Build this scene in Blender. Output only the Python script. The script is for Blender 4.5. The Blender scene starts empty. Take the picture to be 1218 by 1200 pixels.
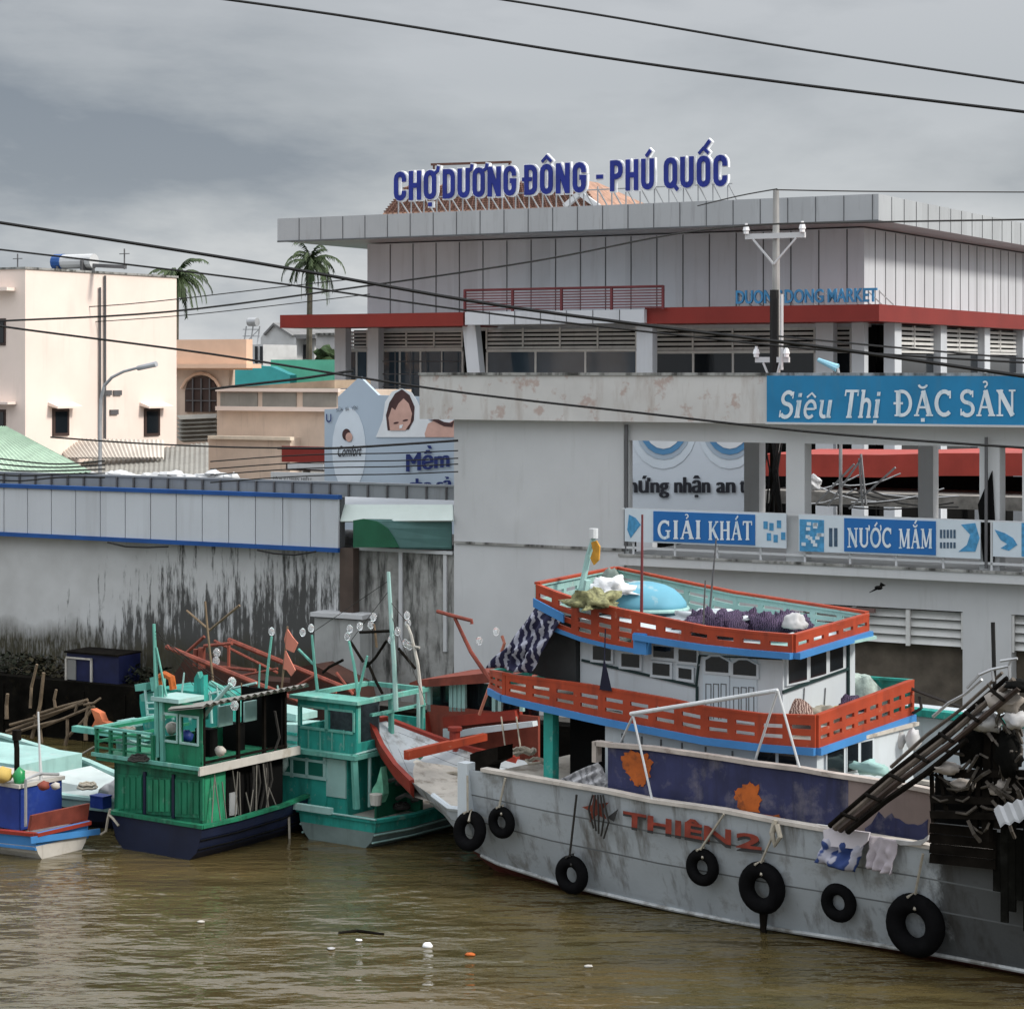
import bpy, bmesh, math, random, unicodedata
from mathutils import Vector, Matrix, noise as mnoise
R = math.radians
random.seed(7)
S = bpy.context.scene
COL = S.collection
# ---------------------------------------------------------------- camera
FP, CX, HY, EYE = 2600.0, 609.0, 440.0, 10.5      # focal length in photo pixels, horizon row, eye height above the water
cam_d = bpy.data.cameras.new("camera")
cam = bpy.data.objects.new("camera", cam_d); COL.objects.link(cam)
cam.location = (0, 0, EYE); cam.rotation_euler = (R(90), 0, 0)
cam_d.sensor_fit = 'HORIZONTAL'; cam_d.sensor_width = 36.0
cam_d.lens = 36.0 * FP / 1218.0
cam_d.shift_y = -(600.0 - HY) / 1218.0
cam_d.clip_start = 0.5; cam_d.clip_end = 9000
S.camera = cam
# ---------------------------------------------------------------- sky
SUN_EL, SUN_AZ = R(38), R(112)       # azimuth clockwise from +Y: the sun stands to the right, slightly behind the camera
W = bpy.data.worlds.new("World"); S.world = W; W.use_nodes = True
nt = W.node_tree; nt.nodes.clear()
def nn(t, typ, **kw):
    n = t.nodes.new(typ)
    for k, v in kw.items(): setattr(n, k, v)
    return n
out = nn(nt, 'ShaderNodeOutputWorld'); bg = nn(nt, 'ShaderNodeBackground')
sky = nn(nt, 'ShaderNodeTexSky', sky_type='NISHITA', sun_disc=False)
sky.sun_elevation = SUN_EL; sky.sun_rotation = SUN_AZ
tc = nn(nt, 'ShaderNodeTexCoord'); sep = nn(nt, 'ShaderNodeSeparateXYZ')
nt.links.new(tc.outputs['Generated'], sep.inputs[0])
ramp = nn(nt, 'ShaderNodeValToRGB'); nt.links.new(sep.outputs['Z'], ramp.inputs[0])
e = ramp.color_ramp.elements
e[0].position = 0.0; e[0].color = (4.4, 4.48, 4.55, 1)
e[1].position = 0.75; e[1].color = (11.0, 11.2, 11.6, 1)
for p, c in ((0.05, (3.8, 3.88, 3.96, 1)), (0.085, (2.75, 2.86, 2.98, 1)), (0.13, (2.45, 2.57, 2.70, 1)), (0.17, (2.7, 2.8, 2.92, 1)), (0.3, (5.6, 5.8, 6.0, 1))):
    q = e.new(p); q.color = c
mp = nn(nt, 'ShaderNodeMapping'); mp.inputs['Scale'].default_value = (2.6, 2.6, 8.0); mp.inputs['Location'].default_value = (3.1, 0.5, 1.4)
nt.links.new(tc.outputs['Generated'], mp.inputs[0])
n1 = nn(nt, 'ShaderNodeTexNoise'); n1.inputs['Scale'].default_value = 1.0; n1.inputs['Detail'].default_value = 9; n1.inputs['Roughness'].default_value = 0.56; n1.inputs['Distortion'].default_value = 0.15
nt.links.new(mp.outputs[0], n1.inputs['Vector'])
cr = nn(nt, 'ShaderNodeValToRGB'); nt.links.new(n1.outputs['Fac'], cr.inputs[0])
ce = cr.color_ramp.elements
ce[0].position = 0.38; ce[0].color = (0.56, 0.60, 0.66, 1)
ce[1].position = 0.60; ce[1].color = (1.22, 1.215, 1.21, 1)
q = ce.new(0.48); q.color = (0.95, 0.96, 0.97, 1)
mul = nn(nt, 'ShaderNodeMix', data_type='RGBA', blend_type='MULTIPLY'); mul.inputs[0].default_value = 1
nt.links.new(ramp.outputs[0], mul.inputs[6]); nt.links.new(cr.outputs[0], mul.inputs[7])
mx = nn(nt, 'ShaderNodeMix', data_type='RGBA'); mx.inputs[0].default_value = 0.94
nt.links.new(sky.outputs[0], mx.inputs[6]); nt.links.new(mul.outputs[2], mx.inputs[7])
nt.links.new(mx.outputs[2], bg.inputs[0]); bg.inputs[1].default_value = 0.10
nt.links.new(bg.outputs[0], out.inputs[0])
# ---------------------------------------------------------------- sun (veiled by thin cloud)
sd = bpy.data.lights.new("sun", 'SUN'); sd.energy = 1.9; sd.angle = R(10); sd.color = (1.0, 0.94, 0.86)
so = bpy.data.objects.new("sun", sd); COL.objects.link(so)
sv = Vector((math.sin(SUN_AZ) * math.cos(SUN_EL), math.cos(SUN_AZ) * math.cos(SUN_EL), math.sin(SUN_EL)))
so.rotation_euler = sv.to_track_quat('Z', 'Y').to_euler(); so.location = sv * 60
S.view_settings.view_transform = 'Standard'; S.view_settings.look = 'None'
S.view_settings.exposure = 0.72; S.view_settings.gamma = 1.0
try: S.view_settings.use_curve_mapping = False
except Exception: pass
# ---------------------------------------------------------------- helpers: frames (each building line or boat has its own heading)
class Fr:
    def __init__(s, a):
        a = R(a); s.a = a; s.U = (math.cos(a), math.sin(a)); s.V = (-math.sin(a), math.cos(a))
    def w(s, p):
        u, v, z = p
        return Vector((u * s.U[0] + v * s.V[0], u * s.U[1] + v * s.V[1], z))
    def hit(s, px, py, v):               # measured photo point on the plane v = const -> (u, z)
        x = (px - CX) / FP; t = v / (x * s.V[0] + s.V[1])
        return t * (x * s.U[0] + s.U[1]), EYE - (py - HY) / FP * t
    def hitu(s, px, py, u):
        x = (px - CX) / FP; t = u / (x * s.U[0] + s.U[1])
        return t * (x * s.V[0] + s.V[1]), EYE - (py - HY) / FP * t
    def hitz(s, px, py, z):
        t = (EYE - z) * FP / (py - HY); x = (px - CX) / FP * t
        return x * s.U[0] + t * s.U[1], x * s.V[0] + t * s.V[1]
    def p(s, px, py, v):
        u, z = s.hit(px, py, v); return (u, v, z)
    def pu(s, px, py, u):
        v, z = s.hitu(px, py, u); return (u, v, z)
    def pz(s, px, py, z):
        u, v = s.hitz(px, py, z); return (u, v, z)
W0 = Fr(0.0)            # world axes: u = X, v = Y
Q = Fr(-29.4)           # the quay and the buildings on it
T = Fr(-39.3)           # the big wooden boat
# ---------------------------------------------------------------- helpers: mesh builder
WM = {}
class MB:
    def __init__(s, fr=W0): s.fr = fr; s.v = []; s.f = []; s.m = []; s.cur = 0; s.cuts = []
    def mat(s, i): s.cur = i; return s
    def split(s):                        # what follows becomes a part of its own at build()
        if s.f: s.cuts.append((len(s.v), len(s.f)))
        return s
    def add(s, vs, fs):
        b = len(s.v); s.v += [tuple(x) for x in vs]
        for f in fs: s.f.append([b + i for i in f]); s.m.append(s.cur)
        return s
    def box(s, u0, u1, v0, v1, z0, z1):
        if u0 > u1: u0, u1 = u1, u0
        if v0 > v1: v0, v1 = v1, v0
        if z0 > z1: z0, z1 = z1, z0
        return s.hexa([(u0,v0,z0),(u1,v0,z0),(u1,v1,z0),(u0,v1,z0),(u0,v0,z1),(u1,v0,z1),(u1,v1,z1),(u0,v1,z1)])
    def hexa(s, p):
        return s.add(p, [(3,2,1,0),(4,5,6,7),(0,1,5,4),(1,2,6,5),(2,3,7,6),(3,0,4,7)])
    def pbox(s, x0, y0, x1, y1, v, d):   # box whose front face on plane v covers photo points (x0,y0)-(x1,y1), depth d
        a = s.fr.hit(x0, (y0 + y1) / 2, v)[0]; b = s.fr.hit(x1, (y0 + y1) / 2, v)[0]
        xm = (x0 + x1) / 2
        return s.box(a, b, v, v + d, s.fr.hit(xm, y0, v)[1], s.fr.hit(xm, y1, v)[1])
    def prism(s, pts, off):              # polygon (frame coords) extruded by off
        n = len(pts); o = Vector(off)
        vs = [Vector(p) for p in pts] + [Vector(p) + o for p in pts]
        fs = [list(range(n))[::-1], list(range(n, 2 * n))] + [(i, (i + 1) % n, n + (i + 1) % n, n + i) for i in range(n)]
        return s.add(vs, fs)
    def poly(s, pxs, v, d):              # photo outline on plane v with real thickness d
        return s.prism([s.fr.p(x, y, v) for x, y in pxs], (0, d, 0))
    def polyu(s, pxs, u, d):
        return s.prism([s.fr.pu(x, y, u) for x, y in pxs], (d, 0, 0))
    def tube(s, pts, r, n=7, r1=None, cap=True):
        P = [Vector(p) for p in pts]; k = len(P)
        vs = []; fs = []
        side = None
        for i, p in enumerate(P):
            d = (P[min(i + 1, k - 1)] - P[max(i - 1, 0)])
            if d.length < 1e-9: d = Vector((0, 0, 1))
            d.normalize()
            if side is None:
                side = d.cross(Vector((0, 0, 1)))
                if side.length < 0.05: side = d.cross(Vector((1, 0, 0)))
            side = (side - d * side.dot(d)).normalized(); up = d.cross(side)
            rr = r if r1 is None else r + (r1 - r) * i / max(1, k - 1)
            for j in range(n):
                a = 2 * math.pi * j / n
                vs.append(p + side * (rr * math.cos(a)) + up * (rr * math.sin(a)))
        for i in range(k - 1):
            for j in range(n):
                fs.append((i * n + j, i * n + (j + 1) % n, (i + 1) * n + (j + 1) % n, (i + 1) * n + j))
        if cap: fs += [tuple(range(n))[::-1], tuple(range((k - 1) * n, k * n))]
        return s.add(vs, fs)
    def bar(s, a, b, w, h):              # straight square bar
        a = Vector(a); b = Vector(b); d = (b - a).normalized()
        x = d.cross(Vector((0, 0, 1)))
        if x.length < 0.05: x = Vector((1, 0, 0))
        x.normalize(); y = d.cross(x)
        c = [x * (-w/2) + y * (-h/2), x * (w/2) + y * (-h/2), x * (w/2) + y * (h/2), x * (-w/2) + y * (h/2)]
        return s.hexa([a + q for q in c] + [b + q for q in c])
    def grid(s, rows, closed=False):     # loft of equal-length point rows
        n = len(rows[0]); vs = [p for r in rows for p in r]; fs = []
        for i in range(len(rows) - 1):
            for j in range(n if closed else n - 1):
                fs.append((i*n + j, i*n + (j+1) % n, (i+1)*n + (j+1) % n, (i+1)*n + j))
        return s.add(vs, fs)
    def blob(s, c, rx, ry, rz, n=10, m=7, rough=0.0, seed=0, zmin=-1.0):
        rows = []
        for i in range(m + 1):
            th = math.pi * i / m; row = []
            for j in range(n):
                ph = 2 * math.pi * j / n
                d = Vector((math.sin(th) * math.cos(ph), math.sin(th) * math.sin(ph), math.cos(th)))
                k = 1 + rough * mnoise.noise(d * 2.2 + Vector((seed * 3.1, seed, 0)))
                z = max(d.z, zmin)
                row.append((c[0] + rx * d.x * k, c[1] + ry * d.y * k, c[2] + rz * z * k))
            rows.append(row)
        return s.grid(rows, True)
    def build(s, name, mats, parent=None, smooth=False, fix=True):
        if s.cuts:
            cs = [(0, 0)] + s.cuts + [(len(s.v), len(s.f))]; cuts = s.cuts; o = None
            for (a, fa), (b_, fb) in zip(cs, cs[1:]):
                if fb > fa:
                    q = MB(s.fr); q.v = s.v[a:b_]; q.f = [[i - a for i in f] for f in s.f[fa:fb]]; q.m = s.m[fa:fb]; o = q.build(name, mats, parent, smooth, fix)
            return o
        me = bpy.data.meshes.new(name)
        wv = [s.fr.w(p) for p in s.v]
        if parent is not None: M0 = WM[parent.name]; inv = M0.inverted()
        else:
            xs = [p.x for p in wv]; ys = [p.y for p in wv]; zs = [p.z for p in wv]
            M0 = Matrix.Translation(((min(xs)+max(xs))/2, (min(ys)+max(ys))/2, min(zs))); inv = M0.inverted()
        me.from_pydata([inv @ p for p in wv], [], s.f)
        if not isinstance(mats, (list, tuple)): mats = [mats]
        for m in mats: me.materials.append(m)
        me.polygons.foreach_set('material_index', s.m)
        me.polygons.foreach_set('use_smooth', [bool(smooth)] * len(s.f))
        me.validate(); me.update()
        if fix:
            bm = bmesh.new(); bm.from_mesh(me); bmesh.ops.recalc_face_normals(bm, faces=bm.faces); bm.to_mesh(me); bm.free()
        o = bpy.data.objects.new(name, me); COL.objects.link(o)
        if parent is not None: o.parent = parent; WM[o.name] = M0
        else: o.location = M0.translation; WM[o.name] = M0
        if smooth and isinstance(smooth, float):
            try: me.set_sharp_from_angle(angle=R(smooth))
            except Exception: pass
        return o
def tag(o, label=None, cat=None, group=None, kind=None):
    if label: o['label'] = label
    if cat: o['category'] = cat
    if group: o['group'] = group
    if kind: o['kind'] = kind
    return o
def thing(name, label, cat, fr, base, group=None):
    o = bpy.data.objects.new(name, None); COL.objects.link(o)
    o.empty_display_size = 0.3
    M0 = Matrix.Translation(fr.w(base)) @ Matrix.Rotation(fr.a, 4, 'Z')
    o.location = M0.translation; o.rotation_euler = (0, 0, fr.a); WM[o.name] = M0
    return tag(o, label, cat, group)
def solid(mb, name, mats, label, cat, group=None, smooth=False):
    return tag(mb.build(name, mats, None, smooth), label, cat, group)
# ---------------------------------------------------------------- helpers: materials
def new_mat(name):
    m = bpy.data.materials.new(name); m.use_nodes = True
    t = m.node_tree; b = t.nodes['Principled BSDF']
    return m, t, b
def noise_node(t, scale, detail=4, vec=None, stretch=None, rough=0.55):
    n = nn(t, 'ShaderNodeTexNoise'); n.inputs['Scale'].default_value = scale; n.inputs['Detail'].default_value = detail; n.inputs['Roughness'].default_value = rough
    g = nn(t, 'ShaderNodeNewGeometry')
    if stretch:
        mpn = nn(t, 'ShaderNodeMapping'); mpn.inputs['Scale'].default_value = stretch
        t.links.new(g.outputs['Position'], mpn.inputs[0]); t.links.new(mpn.outputs[0], n.inputs['Vector'])
    else: t.links.new(g.outputs['Position'], n.inputs['Vector'])
    return n
def rng(t, sock, a, b, lo=0.0, hi=1.0):
    r = nn(t, 'ShaderNodeMapRange'); r.inputs[1].default_value = a; r.inputs[2].default_value = b; r.inputs[3].default_value = lo; r.inputs[4].default_value = hi
    t.links.new(sock, r.inputs[0]); return r.outputs[0]
def mixc(t, fac, a, b, mode='MIX'):
    m = nn(t, 'ShaderNodeMix', data_type='RGBA', blend_type=mode)
    for s_, v in ((0, fac), (6, a), (7, b)):
        if hasattr(v, 'is_output'): t.links.new(v, m.inputs[s_])
        elif s_ == 0: m.inputs[0].default_value = v
        else: m.inputs[s_].default_value = (*v, 1)
    return m.outputs[2]
def maths(t, op, a, b):
    m = nn(t, 'ShaderNodeMath', operation=op)
    for i, v in enumerate((a, b)):
        if hasattr(v, 'is_output'): t.links.new(v, m.inputs[i])
        else: m.inputs[i].default_value = v
    return m.outputs[0]
def M(name, col, rough=0.6, var=0.16, vs=1.3, streak=0.0, scol=(0.09, 0.085, 0.075), sthr=(0.55, 0.75), ss=(5.0, 5.0, 0.5), wear=0.0, wcol=(0.3, 0.25, 0.2), wthr=(0.6, 0.66), ws=2.2, metal=0.0, bump=0.0, bs=14.0, spec=0.35):
    m, t, b = new_mat(name)
    n = noise_node(t, vs, 6)
    c = mixc(t, rng(t, n.outputs['Fac'], 0.3, 0.7), tuple(x * (1 - var) for x in col), tuple(min(1, x * (1 + var)) for x in col))
    if wear:
        n3 = noise_node(t, ws, 7, rough=0.65)
        c = mixc(t, maths(t, 'MULTIPLY', rng(t, n3.outputs['Fac'], *wthr), wear), c, wcol)
    if streak:
        n2 = noise_node(t, 1.0, 6, stretch=ss, rough=0.62)
        c = mixc(t, maths(t, 'MULTIPLY', rng(t, n2.outputs['Fac'], *sthr), streak), c, scol)
    t.links.new(c, b.inputs['Base Color'])
    b.inputs['Roughness'].default_value = rough; b.inputs['Metallic'].default_value = metal
    try: b.inputs['Specular IOR Level'].default_value = spec
    except Exception: pass
    if bump:
        nb = noise_node(t, bs, 4); bp = nn(t, 'ShaderNodeBump'); bp.inputs['Strength'].default_value = bump; bp.inputs['Distance'].default_value = 0.02
        t.links.new(nb.outputs['Fac'], bp.inputs['Height']); t.links.new(bp.outputs[0], b.inputs['Normal'])
    return m
def glass_mat(name, col=(0.015, 0.02, 0.025), rough=0.08):
    m, t, b = new_mat(name)
    n = noise_node(t, 0.8, 3)
    t.links.new(mixc(t, n.outputs['Fac'], col, tuple(x * 2.2 for x in col)), b.inputs['Base Color'])
    b.inputs['Roughness'].default_value = rough
    return m
# ---------------------------------------------------------------- helpers: lettering
_tc = {}
def text_geo(s, offset=0.0, extrude=0.0, shear=0.0):
    key = (s, offset, extrude, shear)
    if key in _tc: return _tc[key]
    cu = bpy.data.curves.new("lettering", 'FONT'); cu.body = s; cu.size = 1; cu.offset = offset; cu.extrude = extrude; cu.shear = shear; cu.resolution_u = 3
    o = bpy.data.objects.new("lettering", cu); COL.objects.link(o)
    dg = bpy.context.evaluated_depsgraph_get(); dg.update()
    me = bpy.data.meshes.new_from_object(o.evaluated_get(dg))
    vs = [tuple(v.co) for v in me.vertices]; fs = [tuple(p.vertices) for p in me.polygons]
    bpy.data.objects.remove(o); bpy.data.meshes.remove(me); bpy.data.curves.remove(cu)
    _tc[key] = (vs, fs); return vs, fs
CAP = 0.7
def cap_height():
    vs, fs = text_geo("H"); return max(v[1] for v in vs)
def letters(mb, s, A, B, up, nrm, h, offset=0.0, extrude=0.0, shear=0.0, fit=None):
    """lettering from A to B (baseline ends, frame coords), cap height h along up, nrm = away from the wall"""
    vs, fs = text_geo(s, offset, extrude, shear)
    f0, _ = text_geo(s)
    x0 = min(v[0] for v in f0); x1 = max(v[0] for v in f0)
    A = Vector(A); B = Vector(B); up = Vector(up); nrm = Vector(nrm); k = h / cap_height()
    return mb.add([A + (B - A) * ((v[0] - x0) / (x1 - x0)) + up * (v[1] * k) + nrm * v[2] for v in vs], fs)
# a slab-serif painter's alphabet drawn with strokes
TH, TN = 0.17, 0.075
def arc(cx, cy, rx, ry, a0, a1, n=10):
    return [(cx + rx * math.cos(R(a0 + (a1 - a0) * i / n)), cy + ry * math.sin(R(a0 + (a1 - a0) * i / n))) for i in range(n + 1)]
def stem(x, y0=0.0, y1=1.0, w=TH, s0=1, s1=1, sl=0.14):
    st = [([(x, y0), (x, y1)], w)]
    if s0: st.append(([(x - sl, y0 + 0.03), (x + sl, y0 + 0.03)], 0.06))
    if s1: st.append(([(x - sl, y1 - 0.03), (x + sl, y1 - 0.03)], 0.06))
    return st
def glyph(c):
    if c == 'I': return stem(.2), .4
    if c == 'T': return stem(.36, s1=0) + [([(.02, .96), (.70, .96)], .08), ([(.05, .78), (.05, .97)], .06), ([(.67, .78), (.67, .97)], .06)], .72
    if c == 'H': return stem(.16) + stem(.64) + [([(.16, .52), (.64, .52)], TN)], .8
    if c == 'N': return stem(.14, w=.08) + stem(.66, w=.08, s0=0) + [([(.12, .98), (.68, .02)], TH)], .8
    if c == 'M': return stem(.14, w=.08) + stem(.82) + [([(.16, .98), (.46, .08)], .15), ([(.46, .08), (.78, .98)], .08)], .98
    if c == 'K': return stem(.16) + [([(.2, .42), (.64, .96)], .08), ([(.34, .58), (.68, .02)], .16), ([(.52, .97), (.76, .97)], .06), ([(.56, .03), (.8, .03)], .06)], .8
    if c == 'A': return [([(.1, .02), (.38, .99)], .08), ([(.38, .99), (.66, .02)], TH), ([(.2, .34), (.56, .34)], TN), ([(0, .03), (.22, .03)], .06), ([(.5, .03), (.8, .03)], .06)], .78
    if c == 'U': return stem(.16, .25, 1, s0=0) + stem(.64, .3, 1, w=.09, s0=0) + [(arc(.4, .3, .24, .25, 180, 360), .12)], .8
    if c == 'O': return [(arc(.4, .5, .33, .45, 0, 360, 20), .14)], .8
    if c == 'C': return [(arc(.42, .5, .33, .45, 48, 312, 16), .14), ([(.66, .68), (.66, .98)], .06)], .76
    if c == 'G': return [(arc(.42, .5, .33, .45, 48, 318, 16), .14), ([(.66, .7), (.66, .98)], .06), ([(.64, .06), (.64, .45)], .13), ([(.48, .44), (.78, .44)], .06)], .82
    if c == 'D': return stem(.16, s0=0, s1=0) + [([(0, .97), (.3, .97)], .06), ([(0, .03), (.3, .03)], .06), ([(.2, .96)] + arc(.32, .5, .36, .46, 90, -90, 12) + [(.2, .04)], .12)], .76
    if c == 'S': return [(arc(.34, .74, .23, .22, 30, 270, 12) + arc(.34, .27, .25, .24, 90, -150, 12)[1:], .13), ([(.57, .72), (.57, .98)], .05), ([(.08, .02), (.08, .28)], .05)], .66
    if c == 'i': return stem(.16, 0, .66, s1=0, sl=.13) + [([(.03, .62), (.16, .62)], .06), ([(.16, .78), (.16, .92)], .14)], .34
    if c == 'ı': return stem(.16, 0, .66, s1=0, sl=.13) + [([(.03, .62), (.16, .62)], .06)], .34
    if c == 'u': return [([(.14, .66), (.14, .2)] + arc(.3, .2, .16, .16, 180, 300, 6), .12), ([(.5, 0), (.5, .66)], .14), ([(.02, .63), (.14, .63)], .06), ([(.5, .03), (.62, .03)], .06)], .66
    if c == 'h': return stem(.14, 0, 1, w=.14, s1=0, sl=.12) + [([(.02, .97), (.14, .97)], .06), (arc(.33, .42, .19, .22, 160, 0, 8) + [(.52, .02)], .13), ([(.42, .03), (.64, .03)], .06)], .66
    if c == 'e': return [(arc(.3, .32, .23, .31, 0, 315, 14), .11), ([(.08, .33), (.52, .33)], .07)], .6
    if c == ' ': return [], .42
    return stem(.2), .4
def marks(base, comb, w):
    up = base.isupper(); y = 1.08 if up else .76; cx = w / 2 - 0.02; st = []; stacked = 0
    for m_ in comb:
        if m_ == '\u0302': st += [([(cx - .2, y), (cx, y + .16), (cx + .2, y)], .07)]; stacked = 1
        elif m_ == '\u0306': st += [(arc(cx, y + .16, .17, .14, 190, 350, 8), .08)]; stacked = 1
    for m_ in comb:
        yy = y + (.18 if stacked else 0)
        if m_ == '\u0301': st += [([(cx - .05, yy), (cx + .14, yy + .2)], .09)]
        elif m_ == '\u0300': st += [([(cx + .05, yy), (cx - .14, yy + .2)], .09)]
        elif m_ == '\u0309': st += [(arc(cx, yy + .15, .09, .09, 150, -80, 8) + [(cx, yy)], .06)]
        elif m_ == '\u0323': st += [([(cx, -.22), (cx, -.08)], .14)]
        elif m_ == '\u031b': st += [(arc(w - .12, (1.0 if up else .66), .12, .16, -60, 60, 6), .08)]
    return st
def serif(mb, s, A, B, up, nrm, h, slant=0.0, bold=1.15):
    st_all = []; x = 0.0
    for ch in s:
        d = unicodedata.normalize('NFD', ch); base = d[0]; comb = d[1:]
        bar_ = False
        if base == 'Đ': base = 'D'; bar_ = True
        if base == 'i' and ('\u0302' in comb or '\u0301' in comb): base = 'ı'
        st, w = glyph(base)
        st = list(st) + marks(base, comb, w)
        if bar_: st.append(([(-.04, .5), (.36, .5)], .08))
        st_all += [([(px + x, py) for px, py in pts], t * bold) for pts, t in st]
        x += w + 0.07
    wtot = x - 0.07; A = Vector(A); B = Vector(B); up = Vector(up); nrm = Vector(nrm); d = 0.0
    kx = (B - A).length / wtot
    for pts, t in st_all:
        d += 0.0004
        L = []; Rr = []
        for i, p in enumerate(pts):
            a = pts[max(0, i - 1)]; b = pts[min(len(pts) - 1, i + 1)]
            dx, dy = b[0] - a[0], b[1] - a[1]; l = math.hypot(dx, dy) or 1
            nx, ny = -dy / l * t / 2, dx / l * t / 2
            for lst, sg in ((L, 1), (Rr, -1)):
                X = p[0] + sg * nx; Y = p[1] + sg * ny
                X2 = X + slant * Y
                lst.append(A + (B - A) * (X2 / wtot) + up * (Y * h) + nrm * d)
        mb.grid([L, Rr])
    return mb

def rrect(w, r=.2, a=0, e=1, y0=.0, y1=1.0, t=.19):
    """closed rounded outline centre line of a condensed O"""
    h = t / 2; x0, x1, b0, b1 = h, w - h, y0 + h, y1 - h
    return x0, x1, b0, b1, r
def bglyph(c):
    t = .175; w = .52; h = t / 2; x0, x1, b0, b1, r = h, w - h, h, 1 - h, .17
    TL = [(x0 + r - r * math.sin(R(a)), b1 - r + r * math.cos(R(a))) for a in (0, 30, 60, 90)]
    BL = [(x0 + r - r * math.cos(R(a)), b0 + r - r * math.sin(R(a))) for a in (0, 30, 60, 90)]
    BR = [(x1 - r + r * math.sin(R(a)), b0 + r - r * math.cos(R(a))) for a in (0, 30, 60, 90)]
    TR = [(x1 - r + r * math.cos(R(a)), b1 - r + r * math.sin(R(a))) for a in (0, 30, 60, 90)]
    if c == 'O': return [(TL + BL + BR + TR + [TL[0]], t)], w
    if c == 'Q': return [(TL + BL + BR + TR + [TL[0]], t), ([(.3, .22), (w + .03, -.05)], .13)], w
    if c == 'C': return [([(x1, .64)] + TR[::1] + TL + BL + BR + [(x1, .34)], t)], w
    if c == 'G': return [([(x1, .66)] + TR + TL + BL + BR + [(x1, .5), (.27, .5)], t)], w
    if c == 'D': return [([(x0, 0.0), (x0, 1.0)], t), ([(x0 + h, b1)] + TR[::-1] + BR[::-1] + [(x0 + h, b0)], t)], w
    if c == 'U': return [([(x0, 1.0)] + BL + BR + [(x1, 1.0)], t)], w
    if c == 'H': return [([(x0, 0), (x0, 1)], t), ([(x1, 0), (x1, 1)], t), ([(x0, .5), (x1, .5)], .17)], w
    if c == 'N': return [([(x0, 0), (x0, 1)], .18), ([(x1 + .03, 0), (x1 + .03, 1)], .18), ([(x0, .96), (x1 + .03, .04)], .19)], w + .03
    if c == 'P': return [([(x0, 0), (x0, 1)], t), ([(x0 + h, b1)] + TR[::-1] + [(x1, .62), (x1 - .05, .52), (x1 - r, .47), (x0 + h, .47)], t)], w
    return [], .3
def block(mb, s, A, B, up, nrm, h, grow=0.0, depth=.1):
    """heavy condensed box letters with depth"""
    al = []; x = 0.0
    for ch in s:
        d = unicodedata.normalize('NFD', ch); base = d[0]; comb = d[1:]; bar_ = base == 'Đ'
        if bar_: base = 'D'
        st, w = bglyph(base); st = list(st)
        if bar_: st.append(([(-.09, .52), (.3, .52)], .13))
        y = 1.07; cx = w / 2
        for m_ in comb:
            if m_ == '\u0302': st.append(([(cx - .19, y), (cx, y + .17), (cx + .19, y)], .10))
            if m_ == '\u0301': yy = y + (.2 if '\u0302' in comb else 0); st.append(([(cx - .06 + (.12 if '\u0302' in comb else 0), yy), (cx + .12 + (.12 if '\u0302' in comb else 0), yy + .2)], .12))
            if m_ == '\u0323': st.append(([(cx, -.24), (cx, -.1)], .15))
            if m_ == '\u031b': st.append(([(w - .1, .86), (w + .06, .95), (w + .1, 1.12)], .11))
        al += [([(px + x, py) for px, py in pts], t_) for pts, t_ in st]; x += w + .13
    wt = x - .13; A = Vector(A); B = Vector(B); up = Vector(up); nrm = Vector(nrm); k = 0
    for pts, t_ in al:
        k += 1; L = []; Rr = []; n = len(pts); closed = pts[0] == pts[-1]
        for i, p_ in enumerate(pts):
            a = pts[i - 1] if i else (pts[-2] if closed else p_); b_ = pts[i + 1] if i < n - 1 else (pts[1] if closed else p_)
            dx, dy = b_[0] - a[0], b_[1] - a[1]; l = math.hypot(dx, dy) or 1; nx, ny = -dy / l, dx / l
            mi = 1.0
            if i and i < n - 1:
                d0 = Vector((p_[0] - a[0], p_[1] - a[1])).normalized(); d1 = Vector((b_[0] - p_[0], b_[1] - p_[1])).normalized(); mi = min(1.5, 1 / max(.6, math.sqrt(max(.01, (1 + d0.dot(d1)) / 2))))
            ex = 0
            if not closed and i == 0: ex = -grow
            if not closed and i == n - 1: ex = grow
            q = (p_[0] + dx / l * ex, p_[1] + dy / l * ex)
            for lst, sg in ((L, 1), (Rr, -1)):
                lst.append((q[0] + sg * nx * (t_ / 2 + grow) * mi, q[1] + sg * ny * (t_ / 2 + grow) * mi))
        def W_(q, d_): return A + (B - A) * (q[0] / wt) + up * (q[1] * h) + nrm * d_
        f = depth + k * .0006
        rows = [[W_(q, f) for q in L], [W_(q, f) for q in Rr], [W_(q, k * .0006) for q in Rr], [W_(q, k * .0006) for q in L], [W_(q, f) for q in L]]
        mb.grid(rows)
        if not closed:
            for e_ in (0, n - 1): mb.add([rows[0][e_], rows[1][e_], rows[2][e_], rows[3][e_]], [(0, 1, 2, 3)])
    return mb
# ================================================================= materials of the place
m_white = M('white_plaster', (0.53, 0.54, 0.545), .75, .06, .7, streak=.35, scol=(.30, .30, .28), sthr=(.58, .85), wear=.25, wcol=(.45, .45, .44), wthr=(.6, .8), ws=.5)
m_pan = M('alu_panel', (0.57, 0.60, 0.635), .45, .06, .35, streak=.35, scol=(.32, .32, .32), sthr=(.52, .8), ss=(3, 3, .25))
m_fas = M('grey_fascia', (0.40, 0.42, 0.435), .45, .05, .4, streak=.4, scol=(.2, .2, .2))
m_seam = M('panel_joint', (0.10, 0.105, 0.11), .7)
m_soff = M('soffit', (0.42, 0.41, 0.40), .7, .08)
m_red = M('red_canopy', (0.20, 0.019, 0.013), .5, .10, .6, streak=.25, scol=(.2, .03, .02))
m_glass = glass_mat('dark_glass', (.006, .008, .010), .1)
m_glass2 = glass_mat('blue_glass', (.03, .045, .06))
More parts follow.
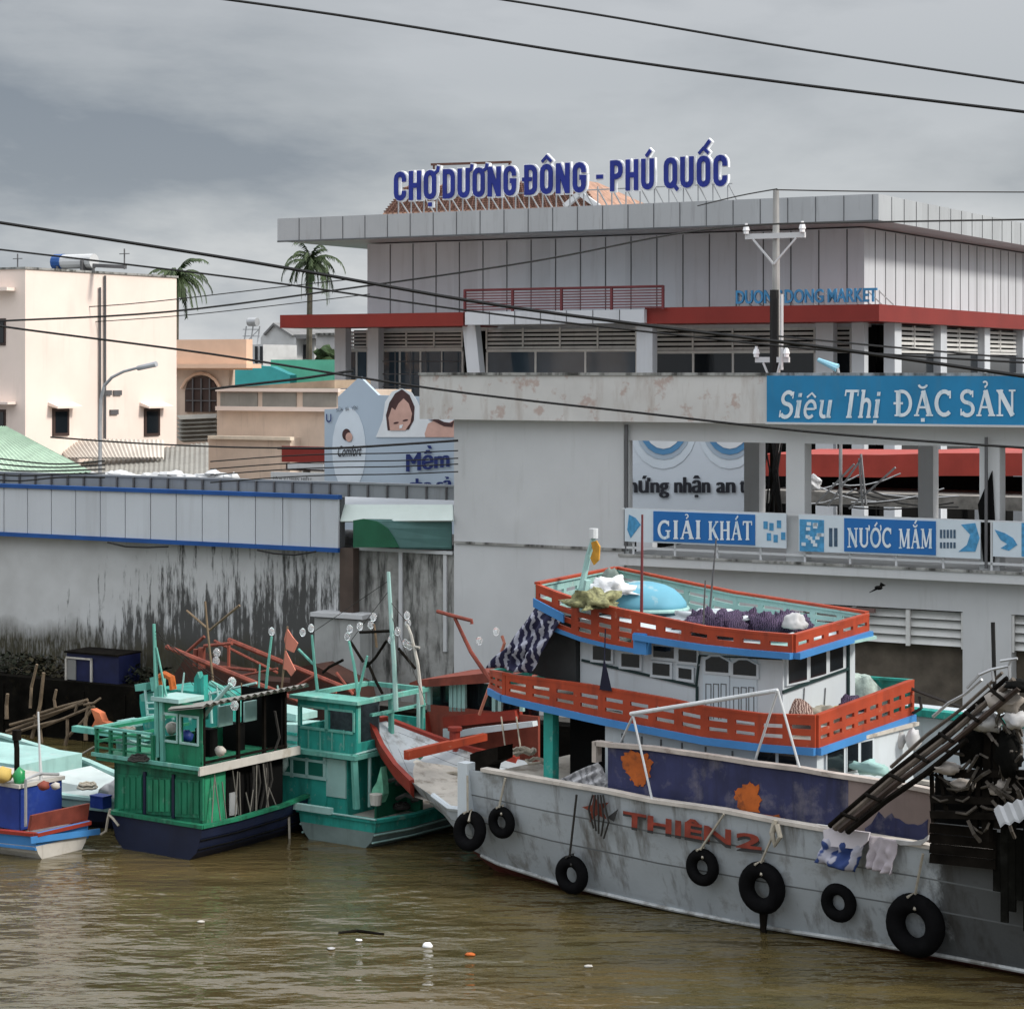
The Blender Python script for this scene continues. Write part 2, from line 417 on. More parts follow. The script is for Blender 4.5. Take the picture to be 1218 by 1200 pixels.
m_dark = M('dark_interior', (0.006, 0.006, 0.006), .9, spec=.05)
m_maroon = M('maroon_rail', (0.14, 0.03, 0.035), .6)
m_louv = M('white_louvre', (0.62, 0.62, 0.60), .5, .08, streak=.3, scol=(.3, .29, .27))
m_tile = M('clay_tile', (0.34, 0.20, 0.14), .8, .35, 3.0)
m_tiled = M('tile_gap', (0.12, 0.06, 0.045), .9)
m_blue = M('sign_blue', (0.014, 0.19, 0.38), .5, .12, .9, streak=.55, scol=(.05, .17, .27), sthr=(.5, .75), ss=(3, 3, .5))
m_letter_blue = M('letter_blue', (0.012, 0.025, 0.22), .4)
m_letter_white = M('letter_white', (0.80, 0.81, 0.82), .5)
m_sky_blue = M('letter_sky_blue', (0.05, 0.22, 0.42), .45)
m_steel = M('grey_steel', (0.12, 0.12, 0.125), .5, metal=.3)
m_galv = M('galvanised', (0.38, 0.39, 0.40), .45, metal=.4, var=.2)
m_para = M('stained_parapet', (0.55, 0.54, 0.52), .8, .08, .8, streak=.7, scol=(.33, .27, .23), sthr=(.52, .75), ss=(2.5, 2.5, .5), wear=.6, wcol=(.36, .23, .185), wthr=(.565, .63), ws=1.7)
m_conc = M('old_concrete', (0.31, 0.31, 0.295), .9, .2, 2, streak=.9, scol=(.025, .025, .022), sthr=(.47, .62), ss=(3, 3, .6), wear=.6, wcol=(.14, .135, .12), wthr=(.5, .7), bump=.4)
m_quay = M('wet_quay_stone', (0.006, 0.0055, 0.0045), .9, .5, 2, spec=.03, wear=.5, wcol=(.028, .022, .013), wthr=(.55, .75), bump=.6, bs=6)
m_ground = M('bare_ground', (0.12, 0.11, 0.095), .95, .3, 1.5, bump=.3)
m_trim = M('blue_trim', (0.012, 0.075, 0.27), .45)
m_roofm = M('seam_roof', (0.26, 0.28, 0.30), .5, .1, streak=.4, scol=(.15, .15, .15), metal=.2)
m_wire = M('black_cable', (0.006, 0.006, 0.006), .6)
m_wood = M('weathered_wood', (0.16, 0.12, 0.08), .85, .3, 3, streak=.5, scol=(.04, .03, .02))
m_dwood = M('dark_wood', (0.009, 0.0075, 0.006), .9, .5, 3, spec=.05)
m_pink = M('cream_plaster', (0.80, 0.675, 0.60), .8, .06, .5, streak=.3, scol=(.45, .38, .33), sthr=(.58, .85), ss=(2.0, 2.0, .3))
m_peach = M('peach_plaster', (0.74, 0.52, 0.38), .8, .06)
m_beige = M('beige_plaster', (0.60, 0.49, 0.40), .8, .08, streak=.4, scol=(.3, .24, .2))
m_teal_wall = M('turquoise_wall', (0.06, 0.42, 0.42), .7, .1)
m_mint = M('mint_wall', (0.15, 0.58, 0.40), .7, .1)
m_farw = M('far_white_wall', (0.5, 0.51, 0.51), .8, .1)
m_corr = M('grey_corrugated', (0.24, 0.235, 0.21), .6, .15, streak=.4, scol=(.12, .1, .08))
m_corrg = M('pale_green_corrugated', (0.42, 0.55, 0.42), .6, .12, streak=.4, scol=(.2, .25, .18))
m_awn = M('pale_awning', (0.62, 0.70, 0.66), .6, .06)
m_green = M('green_canvas', (0.012, 0.10, 0.05), .6, .2)
m_teal_roof = M('grey_green_canvas', (0.06, 0.14, 0.13), .6, .2)
def stained_wall():                       # white wall with black mildew running down it and solid grime near the ground
    m, t, b = new_mat('mildewed_wall')
    g = nn(t, 'ShaderNodeNewGeometry'); sp = nn(t, 'ShaderNodeSeparateXYZ'); t.links.new(g.outputs['Position'], sp.inputs[0])
    st = noise_node(t, 1.0, 7, stretch=(4.2, 4.2, .35), rough=.68)
    fine = noise_node(t, 1.0, 6, stretch=(11, 11, 2.2), rough=.7)
    big = noise_node(t, .33, 3)
    zz = rng(t, sp.outputs['Z'], 5.1, 1.7, 0.0, 1.0)
    along = rng(t, sp.outputs['X'], -13.5, -9.5, -.36, .24)          # the mildew is thicker on the right half of the wall
    k = maths(t, 'ADD', maths(t, 'MULTIPLY', zz, .62), along)
    k = maths(t, 'ADD', k, maths(t, 'MULTIPLY', maths(t, 'SUBTRACT', st.outputs['Fac'], .5), 1.9))
    k = maths(t, 'ADD', k, maths(t, 'MULTIPLY', maths(t, 'SUBTRACT', fine.outputs['Fac'], .5), 1.0))
    k = maths(t, 'ADD', k, maths(t, 'MULTIPLY', maths(t, 'SUBTRACT', big.outputs['Fac'], .5), .9))
    f = rng(t, k, .26, .52)
    base = mixc(t, rng(t, noise_node(t, .9, 5).outputs['Fac'], .35, .7), (.56, .57, .57), (.46, .465, .46))
    c = mixc(t, maths(t, 'MULTIPLY', f, .93), base, (.035, .035, .032))
    low = rng(t, maths(t, 'ADD', sp.outputs['Z'], maths(t, 'MULTIPLY', noise_node(t, .6, 5).outputs['Fac'], 1.6)), 3.9, 3.2)
    moss = mixc(t, noise_node(t, 3, 5).outputs['Fac'], (.008, .008, .004), (.075, .066, .034))
    c = mixc(t, maths(t, 'MULTIPLY', low, maths(t, 'ADD', .55, maths(t, 'MULTIPLY', rng(t, fine.outputs['Fac'], .3, .55), .45))), c, moss)
    t.links.new(c, b.inputs['Base Color']); b.inputs['Roughness'].default_value = .9
    return m
m_stain = stained_wall()
def water_mat():
    m, t, b = new_mat('muddy_water')
    n = noise_node(t, .16, 4)
    c = mixc(t, rng(t, n.outputs['Fac'], .35, .65), (.092, .066, .026), (.062, .054, .023))
    t.links.new(c, b.inputs['Base Color']); b.inputs['Roughness'].default_value = .05; b.inputs['IOR'].default_value = 1.42
    w1 = noise_node(t, 1.0, 3, stretch=(.42, .85, 1), rough=.5); w2 = noise_node(t, 1.0, 3, stretch=(1.5, 3.0, 1), rough=.5); w3 = noise_node(t, .07, 3); w4 = noise_node(t, 1.0, 2, stretch=(6, 11, 1))
    hgt = maths(t, 'ADD', maths(t, 'MULTIPLY', w1.outputs['Fac'], 1.0), maths(t, 'MULTIPLY', w2.outputs['Fac'], .22)); hgt = maths(t, 'ADD', hgt, maths(t, 'MULTIPLY', w4.outputs['Fac'], .012))
    bp = nn(t, 'ShaderNodeBump'); bp.inputs['Distance'].default_value = .34
    t.links.new(rng(t, w3.outputs['Fac'], .35, .62, .45, 1.0), bp.inputs['Strength'])
    t.links.new(hgt, bp.inputs['Height']); t.links.new(bp.outputs[0], b.inputs['Normal'])
    return m
m_water = water_mat()
def panel_tones(m, step=1.33, amp=.10):     # each cladding panel a slightly different batch of grey
    t = m.node_tree; bs = t.nodes['Principled BSDF']; src = bs.inputs['Base Color'].links[0].from_socket
    g = nn(t, 'ShaderNodeNewGeometry'); d = nn(t, 'ShaderNodeVectorMath', operation='DOT_PRODUCT'); t.links.new(g.outputs['Position'], d.inputs[0]); d.inputs[1].default_value = (Q.U[0] - Q.V[0], Q.U[1] - Q.V[1], 0)
    w = nn(t, 'ShaderNodeTexWhiteNoise', noise_dimensions='1D'); t.links.new(maths(t, 'FLOOR', maths(t, 'DIVIDE', d.outputs['Value'], step), 0.0), w.inputs['W'])
    t.links.new(mixc(t, rng(t, w.outputs['Value'], 0, 1, 0, amp * 2), src, (.1, .1, .1)), bs.inputs['Base Color'])
panel_tones(m_pan, 1.33, .06); panel_tones(m_fas, 1.28, .06)
m_hill = M('wooded_hill', (0.035, 0.05, 0.045), .9, .35, .02)
# ================================================================= ground, water, hills
b = MB(Q); b.box(-260, 160, -60, 47.95, -.02, 0.0); tag(b.build('water', m_water), kind='structure')
b = MB(Q); b.box(-2500, 1500, 48.6, 4500, 1.0, 1.6); tag(b.build('ground', m_ground), kind='structure')
b = MB(W0); rows = [[], [], []]
for i in range(121):
    x = -1500 + i * 25
    h_ = 45 + 16 * mnoise.noise(Vector((x * .004, 1.3, 0))) + 7 * mnoise.noise(Vector((x * .02, 4.3, 0))) + 3 * mnoise.noise(Vector((x * .09, 8, 0)))
    rows[0].append((x, 2300, 0)); rows[1].append((x, 2500, h_)); rows[2].append((x, 2900, 0))
b.grid(rows); tag(b.build('hills', m_hill), kind='structure')
b = MB(Q); b.box(-75, 20, 48.0, 48.6, -1.2, 1.64)
for i in range(60): u = -74 + i * 1.5; b.box(u, u + .05, 47.96, 48.0, -1, 1.4)
solid(b, 'quay_wall', m_quay, 'dark wet stone quay wall behind the moored boats', 'quay wall')
# ================================================================= long shed on the quay, left
sh = thing('quay_shed', 'long low white shed with mildewed wall and grey panelled blue-edged fascia', 'shed', Q, (-45, 50, 1.6))
VS = 49.6
uR = Q.hit(408, 600, VS)[0]
b = MB(Q); b.box(-75, uR, VS, 56, 1.55, 5.6); b.build('wall', m_stain, sh)
uF = Q.hit(402, 600, 49.25)[0]
b = MB(Q); pw = .92; u = uF
while u > -75:
    b.mat(0).box(u - pw + .03, u, 49.25, 49.4, 5.68, 7.0); u -= pw
b.mat(1).box(-75, uF, 49.33, 49.59, 5.6, 7.05); fas = b.build('fascia', [m_pan, m_seam], sh)
b = MB(Q); b.box(-75, uF + .03, 49.19, 49.41, 7.0, 7.11); b.build('trim', m_trim, fas)
b = MB(Q); b.box(-75, uF + .03, 49.19, 49.41, 5.56, 5.68); b.build('trim', m_trim, fas)
uE = Q.hit(541, 590, 50)[0]
uE = Q.hit(540.5, 590, 49.62)[0] + .02
b = MB(Q); b.mat(0).box(-75, uE - .02, 49.66, 49.74, 7.05, 7.40).box(-75, uE - .02, 49.75, 56.5, 6.6, 6.7)
b.mat(0).box(-75, uE - .02, 49.62, 49.78, 7.40, 7.45); u = uE - .3
while u > -70:
    b.mat(1).box(u, u + .045, 49.60, 49.655, 7.05, 7.40); u -= .62
b.build('roof', [m_roofm, m_steel], sh)
def swag(name, label, pts, r, v, cat='cable', group=None, mat=None, fr=Q):
    b = MB(fr); b.tube([fr.p(x, y, v) for x, y in pts], r, 5); return solid(b, name, mat or m_wire, label, cat, group)
swag('cable', 'black cable loop sagging under the blue edge in the middle of the shed fascia', [(128, 645), (150, 650), (175, 651), (200, 650)], .025, 49.15)
swag('cable', 'black cable loop sagging under the right end of the shed fascia', [(306, 654), (325, 658), (350, 660), (376, 656)], .025, 49.15)
# ================================================================= awnings and concrete hut between shed and supermarket
b = MB(Q); b.prism([Q.p(404, 600, 49.57), Q.p(538.5, 600, 49.57), Q.p(538.5, 619, 49.35), Q.p(404, 620, 49.35)], (0, .05, -.03))
solid(b, 'awning', m_awn, 'pale whitish sloping awning sheet behind the dark green canvas hood', 'awning')
g_ = thing('canvas_hood', 'dark green canvas hood with curved end over the concrete hut', 'awning', Q, Q.p(480, 650, 50))
b = MB(Q); arcp = [(420, 619), (432, 617), (448, 620), (460, 628), (468, 640), (474, 651), (420, 651)]
b.poly(arcp, 49.2, .05); b.build('end_panel', m_green, g_)
b = MB(Q); rr = []
for x, y in arcp[1:6]:
    a = Q.p(x, y, 49.25); rr.append([a, (uE - .1, 49.6, a[2] + .02)])
b.grid(rr); b.grid([[(p[0], p[1] + .03, p[2] - .04) for p in r] for r in rr])
b.build('cover', m_teal_roof, g_)
hut = thing('concrete_hut', 'grimy grey concrete hut with panel joints under the green hood', 'hut', Q, Q.p(480, 700, 50.2))
b = MB(Q); u0 = Q.hit(420, 700, 49.7)[0]; u1 = uE - .04
b.mat(0).box(u0, u1, 49.7, 52.5, 1.6, 5.6); b.build('wall', m_conc, hut)
b = MB(Q)
for x in (421, 474, 527): b.split(); b.pbox(x, 655, x + 4, 775, 49.63, .068)
b.split(); b.pbox(420, 653, 538, 657, 49.6, .1); b.build('panel_frame', m_white, hut)
b = MB(Q); b.pbox(404, 652, 420, 731, 49.3, .3); solid(b, 'post', M('brown_post', (.07, .05, .04), .8, .3, streak=.5), 'thick brown weathered post between shed and concrete hut', 'post')
bl = thing('wall_block', 'lower grey concrete block wall with a pale ledge on top', 'wall', Q, Q.p(400, 830, 48.9))
b = MB(Q); b.pbox(374, 736, 428, 860, 49.0, .6); b.build('wall', M('pale_concrete', (.36, .37, .36), .9, .15, streak=.7, scol=(.12, .12, .11), ss=(4, 4, .5)), bl)
b = MB(Q); b.pbox(369, 730, 431, 735, 48.9, .75); b.build('ledge', m_white, bl)
# ================================================================= supermarket
sm = thing('market_hall', 'white two-storey concrete hall with open upper terrace, columns and stained parapet', 'building', Q, (-20, 54, 1.6))
VF = 49.5
uA, uB = Q.hit(540, 600, VF)[0], Q.hit(742, 600, VF)[0]; UR = -6.0
b = MB(Q); b.box(uA, uB, VF, 50.0, 1.6, 9.2); b.build('wall', m_white, sm)
b = MB(Q); b.pbox(540, 648, 742, 651, VF - .05, .06); b.build('ledge', m_conc, sm)
uP = Q.hit(499, 470, 49.15)[0]
b = MB(Q); b.mat(0).box(uP, UR, 49.15, 58.2, 9.2, 10.36); b.mat(1).box(uP - .03, UR, 49.11, 49.5, 10.36, 10.43); b.build('parapet', [m_para, m_conc], sm)
b = MB(Q); b.box(uB, UR, VF + .02, VF + .4, 8.72, 9.2); b.split(); b.box(uB, UR, 57.3, 57.7, 8.72, 9.2); b.build('beam', m_white, sm)
def colm(x0, x1, v, nm='column', mt=None):
    b = MB(Q); a = Q.hit(x0, 600, v)[0]; c = Q.hit(x1, 600, v)[0]; b.box(a, c, v, v + (.45 if x1 - x0 > 6 else .08), 5.8, 8.72); return b.build(nm, mt or m_white, sm)
for x0, x1, v in ((935, 957, VF + .02), (1165, 1189, VF + .02), (1216, 1240, VF + .02), (744, 748, VF + .02), (885, 903, 57.3), (1092, 1110, 57.3)): colm(x0, x1, v)
b = MB(Q); b.mat(0).box(uB, UR, 49.2, 58, 5.60, 5.86); b.mat(1).box(uB, UR, 49.17, 49.3, 5.82, 5.88); b.build('floor_slab', [m_white, m_conc], sm)
o1a, o1b, o2a = Q.hit(952, 750, 49.6)[0], Q.hit(1145, 750, 49.6)[0], Q.hit(1203, 750, 49.6)[0]
b = MB(Q); zt = 4.86; zb = 2.3
b.box(uB, o1a, 49.6, 50.0, 1.6, 5.6); b.box(o1b, o2a, 49.6, 50.0, 1.6, 5.6); b.box(o1a, o1b, 49.6, 50.0, zt, 5.6); b.box(o1a, o1b, 49.6, 50.0, 1.6, zb)
b.box(o2a, UR, 49.6, 50.0, zt, 5.6); b.build('lower_wall', m_white, sm)
b = MB(Q); b.box(o1a, o1b, 50.02, 50.3, zb, 4.0); b.split(); b.box(o2a, UR, 50.02, 50.3, 1.6, 4.0); b.build('infill_wall', M('brown_render', (.105, .088, .068), .9, .3, 2.5, bump=.3), sm)
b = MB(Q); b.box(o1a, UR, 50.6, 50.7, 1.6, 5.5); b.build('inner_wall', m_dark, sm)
lv = MB(Q)
for a, c in ((o1a, o1b), (o2a, UR)):
    lv.split()
    for k in range(4):
        z = 4.02 + k * .205
        lv.hexa([(a, 49.72, z), (c, 49.72, z), (c, 49.78, z), (a, 49.78, z), (a, 49.86, z + .17), (c, 49.86, z + .17), (c, 49.92, z + .17), (a, 49.92, z + .17)])
    for k in range(4 if c != UR else 5): u = a + (c - a) * k / 3 if c != UR else a + k * 1.4; lv.box(u - .05, u + .05, 49.64, 49.71, 3.98, 4.84)
lv.build('louvre', m_louv, sm)
b = MB(Q); b.pbox(964, 722, 1040, 727, 49.5, .1); b.build('lintel', M('rust_lintel', (.16, .1, .09), .8), sm)
b = MB(Q); b.tube([Q.p(745, 505, 49.42), Q.p(745, 655, 49.42)], .05); b.split(); b.tube([Q.p(1173, 520, 49.38), Q.p(1173, 676, 49.38)], .04); b.build('drain_pipe', m_steel, sm)
b = MB(Q); b.poly([(1163, 600), (1180, 560), (1184, 640), (1182, 672), (1170, 672)], 49.46, .04); b.build('dark_patch', m_dark, sm)  # irregular near-black patch laid over the front of the right-hand terrace column
# --- its big sign, balustrade and banners
sg = thing('shop_sign', 'long blue sign board with white serif lettering on the parapet of the white hall', 'sign', Q, Q.p(1065, 502, 49.0))
a, zt_ = Q.hit(912, 447, 49.0); zb_ = Q.hit(912, 502, 49.0)[1]
b = MB(Q); b.box(a, UR, 49.0, 49.13, zb_, zt_); b.build('board', m_blue, sg)
b = MB(Q); b.box(a - .02, UR, 48.97, 49.14, zb_ - .05, zb_); b.build('edge', m_white, sg)
m_sl = M('sign_white', (.66, .72, .76), .5, .1, 2, streak=.7, scol=(.16, .38, .52), sthr=(.54, .72), ss=(7, 7, 1.2))
b = MB(Q); zl = Q.hit(1000, 498, 48.98)[1]
def qs(mb, s, x0, y0, x1, y1, v, h, **k): return serif(mb, s, Q.p(x0, y0, v), Q.p(x1, y1, v), (0, 0, 1), (0, -1, 0), h, **k)
qs(b, 'Siêu', 925, 497, 989, 497, 48.985, .64, slant=.18); b.split(); qs(b, 'Thị', 1001, 497, 1046, 497, 48.985, .66, slant=.18)
b.split(); qs(b, 'ĐẶC', 1064, 495, 1133, 495, 48.985, .60); b.split(); qs(b, 'SẢN', 1141, 495, 1208, 495, 48.985, .60); b.build('lettering', m_sl, sg, fix=False)
b = MB(Q); b.box(uB, UR, 49.38, 49.43, 6.98, 7.03); b.box(uB, UR, 49.38, 49.43, 6.0, 6.06)
u = uB + .3
while u < UR: b.box(u, u + .05, 49.38, 49.43, 5.86, 6.98); u += 1.15
solid(b, 'guard_rail', m_white, 'thin white pipe guard rail along the open terrace', 'railing')
m_ban = M('banner_white', (.56, .63, .68), .5, .06); m_banb = M('banner_blue', (.015, .13, .38), .5, .06); m_bprint = M('banner_print', (.06, .25, .45), .5, .3, 9); m_bdark = M('banner_dark_print', (.05, .09, .14), .5, .3, 9)
def banner(label, x0, x1, y0, y1, bx0, bx1, text, tx0, tx1):
    t_ = thing('banner', label, 'banner', Q, Q.p((x0 + x1) / 2, y1, 49.3))
    b = MB(Q); b.pbox(x0, y0, x1, y1, 49.32, .05); b.build('sheet', m_ban, t_)
    if bx0: b = MB(Q); b.pbox(bx0, y0 + 2, bx1, y1 - 2, 49.30, .018); b.build('blue_field', m_banb, t_)
    if text:
        b = MB(Q); s_ = text.split(' '); n_ = [len(w_) for w_ in s_]; tot = sum(n_) + .6 * (len(s_) - 1); x = tx0
        for w_, k in zip(s_, n_):
            xe = x + (tx1 - tx0) * k / tot; yb = (y0 + y1) / 2 + 13 + (x - tx0) * .02
            b.split(); qs(b, w_, x, yb, xe, yb, 49.29, .46); x = xe + (tx1 - tx0) * .6 / tot
        b.build('lettering', m_sl, t_, fix=False)
    return t_
t1 = banner('blue and white drinks banner with four small pictures at right, left of the middle column', 743, 935, 608, 648, 777, 898, 'GIẢI KHÁT', 782, 895)
b = MB(Q)
for x, y in ((908, 620), (915, 622), (924, 619), (912, 634), (920, 636), (929, 633)): b.split(); b.pbox(x, y, x + 5, y + 9, 49.31, .012)
b.split(); b.poly([(748, 612), (756, 616), (762, 624), (750, 640), (746, 630)], 49.31, .012); b.build('picture', m_bprint, t1)
t2 = banner('blue and white fish sauce banner with wave pictures, right of the middle column', 950, 1166, 616, 660, 1004, 1113, 'NƯỚC MẮM', 1008, 1109)
b = MB(Q); rnd = random.Random(3)
b.pbox(951, 618, 980, 656, 49.31, .012)
b.split(); b.poly([(1143, 624), (1160, 622), (1165, 640), (1160, 656), (1140, 656), (1150, 648), (1154, 636)], 49.31, .012); b.build('picture', m_bprint, t2)
b = MB(Q)
for i in range(14):
    b.split(); x = 953 + rnd.random() * 22; y = 620 + rnd.random() * 30; b.pbox(x, y, x + 5, y + 4, 49.303, .006)
b.build('picture', m_ban, t2)
b = MB(Q)
for x in (986, 992): b.split(); b.pbox(x, 628, x + 4, 650, 49.31, .012)
b.split()
for x in range(1118, 1138, 4): b.pbox(x, 630, x + 2.5, 640, 49.31, .012); b.pbox(x, 645, x + 2.5, 652, 49.31, .012)
b.build('picture', m_bdark, t2)
t3 = banner('white banner with a curly blue fish picture at the right end of the terrace rail', 1181, 1240, 622, 663, None, None, None, 0, 0)
b = MB(Q); b.poly([(1183, 630), (1195, 634), (1205, 640), (1210, 648), (1200, 655), (1190, 652), (1198, 647), (1190, 642)], 49.31, .012); b.split(); b.pbox(1215, 622, 1226, 662, 49.31, .012); b.build('picture', m_bprint, t3)
# ================================================================= covered market behind
mk = thing('covered_market', 'large grey-panelled market building with overhanging flat roof and red canopies', 'building', Q, (-45, 100, 1.6))
uL, uRf = Q.hit(330, 270, 88)[0], Q.hit(1045, 240, 88)[0]
ZR0, ZR1 = 16.82, 17.93
def seams(b, u0, u1, v, z0, z1, step, axis='u', w=.035):
    u = u0 + step
    while u < u1 - .1:
        if axis == 'u': b.box(u, u + w, v - .02, v + .05, z0, z1)
        else: b.box(v - .05, v + .02, u, u + w, z0, z1)
        u += step
b = MB(Q); b.mat(0).box(uL, uRf, 88, 122, ZR0, ZR1)
b.mat(1); seams(b, uL, uRf, 88, ZR0, ZR1 - .02, 1.28); seams(b, 88, 122, uRf, ZR0, ZR1 - .02, 1.6, 'v')
b.mat(1).box(uL, uRf, 87.97, 88.1, ZR0 - .05, ZR0 + .02); b.build('roof', [m_fas, m_seam], mk)
uw0, uw1 = Q.hit(437, 330, 91.5)[0], Q.hit(1028, 320, 91.5)[0]
b = MB(Q); b.mat(0).box(uw0, uw1, 91.5, 120, 12.4, ZR0 - .06)
b.mat(1); seams(b, uw0, uw1, 91.5, 12.6, ZR0 - .1, 1.33, w=.05); seams(b, 91.5, 120, uw1, 12.6, ZR0 - .1, 1.35, 'v', w=.05)
b.build('upper_wall', [m_pan, m_seam], mk)
# red canopies
uc0, uc1 = Q.hit(333, 380, 88.2)[0], Q.hit(551, 380, 88.2)[0]
b = MB(Q); b.box(uc0, uc1, 88.2, 91.45, 12.56, 13.2); b.build('canopy', m_red, mk)
ud0 = Q.hit(767, 375, 88.2)[0]; ud1 = uRf - .05
b = MB(Q); b.box(ud0, ud1, 88.2, 120, 12.56, 13.28); b.build('canopy', m_red, mk)
# middle porch
um0, um1 = Q.hit(552, 380, 87.9)[0], Q.hit(766, 380, 87.9)[0]
b = MB(Q); b.mat(0).box(um0 + .05, um1, 87.9, 91.45, 12.6, 13.2); b.mat(1); seams(b, um0, um1, 87.9, 12.6, 13.2, 1.35); b.build('porch_beam', [m_pan, m_seam], mk)
b = MB(Q); zr = 13.2
for k in range(8): b.box(um0, um1 + .9, 87.95, 88.0, zr + .08 + k * .125, zr + .13 + k * .125)
for k in range(5): u = um0 + (um1 + .9 - um0) * k / 4; b.box(u - .05, u + .05, 87.92, 88.04, zr, zr + 1.05)
b.box(um0, um1 + .9, 87.92, 88.03, zr + 1.0, zr + 1.07); b.build('balcony_rail', m_maroon, mk)
# lower storey
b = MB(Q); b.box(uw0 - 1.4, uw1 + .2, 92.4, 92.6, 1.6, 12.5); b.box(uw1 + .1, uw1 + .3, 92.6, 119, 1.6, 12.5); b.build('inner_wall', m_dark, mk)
def mcol(x0, x1, v, d=.5, slant=0):
    b = MB(Q); a = Q.hit(x0, 400, v)[0]; c = Q.hit(x1, 400, v)[0]
    b.hexa([(a + slant, v, 1.6), (c + slant, v, 1.6), (c + slant, v + d, 1.6), (a + slant, v + d, 1.6), (a, v, 12.6), (c, v, 12.6), (c, v + d, 12.6), (a, v + d, 12.6)]); b.build('column', m_pan, mk)
for x0, x1 in ((398, 411), (437, 450)): mcol(x0, x1, 90.5)
mcol(550, 565, 88.6, slant=1.3); mcol(757, 776, 88.5)
for x0, x1 in ((970, 991), (1013, 1028)): mcol(x0, x1, 90.6)
for v in (91.5, 97.8, 104.5, 111):
    b = MB(Q); b.box(uw1 + .9, uw1 + 1.4, v, v + .9, 1.6, 12.55); b.build('column', m_pan, mk)
def louv(x0, x1, v, z0, z1, n, tilt=.05):
    b = MB(Q); a = Q.hit(x0, 400, v)[0]; c = Q.hit(x1, 400, v)[0]; s_ = (z1 - z0) / n
    for k in range(n):
        z = z0 + k * s_; b.hexa([(a, v, z), (c, v, z), (c, v + .04, z), (a, v + .04, z), (a, v + tilt, z + s_ * .62), (c, v + tilt, z + s_ * .62), (c, v + tilt + .04, z + s_ * .62), (a, v + tilt + .04, z + s_ * .62)])
    k = 0; w = c - a
    for q_ in range(int(w / 2.4) + 2):
        u = a + w * q_ / (int(w / 2.4) + 1); b.box(u - .04, u + .04, v - .05, v - .005, z0, z1)
    b.box(a, c, v - .05, v + .1, z0 - .12, z0 - .02); b.build('louvre', m_louv, mk)
for x0, x1 in ((411, 437), (451, 550)): louv(x0, x1, 91.6, 11.6, 12.5, 5)
louv(579, 757, 91.0, 11.5, 12.5, 5)
for x0, x1 in ((778, 969), (992, 1012)): louv(x0, x1, 91.8, 11.4, 12.5, 5)
b = MB(Q); z0 = 11.4
for v0, v1 in ((92.4, 97.8), (98.7, 104.5), (105.4, 111), (111.9, 119)):
    b.split()
    for k in range(5): b.box(uw1 + 1.0, uw1 + 1.06, v0, v1, z0 + k * .22, z0 + k * .22 + .13)
    b.box(uw1 + .98, uw1 + 1.08, v0, v1, z0 - .14, z0 - .04); b.box(uw1 + .97, uw1 + 1.09, (v0 + v1) / 2 - .06, (v0 + v1) / 2 + .06, z0, 12.5)
b.build('louvre', m_louv, mk)
def mwin(x0, x1, v, z0, z1, n, mt=None):
    a = Q.hit(x0, 430, v)[0]; c = Q.hit(x1, 430, v)[0]
    f = MB(Q)
    for k in range(n + 1): u = a + (c - a) * k / n; f.box(u - .05, u + .05, v, v + .1, z0, z1)
    f.box(a, c, v, v + .1, z1, z1 + .08); fo = f.build('window', m_louv, mk)
    p_ = MB(Q); p_.box(a, c, v + .04, v + .07, z0, z1); p_.build('pane', mt or m_glass2, fo)
mwin(579, 757, 91.0, 8.5, 11.35, 3); mwin(778, 969, 91.8, 8.5, 11.25, 4, m_glass); mwin(992, 1012, 91.8, 8.5, 11.25, 1, m_glass)
mwin(451, 550, 91.7, 6.5, 11.4, 4); mwin(411, 437, 91.7, 6.5, 11.4, 2)
b = MB(Q)
for v0, v1 in ((92.4, 97.8), (98.7, 104.5), (105.4, 111), (111.9, 119)): b.split(); b.box(uw1 + 1.0, uw1 + 1.05, v0, v1, 6, 11.2)
b.build('pane', m_glass, mk)
# outside stairs at the left end
b = MB(Q)
for k in range(5): b.tube([Q.p(452 + k * 18, 418, 90.9), Q.p(452 + k * 18, 480, 90.9)], .035, 5)
for y in (430, 445, 460): b.tube([Q.p(452, y, 90.9), Q.p(548, y, 90.9)], .03, 5)
b.bar(Q.p(424, 455, 90.0), Q.p(447, 486, 90.0), .1, .1); b.bar(Q.p(424, 463, 90.0), Q.p(447, 494, 90.0), .1, .1)
for x, y in ((428, 462), (434, 470), (440, 478)): b.bar(Q.p(x, y, 90.0), Q.p(x + 10, y, 90.0), .06, .04)
b.build('stair_rail', m_steel, mk)
# tiled roof standing behind the letters
b = MB(Q); A0 = Q.p(455, 255, 97); A1 = Q.p(712, 246, 97); R0 = Q.p(482, 222, 99); R1 = Q.p(690, 214, 99)
b.mat(0).hexa([A0, A1, (A1[0], 106, A1[2]), (A0[0], 106, A0[2]), R0, R1, (R1[0], 101, R1[2]), (R0[0], 101, R0[2])])
b.mat(1).bar(Q.p(513, 196, 99.5), Q.p(608, 193, 99.5), .12, .12); b.bar(Q.p(516, 196, 99.5), Q.p(516, 225, 99.5), .08, .08); b.bar(Q.p(606, 193, 99.5), Q.p(606, 222, 99.5), .08, .08)
b.mat(1)
A0v, A1v, R0v, R1v = map(Vector, (A0, A1, R0, R1)); off = Vector((0, -.05, .03))
for k in range(1, 12): f = k / 12; b.bar(A0v.lerp(R0v, f) + off, A1v.lerp(R1v, f) + off, .07, .06)
for k in range(1, 40): f = k / 40; b.bar(A0v.lerp(A1v, f) + off, R0v.lerp(R1v, f) + off, .06, .05)
tr = b.build('tile_roof', [m_tile, m_tiled], mk)
